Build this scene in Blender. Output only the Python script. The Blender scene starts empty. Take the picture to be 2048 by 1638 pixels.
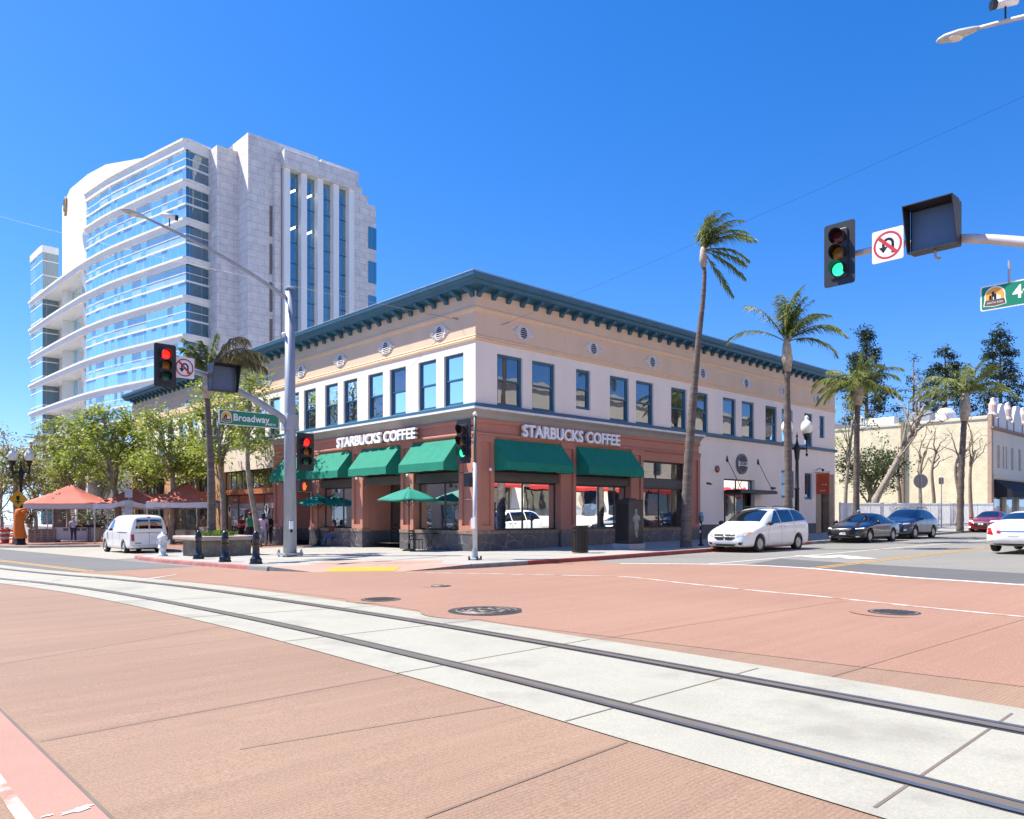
import bpy, bmesh, math, random
from mathutils import Vector, Matrix, noise
from mathutils.bvhtree import BVHTree
R = math.radians
sc = bpy.context.scene
# ------------------------------------------------------------------ camera, sky, sun
F, HX, HY, CAMZ, SLOPE = 1556.0, 1024.0, 1033.0, 1.5, 0.0143      # focal length in px of the 2048 px photo, eye height, street fall
cd = bpy.data.cameras.new('camera'); cam = bpy.data.objects.new('camera', cd); sc.collection.objects.link(cam)
cam.location = (0, 0, CAMZ); cam.rotation_euler = (R(90), 0, 0)
cd.sensor_width = 36; cd.sensor_fit = 'HORIZONTAL'; cd.lens = 36*F/2048; cd.shift_y = (HY-819)/2048
cd.clip_start = .1; cd.clip_end = 3000; sc.camera = cam
SUN_EL, SX, SY = R(57), -.985, .171
wd = bpy.data.worlds.new('World'); sc.world = wd; wd.use_nodes = True
nt = wd.node_tree; nt.nodes.clear()
sky = nt.nodes.new('ShaderNodeTexSky'); sky.sky_type = 'NISHITA'; sky.sun_disc = False
sky.sun_elevation = SUN_EL; sky.sun_rotation = math.atan2(SX, SY); sky.air_density = 1.0; sky.dust_density = .3; sky.ozone_density = 3.0
hs = nt.nodes.new('ShaderNodeHueSaturation'); hs.inputs['Saturation'].default_value = 1.38; hs.inputs['Hue'].default_value = .5
bg = nt.nodes.new('ShaderNodeBackground'); bg.inputs[1].default_value = .125
wo = nt.nodes.new('ShaderNodeOutputWorld')
tc_ = nt.nodes.new('ShaderNodeTexCoord'); va = nt.nodes.new('ShaderNodeVectorMath'); va.operation = 'ADD'; va.inputs[1].default_value = (0, 0, .06)
nt.links.new(tc_.outputs['Generated'], va.inputs[0]); nt.links.new(va.outputs[0], sky.inputs['Vector'])       # clear dry air: less of a pale band at the horizon
tn = nt.nodes.new('ShaderNodeVectorMath'); tn.operation = 'MULTIPLY'; tn.inputs[1].default_value = (.95, .83, 1.0)
nt.links.new(sky.outputs[0], hs.inputs['Color']); nt.links.new(hs.outputs[0], tn.inputs[0]); nt.links.new(tn.outputs[0], bg.inputs[0]); nt.links.new(bg.outputs[0], wo.inputs[0])
sl = bpy.data.lights.new('sun', 'SUN'); sl.energy = 5.0; sl.angle = R(.5); sl.color = (1, .94, .84)
so = bpy.data.objects.new('sun', sl); sc.collection.objects.link(so)
sd = Vector((SX*math.cos(SUN_EL), SY*math.cos(SUN_EL), math.sin(SUN_EL)))
so.rotation_euler = sd.to_track_quat('Z', 'Y').to_euler(); so.location = (-60, 10, 90)
sc.view_settings.view_transform = 'Standard'; sc.view_settings.look = 'None'; sc.view_settings.exposure = .95; sc.view_settings.gamma = 1
sc.cycles.max_bounces = 6; sc.cycles.transparent_max_bounces = 16; sc.cycles.use_fast_gi = False

# ------------------------------------------------------------------ coordinates
UX, UY = .7296, .6839                      # along the right-hand street (a); (-UY, UX) runs up the left-hand street (b)
CX, CY = -1.461, 31.140                    # street corner of the corner building
CZ0 = SLOPE*CX + .13
TH = math.atan2(UY, UX)
def gz(X): return SLOPE*X
def W(a, b, h=0.):
    X = CX+a*UX-b*UY; return Vector((X, CY+a*UY+b*UX, gz(X)+h))
def at(px, py, Y): return Vector(((px-HX)/F*Y, Y, CAMZ-(py-HY)/F*Y))
def gp(px, py, h=0.):
    A = (px-HX)/F; B = (py-HY)/F; Y = (CAMZ-h)/(B+SLOPE*A); return Vector((A*Y, Y, CAMZ-B*Y))

# ------------------------------------------------------------------ mesh helpers
class M:
    def __init__(s): s.v = []; s.f = []
    def add(s, vs, fs):
        n = len(s.v); s.v += [tuple(p) for p in vs]; s.f += [tuple(i+n for i in q) for q in fs]; return s
    def box(s, x0, x1, y0, y1, z0, z1):
        return s.add([(x0,y0,z0),(x1,y0,z0),(x1,y1,z0),(x0,y1,z0),(x0,y0,z1),(x1,y0,z1),(x1,y1,z1),(x0,y1,z1)],
                     [(0,3,2,1),(4,5,6,7),(0,1,5,4),(1,2,6,5),(2,3,7,6),(3,0,4,7)])
    def quad(s, *p): return s.add(p, [tuple(range(len(p)))])
    def prism(s, poly, y0, y1, ax='y'):
        # poly in the plane across axis ax
        n = len(poly)
        def q(p, t): return (p[0], t, p[1]) if ax == 'y' else ((t, p[0], p[1]) if ax == 'x' else (p[0], p[1], t))
        vs = [q(p, y0) for p in poly]+[q(p, y1) for p in poly]
        return s.add(vs, [tuple(range(n)), tuple(range(2*n-1, n-1, -1))]+[(i, i+n, (i+1) % n+n, (i+1) % n) for i in range(n)])
    def tube(s, pts, rad, n=8, cap=True):
        pts = [Vector(p) for p in pts]; m = len(pts)
        rad = rad if isinstance(rad, (list, tuple)) else [rad]*m
        b = len(s.v); u = None
        for i, p in enumerate(pts):
            t = (pts[min(i+1, m-1)]-pts[max(i-1, 0)]).normalized()
            if u is None:
                u = t.cross(Vector((0, 0, 1)));
                if u.length < .1: u = Vector((1, 0, 0))
            u = (u-t*u.dot(t)).normalized(); w = t.cross(u)
            for k in range(n):
                a = 2*math.pi*k/n; s.v.append(tuple(p+(u*math.cos(a)+w*math.sin(a))*rad[i]))
        for i in range(m-1):
            for k in range(n):
                s.f.append((b+i*n+k, b+i*n+(k+1) % n, b+(i+1)*n+(k+1) % n, b+(i+1)*n+k))
        if cap: s.f.append(tuple(b+k for k in reversed(range(n)))); s.f.append(tuple(b+(m-1)*n+k for k in range(n)))
        return s
    def lathe(s, prof, c=(0, 0, 0), n=16, sx=1., sy=1.):
        b = len(s.v)
        for r, z in prof:
            for k in range(n):
                a = 2*math.pi*k/n; s.v.append((c[0]+r*sx*math.cos(a), c[1]+r*sy*math.sin(a), c[2]+z))
        for i in range(len(prof)-1):
            for k in range(n): s.f.append((b+i*n+k, b+i*n+(k+1) % n, b+(i+1)*n+(k+1) % n, b+(i+1)*n+k))
        s.f.append(tuple(b+k for k in reversed(range(n)))); s.f.append(tuple(b+(len(prof)-1)*n+k for k in range(n)))
        return s
    def ball(s, c, r, n=12, m=8, sc=(1, 1, 1)):
        return s.lathe([(max(1e-3, r*math.sin(math.pi*i/m)), -r*sc[2]*math.cos(math.pi*i/m)) for i in range(m+1)], c, n, sc[0], sc[1])
    def disc(s, c, r, n=20, ax='y', ry=None):
        ry = ry or r; vs = []
        for k in range(n):
            a = 2*math.pi*k/n; x, y = r*math.cos(a), ry*math.sin(a)
            vs.append((c[0]+x, c[1], c[2]+y) if ax == 'y' else ((c[0], c[1]+x, c[2]+y) if ax == 'x' else (c[0]+x, c[1]+y, c[2])))
        return s.add(vs, [tuple(range(n))])
    def xf(s, mat): s.v = [tuple(mat @ Vector(p)) for p in s.v]; return s
    def cat(s, o): return s.add(o.v, o.f)
    def build(s, name, mat=None, parent=None, smooth=False, bevel=0, fix=True):
        me = bpy.data.meshes.new(name); me.from_pydata(s.v, [], s.f)
        if fix:
            bm = bmesh.new(); bm.from_mesh(me); bmesh.ops.recalc_face_normals(bm, faces=bm.faces); bm.to_mesh(me); bm.free()
        return link(name, me, mat, parent, smooth, bevel)
def link(name, me, mat=None, parent=None, smooth=False, bevel=0):
    uvs(me)
    if smooth: me.shade_smooth()
    o = bpy.data.objects.new(name, me); sc.collection.objects.link(o)
    if mat: me.materials.append(mat)
    if parent: o.parent = parent
    if bevel:
        md = o.modifiers.new('bevel', 'BEVEL'); md.width = bevel; md.segments = 2; md.limit_method = 'ANGLE'; md.angle_limit = R(40)
    return o
def uvs(me):
    # box-style UVs in metres: u along the face, v up
    if not len(me.polygons) or len(me.polygons) > 60000: return
    ul = me.uv_layers.new(name='uv').data
    for p in me.polygons:
        n = p.normal
        if abs(n.z) < .8:
            t = Vector((-n.y, n.x, 0)).normalized()
            for li in p.loop_indices:
                co = me.vertices[me.loops[li].vertex_index].co; ul[li].uv = (co.dot(t), co.z)
        else:
            for li in p.loop_indices:
                co = me.vertices[me.loops[li].vertex_index].co; ul[li].uv = (co.x, co.y)
def tag(o, label, cat, group=None):
    o['label'] = label; o['category'] = cat
    if group: o['group'] = group
    return o
def thing(name, label, cat, loc=(0, 0, 0), rz=0., group=None):
    o = bpy.data.objects.new(name, None); sc.collection.objects.link(o); o.empty_display_size = .3
    o.location = loc; o.rotation_euler = (0, 0, rz); return tag(o, label, cat, group)
def struct(o, kind='structure'): o['kind'] = kind; return o
def copy_tree(o, parent=None):
    c = o.copy(); sc.collection.objects.link(c)
    if parent: c.parent = parent
    for ch in [x for x in bpy.data.objects if x.parent == o and x is not c]: copy_tree(ch, c)
    return c
def spline(pts, k=6):
    # Catmull-Rom through tuples of any length
    out = []; n = len(pts)
    for i in range(n-1):
        p = [pts[max(0, i-1)], pts[i], pts[i+1], pts[min(n-1, i+2)]]
        for j in range(k):
            t = j/k
            out.append(tuple(.5*(2*q+(r-o)*t+(2*o-5*q+4*r-s_)*t*t+(-o+3*q-3*r+s_)*t**3) for o, q, r, s_ in zip(*p)))
    return out+[tuple(pts[-1])]

# ------------------------------------------------------------------ materials
def nodes(name):
    m = bpy.data.materials.new(name); m.use_nodes = True; t = m.node_tree
    return m, t, t.nodes['Principled BSDF']
def N(t, typ, **kw):
    n = t.nodes.new(typ)
    for k, v in kw.items():
        if k.startswith('i_'): n.inputs[k[2:]].default_value = v
        else: setattr(n, k, v)
    return n
MATS = {}
def mat(name, col, rough=.6, metal=0., var=.12, scale=3., bump=0., bscale=40., spec=.5, coat=0., fine=0., dirt=None, rotz=0., stretch=(1, 1, 1)):
    """solid paint or masonry colour with a soft mottling, optional fine grain, stains and bump"""
    if name in MATS: return MATS[name]
    m, t, b = nodes(name); L = t.links.new
    b.inputs['Roughness'].default_value = rough; b.inputs['Metallic'].default_value = metal
    b.inputs['Specular IOR Level'].default_value = spec; b.inputs['Coat Weight'].default_value = coat; b.inputs['Coat Roughness'].default_value = .04
    tc = N(t, 'ShaderNodeTexCoord'); mp = N(t, 'ShaderNodeMapping'); mp.inputs['Rotation'].default_value = (0, 0, rotz); mp.inputs['Scale'].default_value = stretch
    L(tc.outputs['Object'], mp.inputs['Vector'])
    n1 = N(t, 'ShaderNodeTexNoise', i_Scale=scale, i_Detail=6., i_Roughness=.6); L(mp.outputs[0], n1.inputs['Vector'])
    r = N(t, 'ShaderNodeMapRange'); L(n1.outputs[0], r.inputs[0]); r.inputs[1].default_value = .3; r.inputs[2].default_value = .7
    r.inputs[3].default_value = 1-var; r.inputs[4].default_value = 1+var
    mx = N(t, 'ShaderNodeVectorMath', operation='SCALE'); mx.inputs[0].default_value = col; L(r.outputs[0], mx.inputs['Scale'])
    out = mx.outputs[0]
    if fine:
        n2 = N(t, 'ShaderNodeTexNoise', i_Scale=bscale*1.5, i_Detail=3.); L(mp.outputs[0], n2.inputs['Vector'])
        r2 = N(t, 'ShaderNodeMapRange'); L(n2.outputs[0], r2.inputs[0]); r2.inputs[1].default_value = .3; r2.inputs[2].default_value = .7
        r2.inputs[3].default_value = 1-fine; r2.inputs[4].default_value = 1+fine
        m2 = N(t, 'ShaderNodeVectorMath', operation='SCALE'); L(out, m2.inputs[0]); L(r2.outputs[0], m2.inputs['Scale']); out = m2.outputs[0]
    if dirt:
        n3 = N(t, 'ShaderNodeTexNoise', i_Scale=dirt[1], i_Detail=8., i_Roughness=.65); L(mp.outputs[0], n3.inputs['Vector'])
        r3 = N(t, 'ShaderNodeMapRange'); L(n3.outputs[0], r3.inputs[0]); r3.inputs[1].default_value = dirt[2]; r3.inputs[2].default_value = dirt[2]+.15
        r3.inputs[4].default_value = dirt[3]
        m3 = N(t, 'ShaderNodeMix', data_type='RGBA'); L(r3.outputs[0], m3.inputs[0]); L(out, m3.inputs[6]); m3.inputs[7].default_value = (*dirt[0], 1); out = m3.outputs[2]
    L(out, b.inputs['Base Color'])
    if bump:
        n4 = N(t, 'ShaderNodeTexNoise', i_Scale=bscale, i_Detail=4.); L(mp.outputs[0], n4.inputs['Vector'])
        bp = N(t, 'ShaderNodeBump', i_Strength=bump, i_Distance=.02); L(n4.outputs[0], bp.inputs['Height']); L(bp.outputs[0], b.inputs['Normal'])
    MATS[name] = m; return m
def emit(name, col, strength):
    if name in MATS: return MATS[name]
    m, t, b = nodes(name); b.inputs['Base Color'].default_value = (*col, 1); b.inputs['Emission Color'].default_value = (*col, 1)
    b.inputs['Emission Strength'].default_value = strength; b.inputs['Roughness'].default_value = .3; MATS[name] = m; return m
def glass(name, tint, refl, see=.5, rough=.01, wav=0.):
    """window glass: part mirror, part tinted see-through, stronger mirror at grazing angles"""
    if name in MATS: return MATS[name]
    m, t, b = nodes(name); L = t.links.new; t.nodes.remove(b)
    tr = N(t, 'ShaderNodeBsdfTransparent'); tr.inputs[0].default_value = (*tint, 1)
    di = N(t, 'ShaderNodeBsdfDiffuse'); di.inputs[0].default_value = (*[c*.25 for c in tint], 1)
    gl = N(t, 'ShaderNodeBsdfGlossy'); gl.inputs['Roughness'].default_value = rough; gl.inputs[0].default_value = (.93, .97, 1, 1)
    if wav:
        tc = N(t, 'ShaderNodeTexCoord'); nz = N(t, 'ShaderNodeTexNoise', i_Scale=.9, i_Detail=1.); L(tc.outputs['Object'], nz.inputs['Vector'])
        bp = N(t, 'ShaderNodeBump', i_Strength=wav, i_Distance=.02); L(nz.outputs[0], bp.inputs['Height']); L(bp.outputs[0], gl.inputs['Normal'])
    m1 = N(t, 'ShaderNodeMixShader'); m1.inputs[0].default_value = see; L(di.outputs[0], m1.inputs[1]); L(tr.outputs[0], m1.inputs[2])
    lw = N(t, 'ShaderNodeFresnel', i_IOR=1.5); ad = N(t, 'ShaderNodeMath', operation='ADD', use_clamp=True); L(lw.outputs[0], ad.inputs[0]); ad.inputs[1].default_value = refl
    m2 = N(t, 'ShaderNodeMixShader'); L(ad.outputs[0], m2.inputs[0]); L(m1.outputs[0], m2.inputs[1]); L(gl.outputs[0], m2.inputs[2])
    L(m2.outputs[0], t.nodes['Material Output'].inputs[0]); MATS[name] = m; return m
def stone(name, c1, c2, joint, bw, bh, ms=.02, rough=.75, offs=.5):
    """coursed panels from the UVs in metres"""
    if name in MATS: return MATS[name]
    m, t, b = nodes(name); L = t.links.new; b.inputs['Roughness'].default_value = rough
    uv = N(t, 'ShaderNodeUVMap'); br = N(t, 'ShaderNodeTexBrick', offset=offs); L(uv.outputs[0], br.inputs['Vector'])
    for k, c in (('Color1', c1), ('Color2', c2), ('Mortar', joint)): br.inputs[k].default_value = (*c, 1)
    br.inputs['Scale'].default_value = 1; br.inputs['Mortar Size'].default_value = ms; br.inputs['Brick Width'].default_value = bw; br.inputs['Row Height'].default_value = bh
    br.inputs['Mortar Smooth'].default_value = .2
    tc = N(t, 'ShaderNodeTexCoord'); nz = N(t, 'ShaderNodeTexNoise', i_Scale=1.3, i_Detail=8.); L(tc.outputs['Object'], nz.inputs['Vector'])
    r = N(t, 'ShaderNodeMapRange'); L(nz.outputs[0], r.inputs[0]); r.inputs[1].default_value = .3; r.inputs[2].default_value = .7; r.inputs[3].default_value = .88; r.inputs[4].default_value = 1.1
    mx = N(t, 'ShaderNodeVectorMath', operation='SCALE'); L(br.outputs[0], mx.inputs[0]); L(r.outputs[0], mx.inputs['Scale']); L(mx.outputs[0], b.inputs['Base Color'])
    bp = N(t, 'ShaderNodeBump', i_Strength=.3, i_Distance=.02, invert=True); L(br.outputs['Fac'], bp.inputs['Height']); L(bp.outputs[0], b.inputs['Normal'])
    MATS[name] = m; return m
def marble(name, base, vein):
    m, t, b = nodes(name); L = t.links.new; b.inputs['Roughness'].default_value = .3
    tc = N(t, 'ShaderNodeTexCoord'); nz = N(t, 'ShaderNodeTexNoise', i_Scale=1.6, i_Detail=4.); L(tc.outputs['Object'], nz.inputs['Vector'])
    mm = N(t, 'ShaderNodeMix', data_type='VECTOR'); mm.inputs[0].default_value = .35; L(tc.outputs['Object'], mm.inputs[4]); L(nz.outputs['Color'], mm.inputs[5])
    vo = N(t, 'ShaderNodeTexVoronoi', feature='DISTANCE_TO_EDGE', i_Scale=2.6); L(mm.outputs[1], vo.inputs['Vector'])
    r = N(t, 'ShaderNodeMapRange'); L(vo.outputs['Distance'], r.inputs[0]); r.inputs[1].default_value = .0; r.inputs[2].default_value = .028; r.inputs[3].default_value = 1; r.inputs[4].default_value = 0
    n2 = N(t, 'ShaderNodeTexNoise', i_Scale=1.1, i_Detail=2.); L(tc.outputs['Object'], n2.inputs['Vector'])
    r2 = N(t, 'ShaderNodeMapRange'); L(n2.outputs[0], r2.inputs[0]); r2.inputs[1].default_value = .42; r2.inputs[2].default_value = .6
    mu = N(t, 'ShaderNodeMath', operation='MULTIPLY'); L(r.outputs[0], mu.inputs[0]); L(r2.outputs[0], mu.inputs[1])
    n3 = N(t, 'ShaderNodeTexNoise', i_Scale=5., i_Detail=8.); L(tc.outputs['Object'], n3.inputs['Vector'])
    rp = N(t, 'ShaderNodeMix', data_type='RGBA'); L(n3.outputs[0], rp.inputs[0]); rp.inputs[6].default_value = (*[c*.55 for c in base], 1); rp.inputs[7].default_value = (*[c*1.5 for c in base], 1)
    mx = N(t, 'ShaderNodeMix', data_type='RGBA'); L(mu.outputs[0], mx.inputs[0]); L(rp.outputs[2], mx.inputs[6]); mx.inputs[7].default_value = (*vein, 1)
    L(mx.outputs[2], b.inputs['Base Color']); return m
def leafmat(name, c1, c2, trans=.35):
    if name in MATS: return MATS[name]
    m, t, b = nodes(name); L = t.links.new
    oi = N(t, 'ShaderNodeTexCoord'); nz = N(t, 'ShaderNodeTexNoise', i_Scale=1.7, i_Detail=3.); L(oi.outputs['Object'], nz.inputs['Vector'])
    n2 = N(t, 'ShaderNodeTexWhiteNoise'); ge = N(t, 'ShaderNodeNewGeometry'); L(ge.outputs['Random Per Island'], n2.inputs['Vector'])
    ad = N(t, 'ShaderNodeMath', operation='MULTIPLY_ADD'); L(ge.outputs['Random Per Island'], ad.inputs[0]); ad.inputs[1].default_value = .6; 
    r = N(t, 'ShaderNodeMapRange'); L(nz.outputs[0], r.inputs[0]); r.inputs[1].default_value = .35; r.inputs[2].default_value = .65; r.inputs[4].default_value = .45
    L(r.outputs[0], ad.inputs[2])
    mx = N(t, 'ShaderNodeMix', data_type='RGBA'); L(ad.outputs[0], mx.inputs[0]); mx.inputs[6].default_value = (*c1, 1); mx.inputs[7].default_value = (*c2, 1)
    L(mx.outputs[2], b.inputs['Base Color']); b.inputs['Roughness'].default_value = .5
    tl = N(t, 'ShaderNodeBsdfTranslucent'); L(mx.outputs[2], tl.inputs[0]); ms = N(t, 'ShaderNodeMixShader'); ms.inputs[0].default_value = trans
    L(b.outputs[0], ms.inputs[1]); L(tl.outputs[0], ms.inputs[2]); L(ms.outputs[0], t.nodes['Material Output'].inputs[0])
    MATS[name] = m; return m
FONT = bpy.data.fonts.load('<builtin>') if False else None
def text_mesh(body, size, depth=.01, off=0., xs=1., align='CENTER', sp=1.):
    """text as a mesh lying in the x-z plane, facing -y"""
    cu = bpy.data.curves.new('text', 'FONT'); cu.body = body; cu.size = size; cu.extrude = depth/2; cu.offset = off; cu.align_x = align; cu.align_y = 'CENTER'; cu.space_character = sp; cu.resolution_u = 3
    o = bpy.data.objects.new('text', cu); sc.collection.objects.link(o)
    bpy.context.view_layer.update(); dg = bpy.context.evaluated_depsgraph_get()
    me = bpy.data.meshes.new_from_object(o.evaluated_get(dg)); bpy.data.objects.remove(o); bpy.data.curves.remove(cu)
    me.transform(Matrix.Rotation(R(90), 4, 'X') @ Matrix.Diagonal((xs, 1, 1, 1))); me.materials.clear(); me.shade_flat(); return me
def text(name, body, size, loc, mt, parent, rz=0., depth=.01, off=0., xs=1., align='CENTER', sp=1.):
    me = text_mesh(body, size, depth, off, xs, align, sp); me.transform(Matrix.Translation(loc) @ Matrix.Rotation(rz, 4, 'Z'))
    return link(name, me, mt, parent)
# ------------------------------------------------------------------ ground, streets, track
def asphalt(name, col, rough=.9):
    return mat(name, col, rough, var=.10, scale=.25, fine=.28, bscale=55., bump=.25, dirt=((.05, .05, .055), .35, .60, .35), rotz=-TH, stretch=(.35, 1, 1))
A_OLD = asphalt('old_asphalt', (.20, .193, .175)); A_NEW = asphalt('dark_asphalt', (.10, .10, .102)); A_LEFT = asphalt('grey_asphalt', (.13, .13, .13))
def red_paving(name, c, c2, groove):
    m, t, b = nodes(name); L = t.links.new; b.inputs['Roughness'].default_value = .85
    tc = N(t, 'ShaderNodeTexCoord'); mp = N(t, 'ShaderNodeMapping'); mp.inputs['Rotation'].default_value = (0, 0, -TH); L(tc.outputs['Object'], mp.inputs['Vector'])
    m2 = N(t, 'ShaderNodeMapping'); m2.inputs['Scale'].default_value = (.05, 1.6, 1); L(mp.outputs[0], m2.inputs['Vector'])
    n1 = N(t, 'ShaderNodeTexNoise', i_Scale=2.4, i_Detail=9., i_Roughness=.68); L(m2.outputs[0], n1.inputs['Vector'])         # broom and tyre streaks
    n2 = N(t, 'ShaderNodeTexNoise', i_Scale=.22, i_Detail=5.); L(mp.outputs[0], n2.inputs['Vector'])                           # broad wear
    r1 = N(t, 'ShaderNodeMapRange'); L(n1.outputs[0], r1.inputs[0]); r1.inputs[1].default_value = .33; r1.inputs[2].default_value = .67
    ad = N(t, 'ShaderNodeMath', operation='MULTIPLY_ADD', use_clamp=True); L(r1.outputs[0], ad.inputs[0]); ad.inputs[1].default_value = .55
    r2 = N(t, 'ShaderNodeMapRange'); L(n2.outputs[0], r2.inputs[0]); r2.inputs[1].default_value = .35; r2.inputs[2].default_value = .65; r2.inputs[4].default_value = .45; L(r2.outputs[0], ad.inputs[2])
    mx = N(t, 'ShaderNodeMix', data_type='RGBA'); L(ad.outputs[0], mx.inputs[0]); mx.inputs[6].default_value = (*c2, 1); mx.inputs[7].default_value = (*c, 1)
    m3 = N(t, 'ShaderNodeMapping'); m3.inputs['Scale'].default_value = (.012, 1, 1); L(mp.outputs[0], m3.inputs['Vector'])
    n4 = N(t, 'ShaderNodeTexNoise', i_Scale=2.6, i_Detail=12., i_Roughness=.8, i_Distortion=.2); L(m3.outputs[0], n4.inputs['Vector'])    # thin score lines
    r4 = N(t, 'ShaderNodeMapRange'); L(n4.outputs[0], r4.inputs[0]); r4.inputs[1].default_value = .60; r4.inputs[2].default_value = .68; r4.inputs[4].default_value = groove
    mg = N(t, 'ShaderNodeMix', data_type='RGBA'); L(r4.outputs[0], mg.inputs[0]); L(mx.outputs[2], mg.inputs[6]); mg.inputs[7].default_value = (.115, .075, .055, 1)
    n3 = N(t, 'ShaderNodeTexNoise', i_Scale=70., i_Detail=2.); L(tc.outputs['Object'], n3.inputs['Vector'])
    r3 = N(t, 'ShaderNodeMapRange'); L(n3.outputs[0], r3.inputs[0]); r3.inputs[1].default_value = .3; r3.inputs[2].default_value = .7; r3.inputs[3].default_value = .78; r3.inputs[4].default_value = 1.2
    sc_ = N(t, 'ShaderNodeVectorMath', operation='SCALE'); L(mg.outputs[2], sc_.inputs[0]); L(r3.outputs[0], sc_.inputs['Scale'])
    n6 = N(t, 'ShaderNodeTexNoise', i_Scale=.55, i_Detail=10., i_Roughness=.75); L(mp.outputs[0], n6.inputs['Vector'])            # scattered stains
    r6 = N(t, 'ShaderNodeMapRange'); L(n6.outputs[0], r6.inputs[0]); r6.inputs[1].default_value = .58; r6.inputs[2].default_value = .72; r6.inputs[4].default_value = .4
    ms = N(t, 'ShaderNodeMix', data_type='RGBA'); L(r6.outputs[0], ms.inputs[0]); L(sc_.outputs[0], ms.inputs[6]); ms.inputs[7].default_value = (.16, .115, .09, 1)
    L(ms.outputs[2], b.inputs['Base Color'])
    wv = N(t, 'ShaderNodeTexWave', bands_direction='Y', i_Scale=9., i_Distortion=1.5, i_Detail=2.); L(mp.outputs[0], wv.inputs['Vector'])
    bp = N(t, 'ShaderNodeBump', i_Strength=.22, i_Distance=.01); L(wv.outputs[0], bp.inputs['Height']); L(bp.outputs[0], b.inputs['Normal']); return m
RED1 = red_paving('red_concrete', (.295, .190, .128), (.215, .135, .092), .95); RED2 = red_paving('red_concrete_smooth', (.32, .185, .128), (.255, .142, .098), .5)
SLAB = mat('track_concrete', (.335, .325, .27), .8, var=.12, scale=.6, fine=.14, bscale=45., bump=.12, dirt=((.19, .18, .155), .6, .50, .6))
WALK = mat('sidewalk_concrete', (.335, .32, .285), .85, var=.08, scale=.7, fine=.1, bscale=40., bump=.1, dirt=((.25, .24, .22), .7, .58, .45))
PINK = mat('pink_concrete', (.36, .235, .18), .85, var=.1, scale=1., fine=.1); BRICKP = stone('brick_paving', (.30, .14, .10), (.25, .115, .08), (.18, .11, .08), .4, .2, .012)
KERB = mat('kerb_concrete', (.20, .20, .20), .9, var=.2, scale=3., fine=.15); KERBR = mat('red_kerb_paint', (.27, .045, .04), .7, var=.3, scale=2., dirt=((.25, .2, .19), 3., .58, .7)); KERBF = mat('faded_red_kerb', (.34, .13, .12), .8, var=.25, scale=2., dirt=((.3, .27, .25), 3., .52, .8))
WHITE_P = mat('white_road_paint', (.60, .585, .55), .7, var=.1, scale=5., fine=.1, dirt=((.42, .33, .28), 3.5, .57, .75)); WORN = mat('worn_white_paint', (.56, .52, .47), .8, var=.2, scale=4., dirt=((.31, .17, .125), 2.2, .47, 1.)); YEL = mat('yellow_road_paint', (.50, .27, .04), .7, var=.15, scale=5., dirt=((.3, .25, .2), 4., .6, .7)); TACT = mat('yellow_tactile', (.55, .30, .02), .7)
STEEL = mat('rail_steel', (.42, .37, .32), .33, .9, var=.15, scale=8.); GROOVE = mat('rail_groove', (.12, .10, .085), .8); SEAL = mat('rail_sealant', (.035, .033, .035), .7); JOINT = mat('joint_dark', (.15, .12, .10), .9)
def sheet(name, pts, m, h, local=True):
    vs = [W(p[0], p[1], h) if local else Vector((p[0], p[1], gz(p[0])+h)) for p in pts]
    return struct(M().add(vs, [tuple(range(len(vs)))]).build(name, m))
def ribbon(Mm, pts, w, h, both=None):
    # strip along local (a,b) points, width w; both=(o0,o1) gives offsets instead
    o0, o1 = both or (-w/2, w/2); n = len(pts); rows = []
    for i in range(n):
        p, q = Vector(pts[max(0, i-1)]), Vector(pts[min(n-1, i+1)]); t = (q-p).normalized(); nn = Vector((-t.y, t.x)); c = Vector(pts[i])
        rows += [W(*(c+nn*o0), h), W(*(c+nn*o1), h)]
    return Mm.add(rows, [(2*i, 2*i+1, 2*i+3, 2*i+2) for i in range(n-1)])
def loc2(px, py, h=0.):
    p = gp(px, py, h); dx, dy = p.x-CX, p.y-CY; return (dx*UX+dy*UY, -dx*UY+dy*UX)
struct(M().add([(x, y, gz(x)) for x, y in ((-900, -300), (900, -300), (900, 1500), (-900, 1500))], [(0, 1, 2, 3)]).build('ground', A_OLD))
RIM = [loc2(*p) for p in ((1240, 1128), (1370, 1128.5), (1500, 1131), (1590, 1135.5), (1650, 1140), (1800, 1154), (1930, 1163), (2048, 1171))]
RIM = spline(RIM, 4)+[(-2.9, -24), (-3., -40)]
sheet('intersection_paving', [(-46, -40), (-46, 3.2), (-13.3, 2.5), (-12.2, 2.1), (-10.5, 2.1), (-9.3, 1.2), (-9.0, -3.2), (-7.3, -5.4), (-4, -6.2), (-.6, -6.6)]+RIM, RED1, .004)
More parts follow.
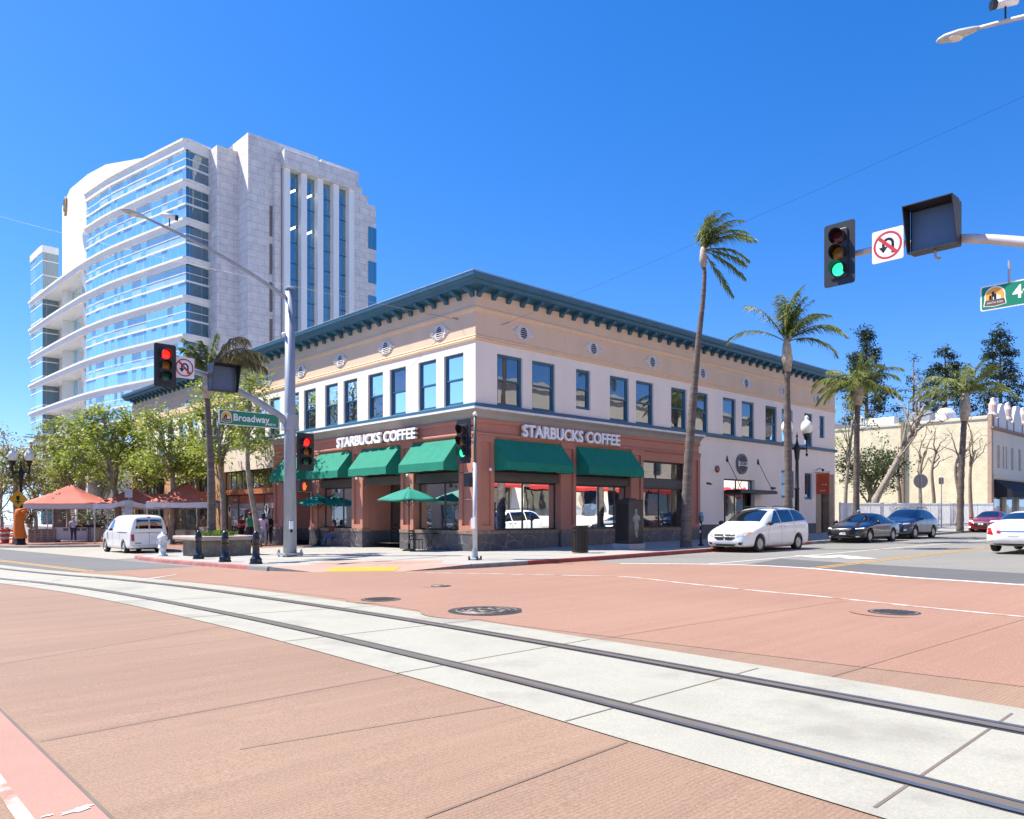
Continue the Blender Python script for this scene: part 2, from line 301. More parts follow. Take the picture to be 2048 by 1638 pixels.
# smoother red zone beyond the track, where the crossing lines run
sheet('crossing_paving', [(-12.6, -22), (-12.9, -16), (-12.55, -10), (-12.7, -6), (-13.2, -2), (-13.1, 1.0), (-10.4, 2.0), (-9.3, 1.2), (-9.0, -3.2), (-7.3, -5.4), (-4, -6.2), (-.6, -6.6)]+RIM[:-2]+[(-2.9, -22)], RED2, .008)
LO = spline([(-19.6, -42), (-17.2, -32), (-15.86, -24), (-15.73, -22.6), (-15.53, -20.6), (-15.28, -17.5), (-15.05, -12.5), (-15.1, -6.2), (-15.5, -1.6), (-15.9, 1.), (-16.35, 5.), (-16.7, 10.), (-17.2, 20.), (-18., 60.), (-20., 140.)], 8)
struct(ribbon(M(), LO, 0, .012, (-2.19, .64)).build('track_slab', SLAB))
for base, side in ((0., 1), (-1.53, -1)):
    for nm, m, o0, o1, h in (('rail_sealant', SEAL, -.105, .105, .016), ('rail_groove', GROOVE, -.05, .055, .0195), ('steel_rail', STEEL, -.10, -.05, .023), ('rail_lip', STEEL, .055, .075, .023)):
        lo_, hi_ = (o0, o1) if side < 0 else (-o1, -o0)
        if base == 0: lo_, hi_ = -o1, -o0
        struct(ribbon(M(), LO, 0, h, (base+lo_, base+hi_)).build(nm, m))
jm = M()
for p, q in (((1749, 1620), (2024, 1430)), ((1131, 1446), (1516, 1339)), ((794, 1349), (1179, 1281)), ((567, 1285), (947, 1242)), ((367, 1237), (770, 1212)), ((230, 1204), (600, 1191))):
    ribbon(jm, [loc2(*p), loc2(*q)], .020, .0145)
struct(jm.build('slab_joint', JOINT))
jm = M()
for p, q in (((80, 1485), (800, 1350)), ((850, 1638), (1254, 1486)), ((1646, 1360), (2048, 1240)), ((1186, 1281), (1690, 1203)), ((0, 1330), (600, 1226)), ((480, 1500), (1010, 1412))):
    ribbon(jm, [loc2(*p), loc2(*q)], .010, .0105)
struct(jm.build('paving_joint', JOINT))
# smooth red border band with a worn white line, front left
b0, b1 = loc2(0, 1421), loc2(222, 1638); c0, c1 = loc2(0, 1573), loc2(45, 1638)
dv = Vector(b1)-Vector(b0); off = (Vector(c0)-Vector(b0)); e = Vector(b1)+dv*2; s_ = Vector(b0)-dv*6
sheet('border_paving', [s_, e, e+off, s_+off], mat('border_concrete', (.34, .19, .145), .8, var=.08, scale=.8, fine=.12, bscale=60.), .0085)
struct(ribbon(M(), [s_, e], .02, .0125).build('border_joint', JOINT)); struct(ribbon(M(), [s_+off, e+off], .07, .0125).build('worn_line', WORN))
bl = M(); p0 = Vector(loc2(150, 1626))
for dx, dy, w in ((0, 0, .07), (.05, .03, .045), (-.12, .03, .03), (-.15, -.03, .02)):
    bl.add([W(p0.x+dx+math.cos(k*.63)*w*(1+.3*math.sin(k*2.3)), p0.y+dy+math.sin(k*.63)*w*.35*(1+.4*math.cos(k*3.1)), .0125) for k in range(10)], [tuple(range(10))])
struct(bl.build('paint_spill', WHITE_P))
# painted lines
mk = M(); ribbon(mk, RIM, .2, .0125); ribbon(mk, [loc2(1410, 1129), loc2(1536, 1118), loc2(1700, 1104), (20., -11.6), (70, -11.9), (140, -12)], .12, .006)
pa = loc2(1575, 1113)      # turn arrow
for q in ([(1585, 1111), (1690, 1113), (1690, 1115.5), (1625, 1115.3)], [(1650, 1112), (1680, 1110), (1756, 1117.5), (1700, 1118)]): mk.add([W(*loc2(*p), .006) for p in q], [(0, 1, 2, 3)])
ribbon(mk, [(19.2, -11.9), (19.4, -7.4)], .1, .006)
struct(mk.build('white_road_line', WHITE_P))
mk = M(); ribbon(mk, spline([loc2(*p) for p in ((815, 1146), (960, 1148), (1100, 1151), (1230, 1153.5), (1290, 1158), (1360, 1166.5), (1530, 1184), (1640, 1194), (1850, 1216), (2048, 1235))], 5)+[(-8.6, -26)], .1, .0125)
ribbon(mk, [loc2(265, 1164), loc2(355, 1150)], .12, .0175); ribbon(mk, [loc2(15, 1168), loc2(200, 1156)], .14, .0175)
struct(mk.build('worn_crossing_line', WORN))
mk = M()
for o in (-.12, .12): ribbon(mk, [(-.35, -14.08+o), (70, -14.3+o), (140, -14.4+o)], .1, .006)
for o in (-.11, .11): ribbon(mk, [(-13.35+o*.9, 2.5), (-13.75+o, 13), (-14.4+o, 34), (-15.2+o, 80)], .1, .0065)
struct(mk.build('yellow_centre_line', YEL))
sheet('dark_asphalt_patch', [(-2.2, -19.2), (-1.5, -16.6), (-.35, -14.2), (-.05, -11.9), (3.5, -11.2), (2.2, -14.6), (1.4, -17.2), (.4, -20)], A_NEW, .0035)
sheet('broadway_asphalt', [(-30, 3.3), (-30, 140), (-10.9, 140), (-10.9, 28.9), (-10.6, 9.7), (-10.4, 2.15), (-12.2, 2.15), (-13.3, 2.55)], A_LEFT, .0045)
sheet('parking_strip', [(-10.55, 9.8), (-10.85, 28.9), (-10.95, 33.), (-9.2, 31.2), (-6.2, 27.6), (-6.2, 10.7), (-9.2, 10.3)], mat('strip_concrete', (.32, .295, .25), .85, var=.08, scale=.5, fine=.12), .008)
# sidewalks with real kerbs and a corner ramp
H = .13
B1, B2, R1, R2, F1, F2 = (-9.3, -3.9), (-7.6, -5.75), (-7.9, -2.6), (-6.2, -4.45), (-9.85, -2.2), (-5.6, -6.42)
edge = [(-6.2, 27.6), (-6.2, 10.9), (-9.1, 10.5), (-9.75, 9.9), (-10.0, 8.6), (-10.2, 5.4), (-10.05, 1.4), F1]
edge2 = [F2, (-4, -6.62), (-1., -6.78), (3., -6.8), (14., -6.72), (60., -6.7), (140, -6.7)]
left = [(-10.3, 140), (-10.3, 34.4), (-9.3, 31.)]
sheet('sidewalk', left+edge+[R1, R2]+edge2+[(140, 1.), (1., 1.), (1., 140)], WALK, H)
rm = M(); rm.add([W(*B1, .004), W(*B2, .004), W(*R2, H), W(*R1, H), W(*F1, H), W(*F2, H)], [(0, 1, 2, 3), (4, 0, 3), (1, 5, 2)]); struct(rm.build('kerb_ramp', PINK))
d = Vector((.73, .68)); r1, r2 = Vector(R1), Vector(R2)
sheet('ramp_landing', [r1-Vector((.6, -.5)), r1, r2, r2+Vector((.7, -.4)), r2+d*1.3+Vector((.5, -.4)), r1+d*1.3-Vector((.5, -.5))], PINK, H+.004)
b1, b2 = Vector(B1), Vector(B2); up_ = (r1-b1)/((r1-b1).length)
def ramp(p, t): return W(*(p+up_*t), .004+(H-.004)*t/1.93+.006)
struct(M().add([ramp(b1+(b2-b1)*.1, .12), ramp(b1+(b2-b1)*.9, .12), ramp(b1+(b2-b1)*.9, 1.0), ramp(b1+(b2-b1)*.1, 1.0)], [(0, 1, 2, 3)]).build('tactile_paving', TACT))
sheet('brick_sidewalk', left+[(-6.22, 27.6), (-6.2, 12.8), (.9, 12.8), (.9, 140)], BRICKP, H+.004)
jm = M()
for b in (-4.6, -2.4): ribbon(jm, [(-3.5, b), (60, b)], .015, H+.003)
for a in range(-3, 60, 2): ribbon(jm, [(a, -6.6), (a, -.2)], .015, H+.003)
for a in (-7.9, -5.6, -3.2): ribbon(jm, [(a, -2.), (a, 12.7)], .015, H+.003)
for b in range(0, 13, 2): ribbon(jm, [(-9.9, b), (-.2, b)], .015, H+.003)
struct(jm.build('sidewalk_joint', JOINT))
def kerb(name, pts, m):
    k = M(); n = len(pts); rows = []
    for i in range(n):
        p, q = Vector(pts[max(0, i-1)]), Vector(pts[min(n-1, i+1)]); t = (q-p).normalized(); nn = Vector((-t.y, t.x)); c = Vector(pts[i])
        rows += [W(*(c-nn*.05), -.02), W(*(c-nn*.03), H-.02), W(*(c-nn*.01), H+.006), W(*(c+nn*.14), H+.006), W(*(c+nn*.14), -.02)]
    k.add(rows, [(5*i+j, 5*i+j+1, 5*i+j+6, 5*i+j+5) for i in range(n-1) for j in range(4)]+[(0, 1, 2, 3, 4), tuple(5*n-5+j for j in (4, 3, 2, 1, 0))])
    return struct(k.build(name, m))
kerb('faded_red_kerb', [(-9.2, 10.47), (-9.75, 9.9), (-10.0, 8.6), (-10.2, 5.4), (-10.05, 1.4), (-9.93, -1.0)], KERBF)
kerb('kerb', [(-9.93, -1.0), F1], KERB); kerb('kerb', [F2, (-4.6, -6.56), (-3.6, -6.65)], KERB); kerb('red_kerb', [(-3.6, -6.65), (-1., -6.78), (3., -6.8), (14.8, -6.72)], KERBR)
kerb('kerb', [(14.8, -6.72), (60, -6.7), (140, -6.7)], KERB); kerb('kerb', [(-10.3, 140), (-10.3, 34.4), (-9.3, 31.), (-6.2, 27.6), (-6.2, 10.9), (-9.2, 10.47)], KERB)
struct(M().add([W(*F1, H+.004), W(*F1, -.02), W(*B1, -.02), W(*B1, .006)], [(0, 1, 2, 3)]).add([W(*F2, H+.004), W(*F2, -.02), W(*B2, -.02), W(*B2, .006)], [(0, 1, 2, 3)]).build('tapered_kerb', KERB))
# access covers
IRON = mat('cast_iron', (.075, .07, .068), .55, .5, var=.25, scale=12., bump=.3, bscale=60.); RUST = mat('worn_iron', (.22, .18, .15), .6, .4, var=.3, scale=10.)
def cover(px, py, r, label, grid):
    p = gp(px, py); t = thing('manhole_cover', label, 'manhole cover', (p.x, p.y, p.z), TH, 'iron covers in the red paving')
    M().lathe([(r*1.75, .0088), (r*1.75, .0095), (r*1.72, .0095)], (0, 0, 0), 40).build('concrete_collar', RED2, t)
    M().lathe([(r*1.02, .0), (r*1.02, .016), (r*.92, .016)], (0, 0, 0), 36).build('frame', IRON, t)
    k = M().lathe([(r*.92, .010), (r*.92, .019), (r*.9, .0195)], (0, 0, 0), 36)
    k.build('lid', IRON if not grid else RUST, t)
    q = M(); n = 9
    if grid:
        for i in range(-n, n+1):
            for j in range(-n, n+1):
                x, y = i*r*.86/n, j*r*.86/n
                if x*x+y*y < (r*.84)**2 and (i+j) % 2 == 0: q.box(x-.018, x+.018, y-.018, y+.018, .018, .023)
        q.build('raised_grid', IRON, t)
    else:
        for k2 in range(10): a = k2*.628; q.ball((math.cos(a)*r*.45, math.sin(a)*r*.45, .02), .05, 6, 4, (1, 1, .2))
        for rr in (.2, .62, .8): q.tube([(rr*r*math.cos(a*.2618), rr*r*math.sin(a*.2618), .021) for a in range(25)], .012, 5)
        q.build('raised_pattern', RUST, t)
    return t
cover(973, 1223, .60, 'large round iron manhole cover, widest of the covers in the red paving', False)
cover(762, 1200, .36, 'round checkered iron cover close beside the concrete track slab', True)
cover(1788, 1226, .35, 'round checkered iron cover near the worn white crossing line on the right', True)
cover(882, 1173, .22, 'small plain iron cover nearest the yellow kerb ramp', False)
# ------------------------------------------------------------------ corner building
CREAM = mat('cream_wall_paint', (.88, .77, .66), .85, var=.05, scale=.5, fine=.06, bscale=30., bump=.08, dirt=((.55, .48, .43), 1.1, .64, .35), stretch=(1, 1, .35))
PEACH = mat('peach_wall_paint', (.74, .53, .36), .85, var=.06, scale=.6, fine=.06, bscale=30., bump=.08, dirt=((.48, .34, .24), 1.1, .62, .35), stretch=(1, 1, .35))
PEACH2 = mat('peach_moulding_paint', (.80, .54, .33), .8, var=.05)
TEAL = mat('teal_cornice_paint', (.028, .115, .185), .5, var=.12, scale=2.); TEALF = mat('teal_frame_paint', (.03, .12, .20), .45, var=.1, scale=2.)
TERRA = mat('terracotta_paint', (.47, .20, .135), .75, var=.07, scale=.8, fine=.06, bump=.06, dirt=((.33, .13, .09), 1.3, .62, .35)); GREYT = mat('grey_trim_paint', (.36, .34, .32), .8, var=.06)
VENTW = mat('vent_white', (.66, .60, .55), .7); DARKG = mat('dark_bronze', (.06, .055, .05), .45, .3); SHUT = mat('shutter_box_paint', (.085, .075, .068), .6, var=.12)
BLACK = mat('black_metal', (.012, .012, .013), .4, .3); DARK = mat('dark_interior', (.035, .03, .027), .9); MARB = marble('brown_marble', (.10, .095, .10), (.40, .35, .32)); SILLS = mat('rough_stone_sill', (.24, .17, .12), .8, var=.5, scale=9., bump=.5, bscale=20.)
AWN = mat('green_awning_canvas', (.002, .20, .125), .85, var=.12, scale=2.5, fine=.08, bscale=90., bump=.06); LETTER = mat('white_sign_letters', (.86, .85, .84), .5, var=.03); GREYB = mat('grey_base_paint', (.11, .11, .11), .8, var=.1)
UPG = glass('upper_window_glass', (.20, .24, .30), .18, .55, .012, .3); SHG = glass('shop_window_glass', (.72, .74, .70), .17, .86, .01, .12)
bld = thing('corner_building', 'two-storey cream and terracotta corner building with dark teal bracketed cornice and green awnings', 'building', (CX, CY, CZ0), TH)
RL, LL = 32.29, 41.85
def fr(side):      # facade frame: (s, out, z) -> local
    return (lambda s, o, z: (s, -o, z)) if side == 'R' else (lambda s, o, z: (-o, s, z))
def fbox(m, side, s0, s1, o0, o1, z0, z1):
    return m.box(s0, s1, -o1, -o0, z0, z1) if side == 'R' else m.box(-o1, -o0, s0, s1, z0, z1)
def fwall(m, side, s0, s1, z0, z1, holes, dep=.16, o=0.):
    f = fr(side); ss = sorted({s0, s1}|{x for h in holes for x in h[:2]}); zs = sorted({z0, z1}|{x for h in holes for x in h[2:4]})
    for a, b in zip(ss, ss[1:]):
        for c, d in zip(zs, zs[1:]):
            if any(h[0] <= a and b <= h[1] and h[2] <= c and d <= h[3] for h in holes): continue
            m.quad(f(a, o, c), f(b, o, c), f(b, o, d), f(a, o, d))
    for a, b, c, d in [h[:4] for h in holes]:
        i = o-dep
        m.quad(f(a, o, c), f(a, i, c), f(a, i, d), f(a, o, d)); m.quad(f(b, o, c), f(b, i, c), f(b, i, d), f(b, o, d))
        m.quad(f(a, o, d), f(b, o, d), f(b, i, d), f(a, i, d)); m.quad(f(a, o, c), f(b, o, c), f(b, i, c), f(a, i, c))
# upper floor
RW = [(1.17, 2.61, 5.94), (3.18, 4.61, 5.94), (5.98, 6.96, 6.28), (8.36, 9.80, 5.94), (10.35, 11.77, 5.94), (13.28, 14.67, 5.94), (15.35, 16.71, 5.94), (18.19, 19.57, 5.94), (20.19, 21.59, 5.94), (22.9, 24.29, 5.94), (24.9, 26.29, 5.94), (27.85, 28.95, 5.94), (29.96, 30.71, 6.62)]
LW = [(.76, 2.04, 5.94), (2.57, 3.84, 5.94)]+[x for k in range(1, 10) for x in ((.76+4.01*k, 2.03+4.01*k, 5.94), (2.57+4.01*k, 3.84+4.01*k, 5.94))]
LW = [w for w in LW if w[1] < 41]
ZT = 8.09
up = M(); fwall(up, 'R', 0, RL, 5.78, 8.55, [(a, b, z, ZT) for a, b, z in RW], .2); fwall(up, 'L', 0, LL, 5.78, 8.55, [(a, b, z, ZT) for a, b, z in LW], .2)
up.build('upper_wall', CREAM, bld)
M().quad((0, 0, 8.55), (RL, 0, 8.55), (RL, 0, 10.62), (0, 0, 10.62)).quad((0, 0, 8.55), (0, LL, 8.55), (0, LL, 10.62), (0, 0, 10.62)).build('frieze_wall', PEACH, bld)
M().quad((RL, 0, -1), (RL, 26, -1), (RL, 26, 10.6), (RL, 0, 10.6)).quad((0, LL, -1), (26, LL, -1), (26, LL, 10.6), (0, LL, 10.6)).quad((RL, 26, -1), (26, LL, -1), (26, LL, 10.6), (RL, 26, 10.6)).build('rear_wall', CREAM, bld)
M().add([(0, 0, 10.6), (RL, 0, 10.6), (RL, 26, 10.6), (26, LL, 10.6), (0, LL, 10.6)], [(0, 1, 2, 3, 4)]).build('roof', GREYT, bld)
def run(m, prof, r1=RL, l1=LL, endcap=True):
    # moulding profile [(out, z)] swept along both streets, mitred at the corner
    n = len(prof); rows = [[(-0., l1, z) if False else (-o, l1, z) for o, z in prof], [(-o, -o, z) for o, z in prof], [(r1, -o, z) for o, z in prof]]
    b = len(m.v); m.v += [p for r in rows for p in r]
    for i in range(2):
        for j in range(n-1): m.f.append((b+i*n+j, b+i*n+j+1, b+(i+1)*n+j+1, b+(i+1)*n+j))
    m.f.append(tuple(b+j for j in range(n))); m.f.append(tuple(b+2*n+j for j in reversed(range(n)))); return m
run(M(), [(0, 8.46), (.05, 8.47), (.07, 8.56), (.03, 8.60), (.05, 8.66), (0, 8.70)]).build('string_course', PEACH2, bld)
run(M(), [(0, 9.62), (.03, 9.63), (.06, 9.70), (.07, 9.80), (.03, 9.83), (0, 9.84)]).build('string_course', PEACH2, bld)
cor = run(M(), [(0, 10.44), (.06, 10.45), (.08, 10.52), (.50, 10.55), (.54, 10.60), (.56, 10.68), (.66, 10.73), (.70, 10.80), (.72, 10.93), (.70, 10.95), (-.25, 10.96), (-.25, 10.5)], RL, LL+.35)
cor.build('cornice', TEAL, bld)
run(M(), [(.705, 10.955), (.735, 10.955), (.735, 10.985), (.705, 10.985)], RL, LL+.35).build('gutter_edge', mat('gutter_grey', (.30, .36, .40), .5), bld)
# carved brackets
bp_ = [(0, 10.22), (.05, 10.21), (.10, 10.24), (.14, 10.32), (.24, 10.37), (.36, 10.38), (.40, 10.42), (.47, 10.42), (.47, 10.535), (0, 10.535)]
bk = M().prism(bp_, -.10, .10, 'x'); bk.v = [(x, -y, z) for x, y, z in bk.v]; proto = bk.build('bracket', TEAL, bld, bevel=.008); proto.location = (.14, 0, 0)
for k in range(1, 40):
    o = proto.copy(); sc.collection.objects.link(o); o.location = (.14+.805*k, 0, 0)
for k in range(0, 50):
    o = proto.copy(); sc.collection.objects.link(o); o.location = (0, .14+.835*k, 0); o.rotation_euler = (0, 0, R(-90))
# ledge between the floors
run(M(), [(0, 5.76), (.16, 5.77), (.18, 5.80), (.18, 5.92), (.15, 5.945), (0, 5.945)]).build('ledge', TEALF, bld)
run(M(), [(0, 5.32), (.06, 5.33), (.10, 5.40), (.20, 5.52), (.36, 5.62), (.38, 5.64), (.38, 5.752), (0, 5.758)], 15.8, 17.4).build('cove', GREYT, bld)
run(M(), [(.37, 5.66), (.405, 5.66), (.405, 5.75), (.37, 5.75)], 15.84, 17.44).build('cove_edge', mat('white_trim', (.74, .71, .68), .7), bld)
# sash windows
def window(side, a, b, z0, z1, i):
    f = fr(side); m = M(); g = .09
    for s0, s1, c, d in ((a, a+g, z0, z1), (b-g, b, z0, z1), (a+g, b-g, z0, z0+g), (a+g, b-g, z1-g*1.2, z1)): fbox(m, side, s0, s1, -.20, -.09, c, d)
    fr_ = m.build('window', TEALF, bld); zm = (z0+z1)/2+.02
    s_ = M(); fbox(s_, side, a+g, b-g, -.155, -.10, zm-.035, zm+.035)
    for s0, s1 in ((a+g, a+g+.055), (b-g-.055, b-g)): fbox(s_, side, s0, s1, -.16, -.11, zm+.035, z1-g*1.2); fbox(s_, side, s0, s1, -.19, -.135, z0+g, zm-.035)
    fbox(s_, side, a+g+.055, b-g-.055, -.19, -.135, z0+g, z0+g+.06); s_.build('sash', TEALF, fr_)
    M().quad(f(a+g, -.145, zm), f(b-g, -.145, zm), f(b-g, -.145, z1-g), f(a+g, -.145, z1-g)).quad(f(a+g, -.175, z0+g), f(b-g, -.175, z0+g), f(b-g, -.175, zm), f(a+g, -.175, zm)).build('pane', UPG, fr_)
    rnd = random.Random(i*7+(side == 'L'))
    if rnd.random() < .55:
        dz = rnd.choice([.35, .55, .9, 1.2]); M().quad(f(a+g, -.23, z1-g-dz), f(b-g, -.23, z1-g-dz), f(b-g, -.23, z1-g), f(a+g, -.23, z1-g)).build('blind', mat('window_blind', (.42, .40, .37), .9), fr_)
for i, (a, b, z) in enumerate(RW): window('R', a, b, z, ZT, i)
for i, (a, b, z) in enumerate(LW): window('L', a, b, z, ZT, i)
bx = M(); bx.box(1.6, RL-.3, 1.6, 1.7, 4.9, 8.6); bx.box(1.6, 1.7, 1.7, LL-.3, 4.9, 8.6); bx.box(.02, RL-.05, .21, 1.6, 4.86, 4.9); bx.box(.21, 1.6, 1.7, LL-.1, 4.86, 4.9); bx.box(.21, RL-.05, .21, 1.6, 8.6, 8.64); bx.box(.21, 1.6, 1.6, LL-.1, 8.6, 8.64)
bx.build('upper_interior', mat('office_interior', (.16, .15, .14), .9), bld)
# oval louvre vents with scrolled plaster surrounds
lo = [(.70, 0), (.60, .07), (.52, .06), (.47, .15), (.40, .13), (.34, .26), (.20, .30), (.10, .34), (0, .31)]
pl = lo+[(-x, z) for x, z in lo[-2::-1]]; pl = pl+[(x, -z*.92) for x, z in pl[-2:0:-1]]
def vent(side, s):
    f = fr(side); t = M(); m = M()
    def put(mm, poly, o0, o1):
        n = len(poly); vs = [f(s+x, o0, 9.14+z) for x, z in poly]+[f(s+x, o1, 9.14+z) for x, z in poly]
        mm.add(vs, [tuple(range(n, 2*n))]+[(i, (i+1) % n, (i+1) % n+n, i+n) for i in range(n)])
    put(m, pl, 0, .035); o_ = m.build('vent', VENTW, bld)
    ring = M(); n = 24; e = lambda r, k: (r*.82*math.cos(6.2832*k/n), r*math.sin(6.2832*k/n))
    for k in range(n):
        q = [e(.30, k), e(.30, k+1), e(.24, k+1), e(.24, k)]
        ring.add([f(s+x, .05, 9.14+z) for x, z in q]+[f(s+x, .03, 9.14+z) for x, z in q], [(0, 1, 2, 3), (0, 1, 5, 4), (3, 2, 6, 7)])
    for sx in (-1, 1):
        for (x, z, r) in ((.44, .0, .07), (.55, .02, .045), (.37, .14, .05), (.37, -.13, .05)): ring.ball(f(s+sx*x, .03, 9.14+z), r*.8, 8, 5)
    ring.build('scroll_ring', VENTW, o_, fix=True)
    d = M(); put(d, [e(.245, k) for k in range(n)], .03, .038); d.build('vent_opening', BLACK, o_)
    l = M()
    for k in range(5):
        z = -.17+.085*k; w = .82*math.sqrt(max(0, .24**2-z*z)); l.add([f(s-w, .04, 9.14+z), f(s+w, .04, 9.14+z), f(s+w, .065, 9.14+z-.04), f(s-w, .065, 9.14+z-.04)], [(0, 1, 2, 3)])
    l.build('louvre', VENTW, o_)
for k in range(7): vent('R', 2.65+4.5*k)
for k in range(10): vent('L', 2.33+4.0*k)
# ground floor: shopfront along both streets
PR = [(0, .91), (4.84, 5.86), (9.80, 10.79), (14.61, 15.76)]; PL = [(0, .91), (4.05, 5.01), (8.13, 9.09), (12.23, 13.19), (16.2, 17.32)]
ter = M()
def front(side, piers, end):
    hol = [(piers[i][1], piers[i+1][0], .82 if not (side == 'L' and i in (1, 3)) else -.4, 4.5 if not (side == 'R' and i == 2) else 4.18) for i in range(len(piers)-1)]
    fwall(ter, side, 0, end, .82, 5.34, hol, .3, .03)
    return hol
hr = front('R', PR, 15.76); hl = front('L', PL, 17.32)
ter.build('shopfront_wall', TERRA, bld)
piers = {'R': [], 'L': []}
for side, pp in (('R', PR), ('L', PL)):
    for a, b in pp:
        m = M(); a2 = a+.04 if a == 0 else a            # panelled pier face: raised border round a recess
        for s0, s1, c, d in ((a2, a+.22, .82, 4.58), (b-.2, b, .82, 4.58), (a+.22, b-.2, .82, 1.02), (a+.22, b-.2, 4.40, 4.58)): fbox(m, side, s0, s1, .032, .12, c, d)
        fbox(m, side, a2, b+.03, .032, .15, 4.58, 4.66); p_ = m.build('panelled_pier', TERRA, bld)
        m = M(); fbox(m, side, a2+(.02 if a == 0 else -.02), b+.02, -.28, .15, -1, .68); q_ = m.build('marble_base', MARB, p_)
        m = M(); fbox(m, side, a2+(.02 if a == 0 else -.03), b+.03, -.28, .17, .68, .82); m.build('stone_sill', SILLS, p_)
# the corner itself: a square post of paint, stone and sill that closes the mitre
m = M(); m.box(-.12, .045, -.12, .045, .82, 4.66); p_ = m.build('corner_post', TERRA, bld); m = M(); m.box(-.155, .05, -.155, .05, -1, .68); m.build('marble_base', MARB, p_); m = M(); m.box(-.175, .05, -.175, .05, .68, .822); m.build('stone_sill', SILLS, p_)
run(M(), [(.03, 4.62), (.10, 4.63), (.16, 4.70), (.16, 4.76), (.06, 4.80), (.03, 4.8)], 15.78, 17.34).build('sign_moulding', TERRA, bld)
run(M(), [(.03, 5.16), (.08, 5.17), (.12, 5.24), (.12, 5.318), (.03, 5.319)], 15.78, 17.34).build('upper_moulding', TERRA, bld)
for side, hs_ in (('R', hr), ('L', hl)):
    for i, (a, b, c, d) in enumerate(hs_):
        if c > 0:
            m = M(); fbox(m, side, a+.02, b-.02, -.28, .06, -1, .68); q_ = m.build('window_base', MARB, bld); m = M(); fbox(m, side, a+.03, b-.03, -.28, .09, .68, .82); m.build('stone_sill', SILLS, q_)
def shopwin(side, a, b, z0, z1, mull, o=-.22, nm='shop_window', gl=None):
    f = fr(side); w = M(); g = .07
    for s0, s1, c, d in [(a, a+g, z0, z1), (b-g, b, z0, z1), (a+g, b-g, z0, z0+g), (a+g, b-g, z1-g, z1)]+[(x-.03, x+.03, z0+g, z1-g) for x in mull]: fbox(w, side, s0, s1, o-.06, o, c, d)
    r_ = w.build(nm, DARKG, bld); M().quad(f(a+g, o-.03, z0+g), f(b-g, o-.03, z0+g), f(b-g, o-.03, z1-g), f(a+g, o-.03, z1-g)).build('pane', gl or SHG, r_); return r_
for side, hs_ in (('R', hr), ('L', hl)):
    for i, (a, b, c, d) in enumerate(hs_):
        if side == 'R' and i == 2:
            shopwin('R', a, b, 3.27, 4.18, [a+1.5]); m = M(); fbox(m, 'R', a, b, -.28, -.12, 2.84, 3.27); m.build('window_beam', SHUT, bld); shopwin('R', a, b, .82, 2.84, [a+1.75]); continue
        m = M(); fbox(m, side, a+.01, b-.01, -.28, .02, 2.85, 3.24); m.build('shutter_box', SHUT, bld, bevel=.02); m = M(); fbox(m, side, a, b, -.28, -.2, 3.24, 4.5); m.build('transom_panel', SHUT, bld)
        if c > 0: shopwin(side, a, b, .82, 2.85, [a+(b-a)*(.49 if side == 'R' else .43)]+([a+3.1] if (side, i) == ('R', 1) else []))
        else:
            # recessed doorway with its own side returns
            f = fr(side); dp = -1.5
            for x, e in ((a, .005), (b, -.005)):
                r_ = M().quad(f(x, -.28, -.5), f(x, dp, -.5), f(x, dp, 3.3), f(x, -.28, 3.3)).build('doorway_return', TERRA, bld); M().quad(f(x+e, -.29, -.6), f(x+e, dp, -.6), f(x+e, dp, .72), f(x+e, -.29, .72)).build('doorway_marble', MARB, r_)
            M().quad(f(a, -.28, 3.05), f(b, -.28, 3.05), f(b, dp, 3.05), f(a, dp, 3.05)).build('doorway_ceiling', DARK, bld)
            shopwin(side, a, a+(b-a)*.62, .0, 3.05, [a+(b-a)*.3], dp+.02, 'entrance_screen'); dr = shopwin(side, a+(b-a)*.64, b, .0, 3.05, [], dp+.02, 'door')
            h_ = M(); h_.tube([f(a+(b-a)*.70, dp+.10, .9), f(a+(b-a)*.70, dp+.10, 1.5)], .018, 8); h_.build('handle', STEEL, dr)
# shop interior seen through the glass
it = M(); it.quad((.4, 9, -.3), (15.6, 9, -.3), (15.6, 9, 4.4), (.4, 9, 4.4)); it.quad((7.5, .4, -.3), (7.5, 17.2, -.3), (7.5, 17.2, 4.4), (7.5, .4, 4.4)); it.quad((.3, .3, 3.6), (15.7, .3, 3.6), (15.7, 9, 3.6), (.3, 9, 3.6)); it.quad((.3, 9, 3.6), (7.5, 9, 3.6), (7.5, 17.2, 3.6), (.3, 17.2, 3.6)); it.quad((15.7, .3, -.3), (15.7, 9, -.3), (15.7, 9, 4.), (15.7, .3, 4.))
it.build('shop_interior', mat('interior_wall', (.30, .27, .22), .9, var=.2, scale=.8), bld)
M().quad((.3, .3, .15), (15.7, .3, .15), (15.7, 9, .15), (.3, 9, .15)).quad((.3, 9, .15), (7.5, 9, .15), (7.5, 17.2, .15), (.3, 17.2, .15)).build('shop_floor', mat('interior_floor', (.14, .11, .09), .5), bld)
fu = M(); rnd = random.Random(3)
for k in range(9): x, y = rnd.uniform(1.5, 14), rnd.uniform(1.2, 3.5); fu.box(x-.3, x+.3, y-.3, y+.3, .85, .9); fu.box(x-.03, x+.03, y-.03, y+.03, .15, .85)
fu.box(2.5, 6.5, 5.2, 5.9, .15, 1.2); fu.box(4.2, 5.4, 3.4, 5.0, .15, 2.5); fu.box(2.5, 3.4, 7.2, 7.8, .15, 1.9); fu.box(9, 12, 6, 6.6, .15, 2.2); fu.build('shop_furniture', DARK, bld)
fl = M(); fl.quad((1., .9, .9), (2.2, .9, .9), (2.2, .9, 1.9), (1., .9, 1.9)); fl.build('wall_menu', mat('menu_board', (.22, .28, .22), .8), bld)
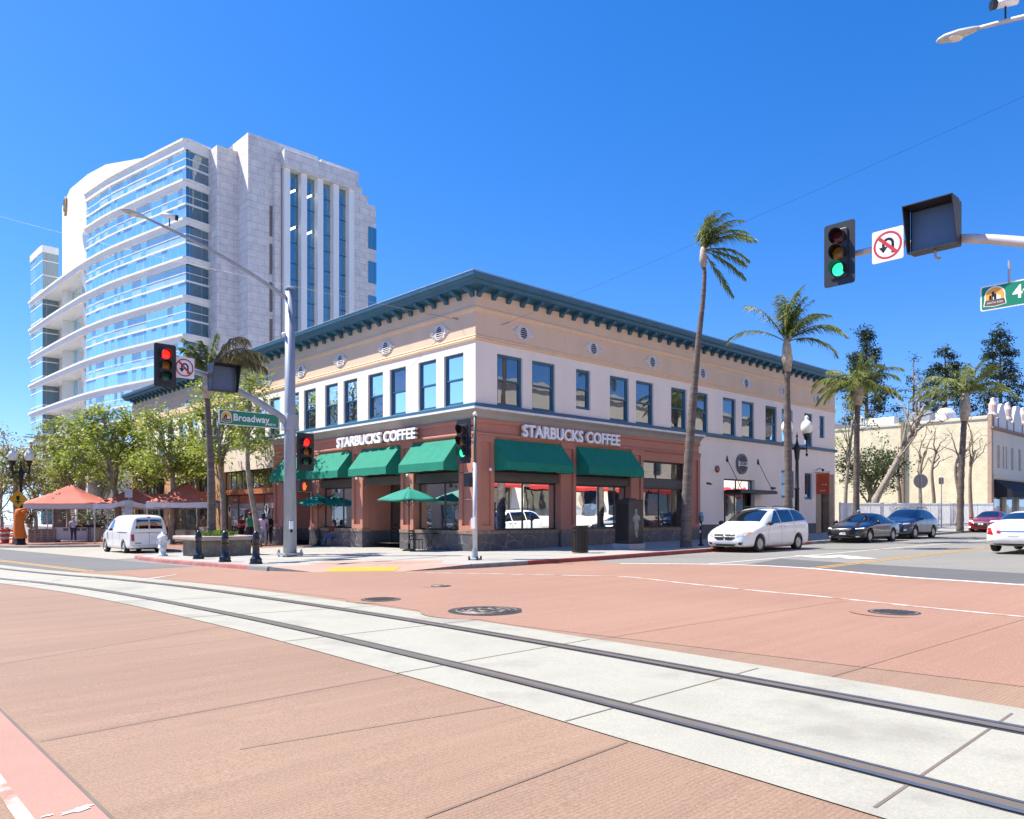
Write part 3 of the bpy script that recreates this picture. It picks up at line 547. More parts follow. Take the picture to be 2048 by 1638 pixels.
for x, z, h in ((8.1, 1.9, .5), (8.1, 1.1, .6), (9.2, 1.9, .5), (9.2, 1.2, .5)): M().box(x, x+.55, .335, .345, z, z+h).build('window_poster', mat('poster', (.52, .50, .50), .7, var=.5, scale=3.), bld)
rs = M(); rs.add([(11.0, .8, .5), (11.7, .8, .85), (11.4, .8, 2.8), (10.95, .8, 2.8)], [(0, 1, 2, 3)]); rs.add([(12.9, 1.2, .55), (14.1, 1.2, .8), (13.3, 1.2, 2.8), (12.9, 1.2, 2.8)], [(0, 1, 2, 3)]); rs.build('red_display_panel', mat('red_display', (.55, .05, .03), .6), bld)
# awnings
def awning(side, a, b, sag=0):
    f = fr(side); w = M(); o = .9; zt, zv, zb = 4.56, 3.60, 3.26; n = 10; rows = []
    for i in range(n+1):
        s = a+(b-a)*i/n; rows += [f(s, .13, zt), f(s, .13+(o-.13)*.5, (zt+zv)/2-.012), f(s, o, zv), f(s, o+.005, zb+.012*math.sin(i*2.1))]
    w.add(rows, [(4*i+j, 4*i+j+1, 4*i+j+5, 4*i+j+4) for i in range(n) for j in range(3)])
    for s in (a, b): w.add([f(s, .13, zt), f(s, o, zv), f(s, o+.005, zb), f(s, .13, zb)], [(0, 1, 2, 3)])
    r_ = w.build('awning', AWN, bld)
    t = M(); t.tube([f(a+.02, .14, zb+.04), f(a+.02, o-.02, zb+.04), f(b-.02, o-.02, zb+.04), f(b-.02, .14, zb+.04)], .02, 6); t.tube([f(a+.02, .14, zt-.05), f(a+.02, o-.03, zv-.02)], .015, 6); t.build('awning_frame', STEEL, r_)
awning('R', .91, 4.86); awning('R', 5.86, 9.82)
for a, b in ((.93, 4.05), (5.01, 8.13), (9.09, 12.23), (13.19, 16.2)): awning('L', a, b)
# raised letters of the shop sign
def letters(side, s0, s1, z, h):
    me = text_mesh('STARBUCKS COFFEE', 1., .0, .008, 1., 'CENTER', 1.02)
    xs = [v.co.x for v in me.vertices]; zs = [v.co.z for v in me.vertices]; kx = (s1-s0)/(max(xs)-min(xs)); kz = h/(max(zs)-min(zs)); cx = (max(xs)+min(xs))/2; cz = (max(zs)+min(zs))/2
    m = M(); fs = [tuple(p.vertices) for p in me.polygons]
    for i, (dx, dz) in enumerate(((0, 0), (.022, 0), (-.022, 0), (.011, .014), (-.011, -.014), (-.011, .014), (.011, -.014))):        # heavy strokes: each letter thickened sideways
        y = -.11-.0015*i; n = len(m.v); vs = [((v.co.x-cx)*kx+dx, y, z+(v.co.z-cz)*kz+dz) for v in me.vertices]; m.add(vs, fs); ec = {}
        for f in fs:
            for a, b in zip(f, f[1:]+f[:1]): ec[(a, b)] = ec.get((a, b), 0)+1
        for (a, b) in ec:
            if (b, a) not in ec: m.v += [vs[a], vs[b], (vs[b][0], 0, vs[b][2]), (vs[a][0], 0, vs[a][2])]; q = len(m.v); m.f.append((q-4, q-3, q-2, q-1))
    bpy.data.meshes.remove(me); m.xf(Matrix.Translation(((s0+s1)/2, -.20, 0)) if side == 'R' else Matrix.Translation((-.27, (s0+s1)/2, 0)) @ Matrix.Rotation(R(-90), 4, 'Z')); return m.build('sign_lettering', LETTER, bld, fix=False)
for side, s0, s1 in (('R', 2.5, 8.6), ('L', 3.7, 9.9)): m = M(); fbox(m, side, s0, s1, .02, .24 if side == 'L' else .17, 4.94, 5.06); m.build('sign_raceway', TERRA, bld)
letters('R', 2.37, 8.74, 4.99, .50); letters('L', 3.55, 10.06, 4.99, .46)
# white stretch beyond the shop on the right-hand street
m = M(); fwall(m, 'R', 15.76, RL, .95, 5.78, [(18.3, 21.65, .95, 3.52), (24.85, 26.5, 2.55, 4.25), (27.9, 28.9, 2.5, 4.2), (29.45, 32.15, .95, 4.25)], .25); m.build('plain_wall', CREAM, bld)
m = M(); fwall(m, 'R', 15.76, RL, -1, .95, [(18.3, 21.65, -1, .95), (29.45, 32.15, -1, .95)], .25, .02); m.build('painted_base', GREYB, bld)
m = M(); fwall(m, 'R', 29.45, 32.15, .0, 4.25, [(30.3, 31.5, .2, 3.9)], .5, -.03); m.build('tan_door_surround', mat('tan_stone', (.36, .26, .17), .8, var=.15, scale=3., bump=.2), bld)
dr = M(); fbox(dr, 'R', 30.3, 31.5, -.6, -.5, .1, 2.9); dr = dr.build('door', BLACK, bld); m = M(); fbox(m, 'R', 30.38, 31.42, -.49, -.48, .5, 2.7); m.build('pane', UPG, dr); m = M(); fbox(m, 'R', 30.5, 30.55, -.47, -.40, 1.2, 1.9); m.build('handle', STEEL, dr)
for a, b, z0, z1 in ((24.85, 26.5, 2.55, 4.25), (27.9, 28.9, 2.5, 4.2)): window('R', a, b, z0, z1, int(a*3))
bk = M(); bk.quad((18.3, .5, 0), (21.65, .5, 0), (21.65, .5, 3.6), (18.3, .5, 3.6)); bk.quad((18.3, .02, 3.52), (21.65, .02, 3.52), (21.65, .5, 3.52), (18.3, .5, 3.52)); bk.quad((24.8, .6, 2.4), (29., .6, 2.4), (29., .6, 4.4), (24.8, .6, 4.4)); bk.build('doorway_back', DARK, bld)
shopwin('R', 18.3, 21.65, 2.75, 3.52, [19.9], -.2, 'transom_window', UPG); dr = shopwin('R', 18.9, 21.0, .12, 2.72, [19.95], -.3, 'door', UPG)
for s in (19.85, 20.05): M().tube([(s, .24, 1.), (s, .24, 1.7)], .02, 8).build('handle', STEEL, dr)
m = M(); fbox(m, 'R', 18.3, 22.4, .02, 1.05, 2.70, 2.86); fbox(m, 'R', 18.35, 22.35, .08, 1.0, 2.86, 2.90); m = m.build('entry_canopy', BLACK, bld, bevel=.01)
for s in (18.6, 22.0): M().tube([(s, -.95, 2.88), (s, -.03, 4.62)], .018, 8).prism([(s-.1, 4.55), (s, 4.82), (s+.1, 4.55), (s, 4.45)], -.05, 0).build('canopy_rod', BLACK, m)
# round wall sign over that door
rsx, rsz = 20.12, 4.42
m = M().lathe([(.58, 0), (.58, .05), (.55, .06)], (0, 0, 0), 40); m.xf(Matrix.Translation((rsx, -.07, rsz)) @ Matrix.Rotation(R(90), 4, 'X')); sg = m.build('round_sign', mat('sign_grey', (.13, .14, .15), .5), bld)
m = M().lathe([(.46, 0), (.46, .012)], (0, 0, 0), 40); m.xf(Matrix.Translation((rsx, -.13, rsz)) @ Matrix.Rotation(R(90), 4, 'X')); m.build('sign_face', mat('sign_black', (.03, .035, .03), .5), sg)
M().add([(rsx+x, -.146, rsz+z) for x, z in ((-.5, .16), (-.25, .11), (0, .10), (.25, .11), (.5, .16), (.5, -.16), (.25, -.11), (0, -.10), (-.25, -.11), (-.5, -.16))], [tuple(range(10))]).build('sign_ribbon', LETTER, sg)
text('sign_word', 'CROSBY', .22, (rsx, -.152, rsz), BLACK, sg, 0, .004, .01, 1.05)
m = M().ball((0, 0, 0), .2, 14, 8, (1, .45, 1)); m.xf(Matrix.Translation((17.55, -.06, 4.02))); m.build('alarm_bell', mat('bell_red', (.30, .12, .09), .5, .4), bld, True)
for q in ((16.55, 16.75, -.12, 0, 3.15, 3.25), (16.8, 16.95, -.1, 0, 3.13, 3.2), (23.55, 23.85, -.16, 0, 3.05, 3.17)): M().box(*q).build('wall_lamp', BLACK, bld)
for c, r in [((.62, -.2, 3.3), .07)]+[((-.22, s, 3.2), .06) for s in (4.35, 7.95, 8.5, 12.6, 16.6)]: M().ball(c, r, 10, 6).build('security_camera', LETTER, bld, True)
# Broadway side beyond the coffee shop: cream fascia, dark transoms, orange beam and shopfronts
ORA = mat('orange_beam_paint', (.42, .14, .05), .6, var=.15); OCH = mat('ochre_pier', (.50, .30, .15), .8, var=.15, scale=1.5); CRM2 = mat('cream_fascia', (.72, .62, .50), .85, var=.08, scale=.6)
m = M(); fwall(m, 'L', 17.32, LL, 4.16, 5.8, [], .1, .04); m.build('fascia', CRM2, bld)
run(M(), [(.04, 5.30), (.12, 5.34), (.16, 5.44), (.04, 5.46)], .01, LL).v
for a, b in ((24.3, 25.75), (33.2, 34.4), (40.9, 41.85)): m = M(); fbox(m, 'L', a, b, -.3, .12, -1, 5.3); m.build('ochre_pier', OCH, bld)
m = M(); fbox(m, 'L', 25.8, 40.9, .045, .12, 4.62, 5.1); m.build('rust_band', mat('rust_band', (.52, .26, .12), .8, var=.12), bld)
for a, b in ((17.36, 24.3), (25.75, 33.2), (34.4, 40.9)):
    n = 9; shopwin('L', a, b, 3.02, 4.16, [a+(b-a)*k/n for k in range(1, n)], -.1, 'transom_window', UPG)
    m = M(); fbox(m, 'L', a, b, -.2, .10, 2.72, 3.02); m.build('beam', ORA, bld); shopwin('L', a, b, .42, 2.72, [a+(b-a)*k/4 for k in range(1, 4)], -.15, 'shop_window')
    m = M(); fbox(m, 'L', a, b, -.25, -.08, -1, .42); m.build('shop_base', MARB, bld)
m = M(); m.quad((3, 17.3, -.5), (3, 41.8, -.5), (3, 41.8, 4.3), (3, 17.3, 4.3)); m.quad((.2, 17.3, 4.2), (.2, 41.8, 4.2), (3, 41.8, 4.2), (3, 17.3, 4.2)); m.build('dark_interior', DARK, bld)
for a, c in ((18.1, 0), (22.6, 0), (21.2, 1), (19.0, 1)):
    m = M(); pts = [(.35+.05*math.sin(k*1.6), a+k*.1) for k in range(8)]; vs = [(x, y, .5) for x, y in pts]+[(x, y, 2.7) for x, y in pts]; m.add(vs, [(k, k+1, k+9, k+8) for k in range(7)]); m.build('curtain', mat('mustard_curtain', (.34, .26, .07), .9, var=.2), bld)
for a in (17.9, 22.9): M().disc((-.122, a+.3, 1.75), .22, 24, 'x', .38).build('window_decal', LETTER, bld); M().disc((-.124, a+.3, 1.85), .15, 20, 'x', .2).build('decal_centre', DARKG, bld)
# wires from the wall
for p, q in (((-.02, 1.1, 9.5), (-.3, 1.05, 9.51)), ((1.4, -.02, 9.3), (1.6, -.3, 9.4))): M().tube([p, q], .012, 5).build('wire_anchor', BLACK, bld)
# street banner on the far end of the wall
bn = thing('banner_sign', 'orange-red blade sign with white lettering beside the tan doorway', 'sign', W(29.3, 0, .13), TH)
m = M().box(-.025, .025, -.98, -.12, 2.55, 3.92); pnl = m.build('banner_panel', mat('banner_red', (.62, .085, .02), .6, var=.05), bn)
text('banner_word', 'north', .16, (-.027, -.55, 2.78), LETTER, pnl, R(-90), .004); m = M(); m.box(-.03, -.026, -.75, -.5, 3.16, 3.185); m.add([(-.0285, -.75, 3.24), (-.0285, -.82, 3.172), (-.0285, -.75, 3.1)], [(0, 1, 2)]); m.build('banner_arrow', LETTER, pnl)
m = M(); m.tube([(0, .0, 3.98), (0, -1.02, 3.98)], .02, 6); m.tube([(0, -.05, 4.1), (0, -.3, 4.25), (0, -.5, 4.15)], .025, 6); m.ball((0, -.55, 4.12), .09, 8, 6); m.build('bracket', BLACK, bn)
# ------------------------------------------------------------------ curved glass office tower up the left-hand street
STONE = stone('tower_stone', (.76, .70, .66), (.70, .65, .61), (.52, .47, .44), 1.55, .78, .03); WHT = mat('white_concrete', (.84, .82, .78), .7, var=.05, scale=.3, dirt=((.55, .53, .5), .4, .62, .3), stretch=(1, 1, .3))
def curtain(name, tint, refl, stripe):
    m, t, b = nodes(name); L = t.links.new; t.nodes.remove(b); uv = N(t, 'ShaderNodeUVMap'); sp = N(t, 'ShaderNodeSeparateXYZ'); L(uv.outputs[0], sp.inputs[0])
    di = N(t, 'ShaderNodeBsdfDiffuse'); gl = N(t, 'ShaderNodeBsdfGlossy', i_Roughness=.03); gl.inputs[0].default_value = (.85, .95, 1, 1)
    br = N(t, 'ShaderNodeTexBrick', offset=.0); L(uv.outputs[0], br.inputs['Vector']); br.inputs['Scale'].default_value = 1; br.inputs['Brick Width'].default_value = 1.5; br.inputs['Row Height'].default_value = 40; br.inputs['Mortar Size'].default_value = .0
    br.inputs['Color1'].default_value = (*tint, 1); br.inputs['Color2'].default_value = (*[min(1, c*1.15+.01) for c in tint], 1)
    wv = N(t, 'ShaderNodeMath', operation='PINGPONG'); L(sp.outputs[0], wv.inputs[0]); wv.inputs[1].default_value = .75
    cm = N(t, 'ShaderNodeMath', operation='LESS_THAN'); L(wv.outputs[0], cm.inputs[0]); cm.inputs[1].default_value = .035
    mu = N(t, 'ShaderNodeMath', operation='MULTIPLY'); L(cm.outputs[0], mu.inputs[0]); mu.inputs[1].default_value = .75
    mx = N(t, 'ShaderNodeMix', data_type='RGBA'); L(mu.outputs[0], mx.inputs[0]); L(br.outputs[0], mx.inputs[6]); mx.inputs[7].default_value = (*stripe, 1); L(mx.outputs[2], di.inputs[0])
    fr_ = N(t, 'ShaderNodeFresnel', i_IOR=1.5); ad = N(t, 'ShaderNodeMath', operation='ADD', use_clamp=True); L(fr_.outputs[0], ad.inputs[0]); ad.inputs[1].default_value = refl
    sb = N(t, 'ShaderNodeMath', operation='MULTIPLY_ADD', use_clamp=True); L(cm.outputs[0], sb.inputs[0]); sb.inputs[1].default_value = -.5; L(ad.outputs[0], sb.inputs[2])
    nz = N(t, 'ShaderNodeTexNoise', i_Scale=.25); bp = N(t, 'ShaderNodeBump', i_Strength=.2, i_Distance=.3); L(nz.outputs[0], bp.inputs['Height']); L(bp.outputs[0], gl.inputs['Normal'])
    ms = N(t, 'ShaderNodeMixShader'); L(sb.outputs[0], ms.inputs[0]); L(di.outputs[0], ms.inputs[1]); L(gl.outputs[0], ms.inputs[2]); L(ms.outputs[0], t.nodes['Material Output'].inputs[0]); return m
TG = curtain('tower_glass', (.20, .42, .56), .13, (.60, .68, .72)); TS = curtain('spandrel_glass', (.36, .55, .62), .10, (.5, .58, .62)); TD = curtain('shaded_glass', (.06, .13, .16), .12, (.30, .38, .42)); TB = curtain('deep_blue_glass', (.02, .12, .19), .25, (.06, .20, .27))  # shaded_glass: darker copy, with the shade of faces turned from the sun in its colour
tw = thing('office_tower', 'tall white office tower with curved bands of pale blue glass and grey stone panels', 'tower', (0, 0, 0))
def T(px, Y): return Vector(((px-HX)/F*Y, Y))
CUR = spline([tuple(T(*p)) for p in ((372, 86), (313, 89.5), (255, 93.3), (215.8, 96.3), (172.8, 100.7))], 6)
CU2 = spline([tuple(T(*p)) for p in ((215.8, 96.3), (172.8, 100.7), (122, 108.2), (85, 115), (62, 120))], 6)[6:]
FULL = CUR+CU2[1:]; FL = 4.27; TOPZ = 43.2
def offs(poly, d):
    out = []
    for i, p in enumerate(poly):
        a, b = Vector(poly[max(0, i-1)]), Vector(poly[min(len(poly)-1, i+1)]); t = (b-a).normalized(); out.append((p[0]+t.y*d, p[1]-t.x*d))
    return out          # +d moves away from the street side, into the building
def band(m, poly, z0, z1, thick, out=0.):
    o = offs(poly, -out); i_ = offs(poly, thick); n = len(poly)
    vs = [(x, y, z0) for x, y in o]+[(x, y, z1) for x, y in o]+[(x, y, z1) for x, y in i_]+[(x, y, z0) for x, y in i_]
    return m.add(vs, [(k+r*n, k+1+r*n, k+1+((r+1) % 4)*n, k+((r+1) % 4)*n) for k in range(n-1) for r in range(4)]+[(0, n, 2*n, 3*n), (4*n-1, 3*n-1, 2*n-1, n-1)])
# face seen edge-on at the right of the curve
P0 = T(372, 86); P1 = Vector((P0.x+.581*2.75, P0.y+.814*2.75))
def wallq(m, p, q, z0, z1): return m.quad((p[0], p[1], z0), (q[0], q[1], z0), (q[0], q[1], z1), (p[0], p[1], z1))
SIDE = [tuple(P1), tuple(P0)]
for k in range(0, 11):
    zt = TOPZ-FL*k if k == 0 else 38.75-FL*(k-1); 
    if zt < -4: break
    lo_ = zt-(1.15 if k == 0 else .8); nx = 38.75-FL*k
    sec = FULL if k >= 2 else CUR
    m = M(); band(m, SIDE+sec, lo_, zt, 2.4 if k >= 2 else .5, .22); band(m, SIDE+sec, zt-.25, zt, .3, .42); m.build('floor_band', WHT, tw)
    m = M(); band(m, SIDE+CUR, lo_-1.95, lo_-1.75, .1, .1); band(m, SIDE+CUR, lo_-.95, lo_-.88, .1, .05); m.build('transom_band', WHT, tw)
    o = CUR
    g = M(); gs = M()
    for a, b in zip(o, o[1:]): wallq(gs, a, b, lo_-1.85, lo_); wallq(g, a, b, nx, lo_-1.85)
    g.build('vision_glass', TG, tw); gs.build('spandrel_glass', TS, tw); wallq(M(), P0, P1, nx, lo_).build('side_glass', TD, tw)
# white wall with the recessed balconies and the seal
REC = offs(CU2, 2.2); PEN = offs(spline([tuple(T(*p)) for p in ((350, 87.5), (290, 91.2), (240, 94.6), (197, 98.3), (161, 101.8), (126, 106.2), (110, 109.7))], 1), .9); PZ = (43.3, 44.1, 45.1, 46.3, 46.6, 46.5, 45.4)
m = M(); n = len(PEN); vs = [(x, y, 34) for x, y in PEN]+[(x, y, z) for (x, y), z in zip(PEN, PZ)]; bk = [(x+9, y+9) for x, y in PEN]; vs += [(x, y, z-.2) for (x, y), z in zip(bk, PZ)]; m.add(vs, [(k, k+1, n+k+1, n+k) for k in range(n-1)]+[(n+k, n+k+1, 2*n+k+1, 2*n+k) for k in range(n-1)]); m.build('penthouse_wall', WHT, tw)
e = PEN[-1]; m = M(); wallq(m, e, (e[0]+6, e[1]+8), -1, 45.3); m.build('end_wall', WHT, tw)
m = M(); zs = 34.2
R_ = [REC[0]]+[p for p in REC[1:]]
for a, b in zip(R_, R_[1:]): wallq(m, a, b, -1, 36)
st, en = CU2[0], REC[0]; wallq(m, st, en, -1, 36); m.build('recess_wall', mat('recess_concrete', (.70, .65, .58), .8), tw)
for k in range(1, 9):
    z1 = 38.75-FL*k-.9; z0 = z1-2.0
    m = M()
    i0, i1 = 3, 11
    pts = offs(REC, -.06)[i0:i1]
    for a, b in zip(pts, pts[1:]): wallq(m, a, b, z0-.6, z1)
    m.build('recess_window', TG, tw)
    m = M()
    q = offs(REC, -1.0); m.add([(*CU2[1], z1+.6), (*CU2[2], z1+.6), (*q[2], z0-1.0), (*q[1], z0-1.0)], [(0, 1, 2, 3)]); m.build('tapered_fin', WHT, tw)
    m = M()
    for i in range(2, 12, 2): m.tube([(*CU2[i], z1+.5), (*offs(REC, -.1)[i], z1+1.6)], .05, 4)
    m.build('sunshade_rod', GREYT, tw)
# glass end wing
wg = CU2[-7:]; m = M(); zt = 41.6
for a, b in zip(wg, wg[1:]): wallq(m, a, b, -1, zt-1)
m.build('wing_glass', curtain('wing_glass', (.22, .42, .50), .2, (.5, .6, .64)), tw)
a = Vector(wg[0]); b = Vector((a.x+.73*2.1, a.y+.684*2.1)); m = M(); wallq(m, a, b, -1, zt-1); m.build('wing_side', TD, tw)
m = M(); band(m, [tuple(b)]+wg, zt-1, zt, .6, .15); m.build('wing_parapet', WHT, tw)
m = M()
for k in range(16): z = zt-1-FL/2*k-1.3; band(m, [tuple(b)]+wg, z, z+.13, .05, .06)
m.build('wing_mullion', WHT, tw)
sc_ = T(133.5, 103.2); n_ = Vector((-.82, -.57)).normalized()
m = M().lathe([(1.0, 0), (1.0, .15), (.85, .2), (.8, .12), (.0, .14)], (0, 0, 0), 28); dk = Matrix.Translation((sc_.x, sc_.y, 42.6)) @ n_.to_3d().to_track_quat('Z', 'Y').to_matrix().to_4x4() @ Matrix.Diagonal((1.25, 1.25, 1.6, 1)); m.xf(dk)
sl_ = m.build('wall_seal', mat('bronze_seal', (.36, .27, .15), .6, .3, var=.5, scale=2.), tw)
# stone blocks
def L2(p, du, dv): return Vector((p.x+UX*du-UY*dv, p.y+UY*du+UX*dv))
Q2 = Vector((-32.85, 86.65)); Q3 = L2(Q2, 2.35, 0); Q4 = L2(Q3, 0, -2.75)
m = M(); ZS = 42.9
wallq(m, P1, Q2, -1, ZS); wallq(m, Q2, Q3, -1, ZS); m.add([(*P1, ZS), (*Q2, ZS), (*Q3, ZS), (*L2(Q3, 0, 6), ZS), (*L2(P1, 0, 6), ZS)], [(0, 1, 2, 3, 4)]); m.build('stone_buttress', STONE, tw, fix=False)
m = M(); wallq(m, L2(Q4, 0, 4), Q4, -1, 44.1)
segs = [(0, 8.6, 44.1), (8.6, 14.7, 42.2), (14.7, 15.45, 41.4), (15.45, 16.65, 40.4)]
for i, (a, b, z) in enumerate(segs):
    wallq(m, L2(Q4, a, 0), L2(Q4, b, 0), -1, z); m.quad((*L2(Q4, a, 0), z), (*L2(Q4, b, 0), z), (*L2(Q4, b, 12), z), (*L2(Q4, a, 12), z)); wallq(m, L2(Q4, b, 0), L2(Q4, b, 12), -1, z)
m.build('stone_wall', STONE, tw)
m = M(); c = [L2(Q4, 9.3, .5), L2(Q4, 14.5, .5), L2(Q4, 14.5, 9), L2(Q4, 9.3, 9)]; m.add([(*p, 42) for p in c]+[(*p, 44.2) for p in c], [(0, 1, 5, 4), (1, 2, 6, 5), (2, 3, 7, 6), (3, 0, 4, 7), (4, 5, 6, 7)]); m.build('roof_block', STONE, tw)
def pbox(m, d0, d1, o0, o1, z0, z1):
    c = [L2(Q4, d0, -o1), L2(Q4, d1, -o1), L2(Q4, d1, -o0), L2(Q4, d0, -o0)]
    return m.add([(*p, z0) for p in c]+[(*p, z1) for p in c], [(0, 3, 2, 1), (4, 5, 6, 7), (0, 1, 5, 4), (1, 2, 6, 5), (2, 3, 7, 6), (3, 0, 4, 7)])
m = M(); pbox(m, 3.7, 12.9, -.2, 1.25, 41.1, 43.0); m.build('entablature', STONE, tw)
m = M(); pbox(m, 4.0, 8.2, .2, .8, 43.02, 43.35); pbox(m, 9.4, 12.6, .2, .8, 43.02, 43.3); m.build('roof_kerb', WHT, tw)
for k in range(5):
    d = 3.85+2.1*k; m = M(); pbox(m, d, d+.72, .1, .95, -1, 41.1); m.build('column', WHT, tw)
for k in range(4):
    d = 3.85+2.1*k; m = M(); wallq(m, L2(Q4, d+.72, -.12), L2(Q4, d+2.1, -.12), -1, 41.1); b_ = m.build('bay_glass', TB, tw)
    for j in range(10): z = 39.2-FL*j; pbox(M(), d+.72, d+2.1, .13, .17, z-1.9, z-1.8).build('bay_mullion', TEALF, b_); pbox(M(), d+.72, d+2.1, .13, .17, z, z+.1).build('bay_mullion', TEALF, b_)
    m = M(); rnd = random.Random(k)
    for j in (0, 2, 5):
        if (k, j) in ((0, 0), (1, 0), (0, 2), (1, 2)): m.quad((*L2(Q4, d+1.0, -.19), 38.6-FL*j*.5), (*L2(Q4, d+1.75, -.19), 39.1-FL*j*.5), (*L2(Q4, d+1.75, -.19), 39.35-FL*j*.5), (*L2(Q4, d+1.0, -.19), 38.85-FL*j*.5))
    if m.v: m.build('ceiling_light', emit('office_light', (1, .93, .75), 2.2), b_)
m = M(); pbox(m, 2.9, 3.6, .0, .55, -1, 41.6); m.build('pilaster', STONE, tw)
for j in range(9): m = M(); pbox(m, 2.5, 2.85, .01, .03, 33.2-FL*j, 37.0-FL*j-.35); m.build('slot_window', mat('slot_shadow', (.20, .17, .15), .9), tw)  # flat dark panels, the shade of the narrow slots painted as a colour
for j in range(10): m = M(); z = 37.8-FL*j; pbox(m, 15.55, 16.7, .02, .1, z-2.9, z-.2); m.build('stair_window', TB, tw)
# ------------------------------------------------------------------ yellow building past the parking lot
YW = stone('yellow_block_wall', (.74, .65, .43), (.70, .61, .40), (.54, .47, .32), .5, .25, .012); CRF = mat('cream_front', (.66, .58, .47), .85, var=.06, scale=.5)
yb = thing('yellow_building', 'cream commercial building with bare yellow side wall and shaped parapet past the parking lot', 'building', W(66.9, 0, .13), TH)
yz = 10.75
m = M(); m.quad((0, 0, -1), (0, 40, -1), (0, 40, yz-.4), (0, 0, yz)); m.build('side_wall', YW, yb)
m = M(); m.box(-.05, .5, -.06, .3, -1, yz+.1); m.build('corner_quoin', mat('brown_pier', (.40, .28, .20), .8), yb)
m = M(); m.box(-.1, .25, .35, 40, yz-.35, yz-.15); m.build('coping', CRF, yb)
m = M(); m.quad((.2, .3, yz-.5), (16, .3, yz-.5), (16, 40, yz-.5), (.2, 40, yz-.5)); m.build('roof', GREYT, yb)
hol = [(2.0, 2.9, 5.6, 7.9), (3.9, 4.4, 5.6, 7.9), (4.9, 5.4, 5.6, 7.9), (6.8, 7.7, 5.6, 7.9), (9.5, 10.4, 5.6, 7.9), (12.5, 13.4, 5.6, 7.9)]+[(1., 4.6, .4, 3.6), (5.2, 9, .4, 3.6), (9.8, 14, .4, 3.6)]
m = M(); fwall(m, 'R', .5, 16, -1, 9.4, hol, .25); m.build('front_wall', CRF, yb)
par = [(0.5, 9.4), (.5, 10.6), (2.0, 10.6), (2.4, 11.2), (3.1, 12.0), (3.6, 12.2), (4.1, 12.0), (4.8, 11.2), (5.2, 10.6), (7.4, 10.6), (7.8, 11.4), (8.6, 12.4), (9.6, 12.4), (10.4, 11.4), (10.8, 10.6), (16, 10.6), (16, 9.4)]
m = M(); m.prism(par, -.02, .28); m.build('shaped_parapet', mat('white_parapet', (.70, .66, .62), .8), yb)
for x in (1.0, 5.9, 11.6): m = M(); m.lathe([(.45, 10.6), (.5, 10.8), (.38, 11.1), (.42, 11.8), (.25, 12.2), (.2, 12.5), (.0, 12.6)], (x, .1, 0), 12); m.build('finial', mat('finial_pink', (.62, .48, .42), .8), yb)
m = M(); run(m, [(0, 9.3), (.3, 9.4), (.3, 9.6), (0, 9.6)], 16, .0); m.build('cornice', mat('brown_trim', (.28, .19, .14), .8), yb)
for x in (.7, 2.2, 5.2, 7.6, 10.8): m = M(); m.box(x-.09, x+.09, -.08, -.025, 9.6, 10.6); m.build('pilaster_strip', mat('brown_trim', (.28, .19, .14), .8), yb)
m = M(); m.box(.5, 16, -.2, 0, 4.5, 4.75); m.build('belt_course', CRF, yb)
for a, b, c, d in hol:
    m = M(); m.quad((a, .24, c), (b, .24, c), (b, .24, d), (a, .24, d)); m.build('window_pane' if c > 1 else 'shop_glass', TD if c > 1 else UPG, yb)
m = M(); m.add([(.8, -.05, 4.4), (14, -.05, 4.4), (14, -1.6, 3.2), (.8, -1.6, 3.2), (14, -1.6, 2.6), (.8, -1.6, 2.6), (.8, -.05, 2.6), (14, -.05, 2.6)], [(0, 1, 2, 3), (3, 2, 4, 5), (0, 3, 5, 6), (1, 2, 4, 7)]); m.build('dark_awning', mat('navy_awning', (.008, .008, .012), .8), yb)
m = M(); m.box(-.35, -.05, 8.1, 8.4, 0, yz); m.build('downpipe', mat('brown_pipe', (.25, .18, .12), .7), yb)
M().lathe([(.9, 0), (.95, 1.2), (.6, 1.7), (0, 1.8)], (1.5, 4.6, yz-.5), 14).build('roof_duct', WHT, yb); M().box(1, 3, 6.0, 8.2, yz-.5, yz+1.1).build('roof_unit', mat('galvanised', (.45, .46, .46), .5, .5), yb); M().box(.8, 2.2, 9.5, 12.6, yz-.5, yz+.8).build('roof_unit', WHT, yb)
M().tube([(1.2, 13.2, yz-.6), (1.2, 13.2, yz+.9), (1.2, 13.5, yz+1.2), (1.2, 14.0, yz+1.2)], .3, 10).build('roof_pipe', WHT, yb)
M().box(.5, 12, 17, 30, yz-.5, yz+.9).build('stair_head', mat('cream_block', (.62, .54, .42), .85), yb)
# white lot fence
fn = thing('lot_fence', 'white metal picket fence along the parking lot between two buildings', 'fence', W(32.5, -.25, .13), TH)
ln = 34.0; m = M(); rz = lambda x: SLOPE*x*UX
for k in range(15): x = ln*k/14; M().box(x-.05, x+.05, -.05, .05, rz(x)-.3, rz(x)+2.02).build('post', WHITE_P if False else mat('fence_white', (.74, .74, .73), .6), fn)
for z in (.15, 1.85): M().add([(0, -.02, z), (ln, -.02, z+rz(ln)), (ln, -.02, z+.07+rz(ln)), (0, -.02, z+.07), (0, .02, z), (ln, .02, z+rz(ln)), (ln, .02, z+.07+rz(ln)), (0, .02, z+.07)], [(0, 1, 2, 3), (4, 5, 6, 7), (3, 2, 6, 7), (0, 1, 5, 4)]).build('rail', MATS['fence_white'], fn)
for k in range(int(ln/.125)):
    x = .1+.125*k; m.box(x-.03, x+.03, -.045, -.022, rz(x)+.02, rz(x)+1.98)
o = m.build('picket', MATS['fence_white'], fn); o['kind'] = 'stuff'
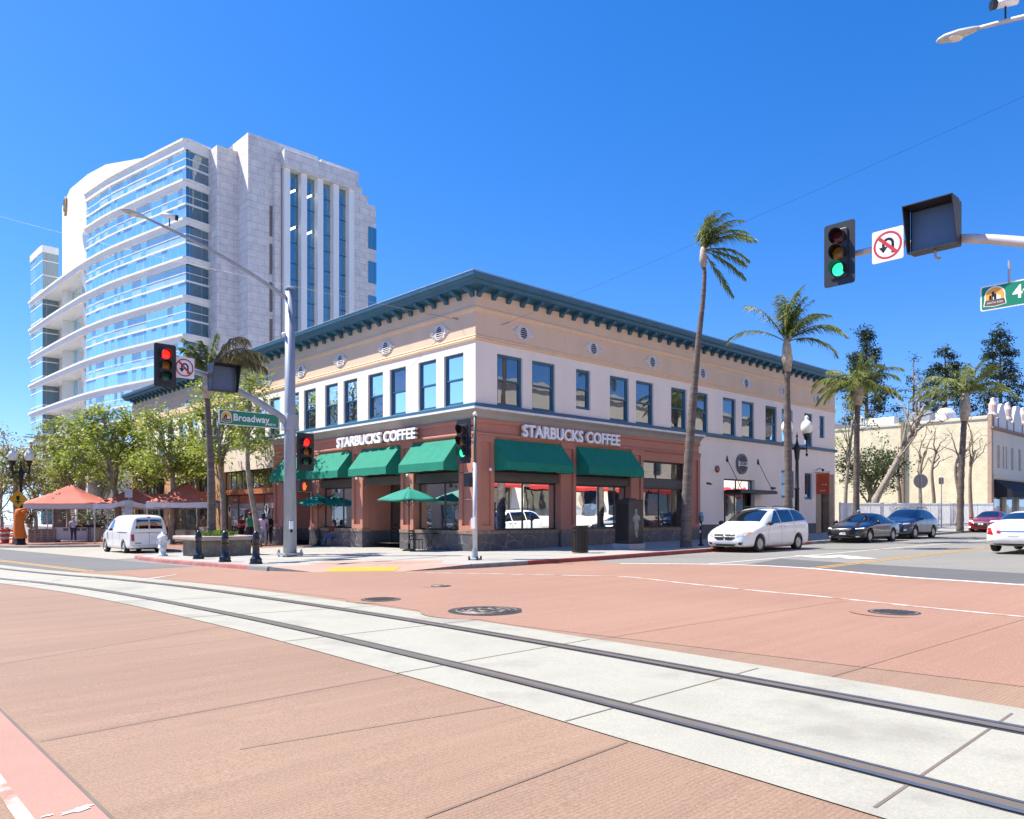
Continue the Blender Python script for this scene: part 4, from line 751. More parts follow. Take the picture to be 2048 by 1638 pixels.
# ------------------------------------------------------------------ buildings across both streets (out of view, added for window reflections and bounce light) and the far ends of the streets
def plain_block(name, label, a0, b0, rz, ln, dp, h, col, awn=None, n=6, top=None):
    t = thing(name, label, 'building', W(a0, b0, .1), TH+rz); wm = mat('block_'+str(len(bpy.data.materials)), col, .85, var=.07, scale=.4)
    hs_ = []; 
    for k in range(n):
        x = ln*(k+.5)/n; hs_.append((x-ln/n*.38, x+ln/n*.38, .5, 3.1))
        if h > 6:
            for j in range(int((h-5.2)/3.2)+1): hs_ += [(x-.8, x+.8, 4.9+3.2*j, 6.7+3.2*j)]
    hs_ = [q for q in hs_ if q[3] < h-.4]
    m = M(); fwall(m, 'R', 0, ln, -1.5, h, hs_, .25); m.build('front_wall', wm, t); m = M(); m.quad((0, 0, -1.5), (0, dp, -1.5), (0, dp, h), (0, 0, h)); m.quad((ln, 0, -1.5), (ln, dp, -1.5), (ln, dp, h), (ln, 0, h)); m.quad((0, dp, -1.5), (ln, dp, -1.5), (ln, dp, h), (0, dp, h)); m.build('side_wall', wm, t); m = M(); m.quad((0, 0, h-.3), (ln, 0, h-.3), (ln, dp, h-.3), (0, dp, h-.3)); m.build('roof', GREYT, t)
    m = M(); m.box(-.15, ln+.15, -.25, .0, h-.35, h+.1); m.build('cornice', CRF, t)
    for q in hs_: m = M(); m.quad((q[0], .24, q[2]), (q[1], .24, q[2]), (q[1], .24, q[3]), (q[0], .24, q[3])); m.build('window', UPG, t)
    if awn:
        for k in range(n):
            x0, x1 = ln*k/n+.5, ln*(k+1)/n-.5; M().add([(x0, -.02, 3.9), (x1, -.02, 3.9), (x1, -1.1, 3.2), (x0, -1.1, 3.2), (x1, -1.1, 2.9), (x0, -1.1, 2.9)], [(0, 1, 2, 3), (3, 2, 4, 5)]).build('awning', awn, t)
    return t
plain_block('shop_row', 'out-of-view cream shop row with red awnings across the right-hand street, enlarged for warm bounce light and window reflections', 70, -26.5, R(180), 78, 14, 12.5, (.80, .70, .56), mat('red_awning', (.45, .03, .025), .8), 13)
plain_block('brick_shop', 'out-of-view brown brick shop building across the left-hand street, added for the window reflections', -31, 8, R(90), 130, 14, 10.5, (.36, .25, .18), None, 22)
plain_block('white_block', 'plain white two-storey block standing beyond the red tents and leafy trees', 1.5, 71, R(-90), 11, 12, 8.3, (.66, .63, .60), None, 5)
plain_block('beige_block', 'low beige building closing the far end of the left-hand street', -34, 128, 0, 34, 12, 9, (.50, .44, .36), None, 6)
# ------------------------------------------------------------------ signals, signs, street furniture
GALV = mat('galvanised_steel', (.33, .36, .40), .5, .25, var=.18, scale=3., dirt=((.16, .15, .14), 3., .66, .7), stretch=(1, 1, .25)); SIGB = mat('signal_black', (.014, .016, .02), .45, var=.1); SIGN_G = mat('sign_green', (.0, .21, .115), .45, var=.04); SIGN_W = mat('sign_white', (.80, .80, .79), .5, var=.04); SIGN_R = mat('sign_red', (.50, .02, .03), .5); BOXP = mat('box_panel', (.07, .115, .19), .35, var=.08, scale=2.)
LRED = emit('lit_red_lens', (1., .015, .01), 1.4); LGRN = emit('lit_green_lens', (.03, .75, .38), .75); ORG = emit('hand_orange', (1., .09, .01), 1.1)
DRED = mat('dark_red_lens', (.10, .012, .01), .25); DAMB = mat('dark_amber_lens', (.26, .11, .01), .25); DGRN = mat('dark_green_lens', (.008, .085, .045), .25)
def rrect(w, h, r, n=4):
    pts = []
    for cx, cy, a0 in ((w/2-r, h/2-r, 0), (-w/2+r, h/2-r, 90), (-w/2+r, -h/2+r, 180), (w/2-r, -h/2+r, 270)):
        pts += [(cx+r*math.cos(R(a0+90*k/n)), cy+r*math.sin(R(a0+90*k/n))) for k in range(n+1)]
    return pts
def signal(label, loc, rz, lit, group='three-light traffic signals'):
    t = thing('traffic_light', label, 'traffic light', loc, rz, group)      # faces -y
    m = M().prism(rrect(.70, 1.42, .06), .0, .02); m.build('backplate', SIGB, t)
    m = M()
    for z in (.36, 0, -.36): m.box(-.17, .17, -.02, .20, z-.17, z+.17)
    m.prism(rrect(.40, 1.12, .05), -.03, .0); m.build('housing', SIGB, t, bevel=.02)
    for z, d, l, nm in ((.36, DRED, LRED, 'red'), (0, DAMB, DAMB, 'amber'), (-.36, DGRN, LGRN, 'green')):
        m = M().lathe([(.148, 0), (.14, .02), (.10, .045), (.0, .058)], (0, 0, 0), 20); m.xf(Matrix.Translation((0, -.032, z)) @ Matrix.Rotation(R(90), 4, 'X')); m.build('lens', l if nm == lit else d, t, True)
        m = M(); n = 14; rows = []
        for k in range(n+1):
            a = R(-35+250*k/n); x, y = math.cos(a), math.sin(a); rows += [(.17*x, -.03, z+.17*y), (.17*x, -.10-.17*(.5+.5*y), z+.17*y), (.162*x, -.10-.17*(.5+.5*y), z+.162*y), (.162*x, -.03, z+.162*y)]
        m.add(rows, [(4*k+j, 4*k+j+1, 4*k+j+5, 4*k+j+4) for k in range(n) for j in range(3)]); m.build('visor', SIGB, t)
    m = M(); m.box(-.03, .03, .2, .42, -.05, .05); m.build('mounting_arm', GALV, t); return t
def emblem(par, x, z, s, y):
    # city badge: sun arch over a dark base, with a small skyline
    arc = [(x+s*.5*math.cos(R(a)), z+s*.08+s*.5*math.sin(R(a))) for a in range(0, 181, 15)]
    out = [(x+s*.56, z-s*.12), (x+s*.62, z-s*.5), (x, z-s*.58), (x-s*.62, z-s*.5), (x-s*.56, z-s*.12)]; o2 = [(x+s*.56*math.cos(R(a)), z+s*.09+s*.56*math.sin(R(a))) for a in range(0, 181, 15)]
    M().add([(p[0], y, p[1]) for p in o2+[out[4], out[3], out[2], out[1], out[0]]], [tuple(range(len(o2)+5))]).build('badge_outline', SIGN_W, par)
    M().add([(p[0], y-.002, p[1]) for p in arc+[(x-s*.48, z-s*.15), (x+s*.48, z-s*.15)]], [tuple(range(len(arc)+2))]).build('badge_sun', mat('badge_orange', (.75, .36, .05), .5), par)
    M().add([(x-s*.5, y-.003, z-s*.16), (x+s*.5, y-.003, z-s*.16), (x+s*.57, y-.003, z-s*.46), (x, y-.003, z-s*.53), (x-s*.57, y-.003, z-s*.46)], [(0, 1, 2, 3, 4)]).build('badge_base', mat('badge_brown', (.12, .07, .045), .5), par)
    m = M()
    for dx, w, h in ((-.30, .12, .28), (-.16, .13, .48), (-.02, .1, .35)): m.box(x+s*dx, x+s*(dx+w), y-.004, y-.0035, z-s*.15, z+s*(h-.15))
    m.build('badge_towers', BLACK, par); m = M()
    for dx, w, h in ((.09, .1, .30), (.2, .12, .22), (-.1, .05, .16)): m.box(x+s*dx, x+s*(dx+w), y-.005, y-.0045, z-s*.15, z+s*(h-.15))
    m.build('badge_white_towers', SIGN_W, par); text('badge_word', 'SANTA ANA', s*.155, (x, y-.006, z-s*.34), SIGN_W, par, 0, .001)
def street_sign(label, loc, rz, word, small, w, h, wx, ex, ts=.30):
    t = thing('street_sign', label, 'street sign', loc, rz, 'green street name signs')
    m = M().prism(rrect(w, h, .04), -.012, .012); p = m.build('sign_border', SIGN_W, t); m = M().prism(rrect(w-.05, h-.05, .035), -.016, -.0125); m.build('sign_panel', SIGN_G, t)
    text('sign_word', word, ts, (wx, -.019, .01), SIGN_W, t, 0, .002, .008, .95, 'LEFT', 1.04)
    if small: text('sign_block', small, .12, (w/2-.30, -.019, -h/2+.12), SIGN_W, t, 0, .002, .002, 1.)
    emblem(t, ex, 0, .33, -.018)
    for x in (-w*.27, w*.27): M().tube([(x, 0, h/2-.02), (x, 0, h/2+.42)], .025, 6).build('hanger', GALV, t)
    return t
def uturn(label, loc, rz):
    t = thing('turn_sign', label, 'traffic sign', loc, rz, 'no U-turn signs')
    M().prism(rrect(.66, .70, .04), -.01, .01).build('sign_panel', SIGN_W, t); m = M(); n = 40
    m.add([(r*math.cos(6.2832*k/n), -.0135, r*math.sin(6.2832*k/n)) for k in range(n) for r in (.30, .255)], [(2*k, 2*k+1, (2*k+3) % (2*n), (2*k+2) % (2*n)) for k in range(n)])
    m.quad(*[(x, -.0145, z) for x, z in ((-.225, .175), (-.175, .225), (.225, -.175), (.175, -.225))]); m.build('prohibition_ring', SIGN_R, t)
    m = M(); pts = [(.11, -.19), (.11, .02)]+[(.01+.10*math.cos(R(a)), .02+.11*math.sin(R(a))) for a in range(10, 175, 15)]+[(-.09, .02), (-.09, -.05)]
    for (x0, z0), (x1, z1) in zip(pts, pts[1:]):
        d = Vector((x1-x0, z1-z0)).normalized()*.028; m.quad((x0-d.y, -.012, z0+d.x), (x1-d.y+d.x*.2, -.012, z1+d.x+d.y*.2), (x1+d.y+d.x*.2, -.012, z1-d.x+d.y*.2), (x0+d.y, -.012, z0-d.x))
    m.add([(-.185, -.0125, -.03), (.005, -.0125, -.03), (-.09, -.0125, -.16)], [(0, 1, 2)]); m.build('turn_arrow', BLACK, t); M().box(-.02, .02, .01, .16, -.1, .1).build('clamp', GALV, t); return t
def blankout(label, loc, rz):
    t = thing('message_box', label, 'message sign', loc, rz, 'blank hooded message boxes')
    w, h = .46, .46; m = M(); m.box(-w, w, 0, .22, -h, h); m.build('cabinet', SIGB, t, bevel=.015)
    m = M(); m.quad((-w, 0, -h), (-w, 0, h), (-w, -.42, h), (-w, -.14, -h)); m.quad((w, 0, -h), (w, 0, h), (w, -.42, h), (w, -.14, -h)); m.quad((-w, 0, h), (w, 0, h), (w, -.42, h), (-w, -.42, h)); m.quad((-w, 0, -h), (w, 0, -h), (w, -.14, -h), (-w, -.14, -h))
    o = m.build('hood', SIGB, t); sd2 = o.modifiers.new('thick', 'SOLIDIFY'); sd2.thickness = .02
    M().quad((-w+.04, -.012, -h+.04), (w-.04, -.012, -h+.04), (w-.04, -.012, h-.05), (-w+.04, -.012, h-.05)).build('screen', BOXP, t)
    m = M(); m.tube([(0, .1, -h), (0, .1, -h-.14), (.1, .1, -h-.2)], .03, 6); m.build('conduit', GALV, t); return t
def ped(label, loc, rz, lit=True):
    t = thing('pedestrian_signal', label, 'pedestrian signal', loc, rz, 'pedestrian signals')
    M().box(-.25, .25, 0, .24, -.23, .23).build('housing', SIGB, t, bevel=.03); M().quad((-.21, -.004, -.19), (.21, -.004, -.19), (.21, -.004, .19), (-.21, -.004, .19)).build('screen', mat('ped_screen', (.02, .012, .012), .3), t)
    m = M(); m.box(-.25, .25, -.14, 0, .22, .24); m.build('hood', SIGB, t)
    if lit:
        m = M(); x = -.07; m.add([(x+px, -.008, pz) for px, pz in ((-.05, -.17), (.045, -.17), (.07, -.08), (.10, -.01), (.075, .01), (.05, -.03), (.048, .09), (.03, .09), (.025, .02), (.02, .12), (0, .12), (-.004, .02), (-.012, .11), (-.032, .11), (-.034, .01), (-.044, .07), (-.062, .07), (-.066, -.06))], [tuple(range(18))]); m.build('raised_hand', ORG, t)
    M().box(-.03, .03, .24, .3, -.1, .1).build('bracket', GALV, t); return t
def cobra(t, tip, d, L_=.78):
    # luminaire head at the end of an arm, pointing along d
    d = d.normalized(); s_ = Vector((-d.y, d.x, 0)).normalized(); m = M(); sec = [(0, .05, .04), (.12, .09, .07), (.35, .15, .10), (.62, .16, .09), (.76, .10, .06), (.82, .03, .03)]; n = 10; rows = []
    for x, w, h in sec:
        for k in range(n): a = 6.2832*k/n; p = tip+d*x*L_/.78+s_*w*math.cos(a)+Vector((0, 0, 1))*(h*math.sin(a) if math.sin(a) > 0 else h*.45*math.sin(a)); rows.append(tuple(p))
    m.add(rows, [(i*n+k, i*n+(k+1) % n, (i+1)*n+(k+1) % n, (i+1)*n+k) for i in range(len(sec)-1) for k in range(n)]); h_ = m.build('luminaire', mat('luminaire_grey', (.45, .46, .46), .5, var=.1), t, True)
    c = tip+d*.46; M().ball(tuple(c-Vector((0, 0, .045))), .13, 12, 6, (1.2, 1, .35)).build('lens', mat('luminaire_lens', (.62, .58, .52), .2), h_, True)
def camera_unit(t, p, d):
    d = d.normalized(); m = M().tube([p+d*-.22, p+d*.18], .085, 12); b = m.build('traffic_camera', SIGN_W, t, True); M().tube([p+d*.18, p+d*.27], [.09, .095], 12).build('lens_hood', SIGB, b); M().tube([p-Vector((0, 0, .08)), p-Vector((0, 0, .34))], .02, 6).build('bracket', SIGB, b)
# left pole on the corner
bp = gp(580, 1113, .13); e_ = Vector((-UX, -UY, 0)); up = Vector((0, 0, 1))
t = thing('signal_pole', 'tall grey signal pole on the corner with curved mast arm and lamp arm reaching left', 'signal pole', bp, 0)
lz = lambda z: z-bp.z
m = M(); m.tube([(0, 0, 0), (0, 0, 5), (0, 0, lz(9.95))], [.245, .205, .165], 18); m.build('shaft', GALV, t, True)
m = M(); m.box(-.36, .36, -.36, .36, .05, .14); m.xf(Matrix.Rotation(TH, 4, 'Z')); m.build('base_plate', GALV, t, bevel=.01)
for x, y in ((-.3, -.3), (.3, -.3), (.3, .3), (-.3, .3)): m = M(); m.lathe([(.035, -.03), (.035, .26), (.06, .26), (.06, .20)][:2]+[(.02, .27)], (x, y, 0), 8); m.lathe([(.06, .14), (.06, .2)], (x, y, 0), 6); m.xf(Matrix.Rotation(TH, 4, 'Z')); m.build('anchor_bolt', STEEL, t)
m = M().lathe([(.19, 0), (.19, .05), (.1, .1), (0, .12)], (0, 0, lz(9.93)), 16); m.build('cap', GALV, t)
arm = spline([(d, z) for d, z in ((.15, 4.98), (.5, 5.25), (1.3, 5.66), (2.3, 6.08), (3.0, 6.33), (3.7, 6.47), (4.35, 6.53), (4.75, 6.54))], 4)
m = M(); m.tube([e_*d+up*lz(z) for d, z in arm], [.15-.085*k/(len(arm)-1) for k in range(len(arm))], 12); m.build('mast_arm', GALV, t, True)
m = M(); m.prism([(-.28, lz(4.7)), (.28, lz(4.7)), (.2, lz(5.3)), (-.2, lz(5.3))], -.22, .22); m.xf(Matrix.Rotation(TH, 4, 'Z')); m.build('arm_flange', GALV, t, bevel=.02)
m = M(); la = spline([(.1, 9.6), (1.5, 10.2), (3., 10.73), (4.3, 11.08), (5.1, 11.27)], 4); m.tube([e_*d+up*lz(z) for d, z in la], [.075-.035*k/(len(la)-1) for k in range(len(la))], 8); m.build('lamp_arm', GALV, t, True)
cobra(t, e_*5.05+up*lz(11.26), (e_+up*.12)); camera_unit(t, e_*4.35+up*lz(11.52), -(e_)+Vector((.3, -.3, -.1)))
m = M(); m.ball((-.2, -.1, lz(8.25)), .09, 8, 6); m.build('sensor', SIGN_W, t)
m = M(); m.box(-.07, .07, -.30, -.22, 1.02, 1.32); m.xf(Matrix.Rotation(.45, 4, 'Z')); b = m.build('push_button', SIGN_W, t); m = M(); m.ball((0, -.3, .95), .05, 8, 6); m.xf(Matrix.Rotation(.45, 4, 'Z')); m.build('button_cap', BLACK, b)
def on(base, d, dirv, z, o=Vector((0, 0, 0))): q = Vector((base.x, base.y, 0))+dirv*d+o; return (q.x, q.y, z)
fw = Vector((UY, -UX, 0))          # -v, out toward the junction
signal('traffic light lit red at the far end of the left mast arm', on(bp, 4.6, e_, 6.46, fw*.32), TH, 'red')
uturn('no U-turn sign on the left mast arm between red light and message box', on(bp, 3.92, e_, 6.50, fw*.16), TH)
blankout('blank grey hooded message box on the left mast arm', on(bp, 2.66, e_, 6.28, fw*.30), TH)
street_sign('green Broadway name sign hanging under the left mast arm', on(bp, 1.58, e_, 4.98, fw*.05), TH, 'Broadway', '400 N', 2.25, .52, -.62, -.86, .34)
signal('traffic light lit red bolted to the side of the tall corner pole', on(bp, -.58, e_, 3.93, fw*.1), TH, 'red'); ped('pedestrian signal with lit orange hand beside the tall corner pole', on(bp, -.60, e_, 2.66, fw*.1), TH)
# short pole nearer the corner
sp = gp(950, 1120, .13)
t = thing('signal_post', 'short grey signal post on the corner sidewalk near the kerb ramp', 'signal pole', sp, 0)
M().tube([(0, 0, 0), (0, 0, 3.1)], [.075, .068], 12).build('shaft', mat('light_post_grey', (.52, .54, .56), .5, .15, var=.12, scale=4.), t, True); M().tube([(0, 0, 3.1), (0, 0, 4.62)], .045, 10).build('upper_pipe', mat('dark_green_post', (.06, .09, .085), .5), t, True)
M().lathe([(.06, 0), (.075, .05), (.05, .1), (0, .14)], (0, 0, 4.6), 12).build('cap', SIGN_W, t); M().lathe([(.18, 0), (.18, .05), (.10, .07), (.085, .35)], (0, 0, 0), 14).build('base_collar', GALV, t)
for a in range(4): M().lathe([(.03, 0), (.03, .12), (0, .13)], (.2*math.cos(a*1.57+.4), .2*math.sin(a*1.57+.4), 0), 8).build('anchor_bolt', BLACK, t)
M().box(-.07, .07, -.13, -.06, 1.0, 1.34).xf(Matrix.Rotation(-.5, 4, 'Z')).build('push_button', SIGN_W, t); M().tube([(0, 0, 2.35), (-.3, .12, 2.4)], .02, 6).tube([(0, 0, 1.9), (-.3, .12, 1.92)], .02, 6).tube([(0, 0, 4.3), (-.2, .2, 4.3)], .025, 6).build('bracket', SIGB, t)
vv = Vector((-UY, UX, 0))
signal('traffic light lit green on the short corner post', on(sp, .46, vv, 3.92, e_*.1), TH-R(90), 'green'); ped('dark pedestrian signal seen from the side on the short corner post', on(sp, .42, vv, 2.68), TH+R(205), False)
# right mast arm, its pole stands just outside the frame
h0 = Vector((7.62, 17.8, 0)); pb = h0+fw*7.3; pz = gz(pb.x)+.13
t = thing('signal_pole', 'right-hand mast arm and lamp arm whose pole stands outside the frame', 'signal pole', (pb.x, pb.y, pz), 0)
WARM = mat('pale_steel', (.50, .50, .49), .5, .2, var=.12, scale=3.)
M().tube([(0, 0, 0), (0, 0, 10.2-pz)], [.24, .16], 16).build('shaft', WARM, t, True); arm = spline([(.15, 4.9), (1.2, 5.6), (2.4, 6.25), (3.7, 6.84), (5.0, 7.26), (6.2, 7.42), (7.3, 7.46)], 4)
M().tube([vv*d+up*(z-pz) for d, z in arm], [.15-.085*k/(len(arm)-1) for k in range(len(arm))], 12).build('mast_arm', WARM, t, True)
la = spline([(.1, 9.9), (1.3, 10.5), (2.6, 10.98), (3.7, 11.27), (4.6, 11.43)], 4); M().tube([vv*d+up*(z-pz) for d, z in la], [.075-.035*k/(len(la)-1) for k in range(len(la))], 8).build('lamp_arm', WARM, t, True)
cobra(t, vv*4.55+up*(11.42-pz), vv+up*.08); camera_unit(t, vv*4.1+up*(11.72-pz), Vector((-.8, .1, -.12)))
signal('traffic light lit green hanging at the end of the right mast arm against the sky', on(h0, 0, fw, 7.44, e_*.3), TH-R(90), 'green')
uturn('no U-turn sign on the right mast arm beside the green light', on(h0, 1.0, fw, 7.42, e_*.15), TH-R(90)); blankout('dark hooded message box on the right mast arm, largest thing hanging there', on(h0, 1.98, fw, 7.50, e_*.3), TH-R(90))
street_sign('green street sign cut off by the right edge of the photo', on(h0, 3.86, fw, 5.90), TH-R(90), '4th St', '', 2.2, .50, -.53, -.84, .36)
# overhead span wires
for p, q, sag, lb in (((-60, 70, 33), W(0, 1.1, 9.62), .8, 'thin span wire from the corner building cornice past the glass tower'), (W(1.5, 0, 9.45), (24, 16, 16.5), .3, 'thin wire running from the peach frieze over the right-hand street')):
    p, q = Vector(p), Vector(q); tag(M().tube([p.lerp(q, k/12)-up*sag*4*(k/12)*(1-k/12) for k in range(13)], .007 if sag > .5 else .004, 4).build('span_wire', BLACK), lb, 'wire', 'overhead span wires')
# bollards, hydrant, planter
BLK = mat('black_gloss_paint', (.010, .010, .011), .3, coat=.4)
def bollard():
    t = thing('bollard', '', 'bollard', (0, 0, 0), 0, 'black bollards along the kerb')
    M().lathe([(.20, 0), (.20, .05), (.17, .08), (.19, .13), (.15, .19), (.115, .24), (.105, .5), (.105, .74), (.125, .76), (.125, .80), (.105, .83), (.10, .90), (.075, .99), (.03, 1.03), (.0, 1.035)], (0, 0, 0), 18).build('post', BLK, t, True)
    M().lathe([(.128, .60), (.128, .63)], (0, 0, 0), 18).build('ring', mat('bollard_ring', (.02, .02, .022), .25), t); return t
b0_ = bollard()
for k, (x, y, lb) in enumerate(((397, 1118, 'black bollard standing nearest the white hydrant'), (450, 1124, 'middle black bollard in front of the stone planter'), (512, 1128, 'black bollard nearest the tall signal pole'))):
    o = b0_ if k == 0 else copy_tree(b0_); o.location = gp(x, y, .13); o['label'] = lb
p = gp(325, 1112, .13); t = thing('fire_hydrant', 'white fire hydrant near the faded red kerb', 'fire hydrant', p, .3); HYD = mat('hydrant_white', (.78, .78, .76), .5, var=.06)
M().lathe([(.20, .0), (.20, .06), (.13, .07), (.13, .30), (.18, .31), (.18, .36), (.145, .37), (.15, .66), (.19, .68), (.19, .74), (.16, .80), (.09, .87), (.05, .89), (.05, .95), (.0, .955)], (0, 0, 0), 16).build('barrel', HYD, t, True)
for a in (0, 2.1, 4.2): M().tube([(0, 0, .55), (.20*math.cos(a), .20*math.sin(a), .55), (.27*math.cos(a), .27*math.sin(a), .55)], [.085, .085, .095], 10).build('outlet', HYD, t)
M().lathe([(.17, -.02), (.17, .012)], (0, 0, 0), 14).build('foot_ring', BLACK, t)
pc = gp(404, 1114, .13); PST = mat('planter_stone', (.22, .20, .16), .8, var=.35, scale=2.5, bump=.2, dirt=((.12, .10, .08), 1.8, .5, .7)); PRIM = mat('planter_rim', (.42, .33, .29), .75, var=.12)
t = thing('stone_planter', 'stone planter with wide pinkish seat rim around a palm trunk', 'planter', pc, TH)
pw, pd = 1.95, 1.95; M().box(0, pw, 0, pd, -.1, .62).build('planter_wall', PST, t, bevel=.02); M().box(.25, pw-.25, .25, pd-.25, .55, .775).build('soil', mat('soil', (.07, .05, .035), .95), t)
m = M(); ro = .30; m.add([(x, y, z) for z in (.62, .78) for x, y in ((-ro, -ro), (pw+ro, -ro), (pw+ro, pd+ro), (-ro, pd+ro))]+[(x, y, z) for z in (.62, .78) for x, y in ((.25, .25), (pw-.25, .25), (pw-.25, pd-.25), (.25, pd-.25))], [(0, 1, 5, 4), (1, 2, 6, 5), (2, 3, 7, 6), (3, 0, 4, 7)]+[(4+k, 4+(k+1) % 4, 12+(k+1) % 4, 12+k) for k in range(4)]+[(k, (k+1) % 4, 8+(k+1) % 4, 8+k) for k in range(4)]+[(8+k, 8+(k+1) % 4, 12+(k+1) % 4, 12+k) for k in range(4)]); m.build('seat_rim', PRIM, t, bevel=.04)
for q in ((.12, pw-.12, -.015, -.005, .08, .54),): M().box(*q).build('panel', PST, t)
PLC = W(0, 0)  # planter centre for the palm
PLC = pc+Vector((UX, UY, 0))*pw/2+Vector((-UY, UX, 0))*pd/2+up*.75
# trash can, utility cabinet, parking meters
p = gp(1160, 1106, .13); t = thing('trash_can', 'dark bronze slatted trash can at the red kerb', 'trash can', p, TH); BRZ = mat('bronze_paint', (.035, .028, .022), .5, .3)
M().lathe([(.255, .05), (.255, .93), (.24, .93), (.24, .05)], (0, 0, 0), 20).build('liner', mat('liner_brown', (.055, .043, .033), .7), t)
for k in range(22): a = k*6.2832/22; m = M(); m.box(-.022, .022, -.008, .008, .12, .90); m.xf(Matrix.Translation((.285*math.cos(a), .285*math.sin(a), 0)) @ Matrix.Rotation(a+1.5708, 4, 'Z')); m.build('slat', BRZ, t)
for z in (.03, .80, .93): M().lathe([(.275, z), (.305, z), (.305, z+.07), (.275, z+.07)], (0, 0, 0), 24).build('band', BRZ, t)
p = gp(1258, 1098, .13); t = thing('utility_cabinet', 'black wrapped utility cabinet on a concrete plinth with a pale painted figure', 'utility cabinet', p, TH); CAB = mat('cabinet_black', (.016, .018, .022), .35, var=.3, scale=4.)
M().box(-.52, .52, -.42, .42, -.1, .22).build('plinth', KERB if False else mat('plinth_grey', (.36, .36, .36), .9, var=.15), t); m = M(); m.box(-.45, .45, -.36, .36, .22, 1.93); m.box(-.47, .47, -.38, .38, 1.93, 1.98); m.box(-.2, .2, -.2, .2, 1.98, 2.04); m.build('cabinet', CAB, t, bevel=.015)
PAL = mat('pale_figure_print', (.20, .22, .20), .5, var=.6, scale=7.)
m = M(); m.add([(x, -.364, z) for x, z in ((-.02, 1.62), (.06, 1.58), (.07, 1.48), (.03, 1.40), (.14, 1.36), (.26, 1.30), (.22, 1.12), (.12, 1.16), (.16, .98), (.12, .72), (.08, .48), (.0, .46), (-.06, .62), (-.12, .88), (-.10, 1.12), (-.2, 1.08), (-.22, 1.26), (-.1, 1.38), (-.06, 1.44), (-.08, 1.56))], [tuple(range(20))]); m.build('painted_figure', PAL, t)
M().box(-.452, -.45, -.28, .28, .35, 1.8).build('cabinet_door', BLACK, t)
def meter(x, y, lb, z=.13):
    t = thing('parking_meter', lb, 'parking meter', gp(x, y, z), TH, 'parking meters on the right-hand kerb'); M().lathe([(.13, 0), (.13, .04), (.055, .10), (.05, 1.02), (.09, 1.06)], (0, 0, 0), 12).build('post', BLACK, t, True)
    M().box(-.1, .1, -.08, .08, 1.05, 1.3).build('housing', mat('meter_grey', (.10, .12, .14), .4), t, bevel=.03); M().lathe([(.105, 1.28), (.105, 1.36), (.08, 1.43), (0, 1.46)], (0, 0, 0), 14, 1, .8).build('dome', mat('meter_blue', (.10, .24, .42), .3), t, True)
    for z_ in (.55, .85): M().box(-.062, -.055, -.04, .04, z_, z_+.12).build('sticker', SIGN_W, t)
meter(1402, 1091.5, 'parking meter at the kerb in front of the white minivan')
q = W(21.6, -6.1, .13); t2 = thing('parking_meter', 'parking meter half hidden behind the black sedan', 'parking meter', q, TH, 'parking meters on the right-hand kerb')
for c in [x for x in bpy.data.objects if x.parent and x.parent.name == 'parking_meter']: o = c.copy(); o.parent = t2; sc.collection.objects.link(o)
# globe street lamps
LPB = mat('lamp_black', (.012, .014, .013), .4, .2); OPAL = mat('opal_glass', (.80, .79, .70), .25, var=.04)
def lamp(lb, loc, rz, h=5.0, sc_=1.):
    t = thing('street_lamp', lb, 'street lamp', loc, rz, 'two-globe street lamps')
    M().lathe([(.30, 0), (.30, .1), (.24, .16), (.26, .5), (.17, .75), (.13, .85), (.15, .9), (.11, 1.), (.095, h*.5), (.12, h*.5+.03), (.12, h*.5+.1), (.09, h*.5+.14), (.08, h-1.), (.10, h-.95), (.13, h-.6), (.17, h-.4), (.10, h-.25), (.05, h-.1), (.03, h+.12), (.06, h+.18), (.02, h+.28), (0, h+.45)], (0, 0, 0), 14).build('post', LPB, t, True)
    for s_ in (-1, 1):
        m = M(); m.tube(spline([(0, 0, h-.5), (s_*.22, 0, h-.42), (s_*.44, 0, h-.42), (s_*.50, 0, h-.25), (s_*.50, 0, h+.05)], 4), .055, 8); m.ball((s_*.5, 0, h-.72), .06, 8, 6, (1, 1, 1.6)); m.tube([(s_*.5, 0, h-.6), (s_*.5, 0, h-.35)], .04, 6); a = m.build('arm', LPB, t, True)
        M().lathe([(.10, 0), (.14, .16), (.17, .22), (.19, .30)], (s_*.5, 0, h+.02), 14).build('globe_holder', LPB, a, True); M().lathe([(.15, 0), (.25, .14), (.29, .30), (.27, .46), (.19, .60), (.10, .68), (.08, .76), (.11, .82), (.05, .90), (0, .92)], (s_*.5, 0, h+.30), 18).build('globe', OPAL, a, True)
    return t
lamp('two-globe street lamp in front of the white facade beside the second palm', W(16.34, -5.3, .13), .10, 4.95)
lamp('two-globe black street lamp with an orange wrap and yellow diamond sign', gp(42, 1090, .13), .1, 5.05)
lamp('two-globe street lamp far down the right-hand street by the cream front', W(57, -6.2, .13), .1, 5.2)
# signs standing on the right-hand sidewalk
def sign_post(lb, loc, round_, zc, sz):
    t = thing('sign_post', lb, 'sign', loc, 0, 'street signs seen from behind'); M().box(-.03, .03, -.02, .02, 0, zc+sz).build('post', GALV, t)
    m = M(); m.xf(Matrix()); 
    (m.lathe([(sz, 0), (sz, .015)], (0, 0, 0), 28).xf(Matrix.Translation((0, .05, zc)) @ Matrix.Rotation(R(90), 4, 'X')) if round_ else m.prism(rrect(sz*1.3, sz*1.7, .04), .03, .05).xf(Matrix.Translation((0, 0, zc)))).build('sign_plate', mat('sign_back', (.22, .22, .23), .5, .4), t)
q = at(1842, 1055, 60.5); sign_post('back of a large round sign on a post before the yellow wall', (q.x, q.y, gz(q.x)+.1), True, 3.7, .56)
q = at(1883, 1058, 62); sign_post('back of a small rectangular sign on a thin post by the white fence', (q.x, q.y, gz(q.x)+.1), False, 3.75, .3)
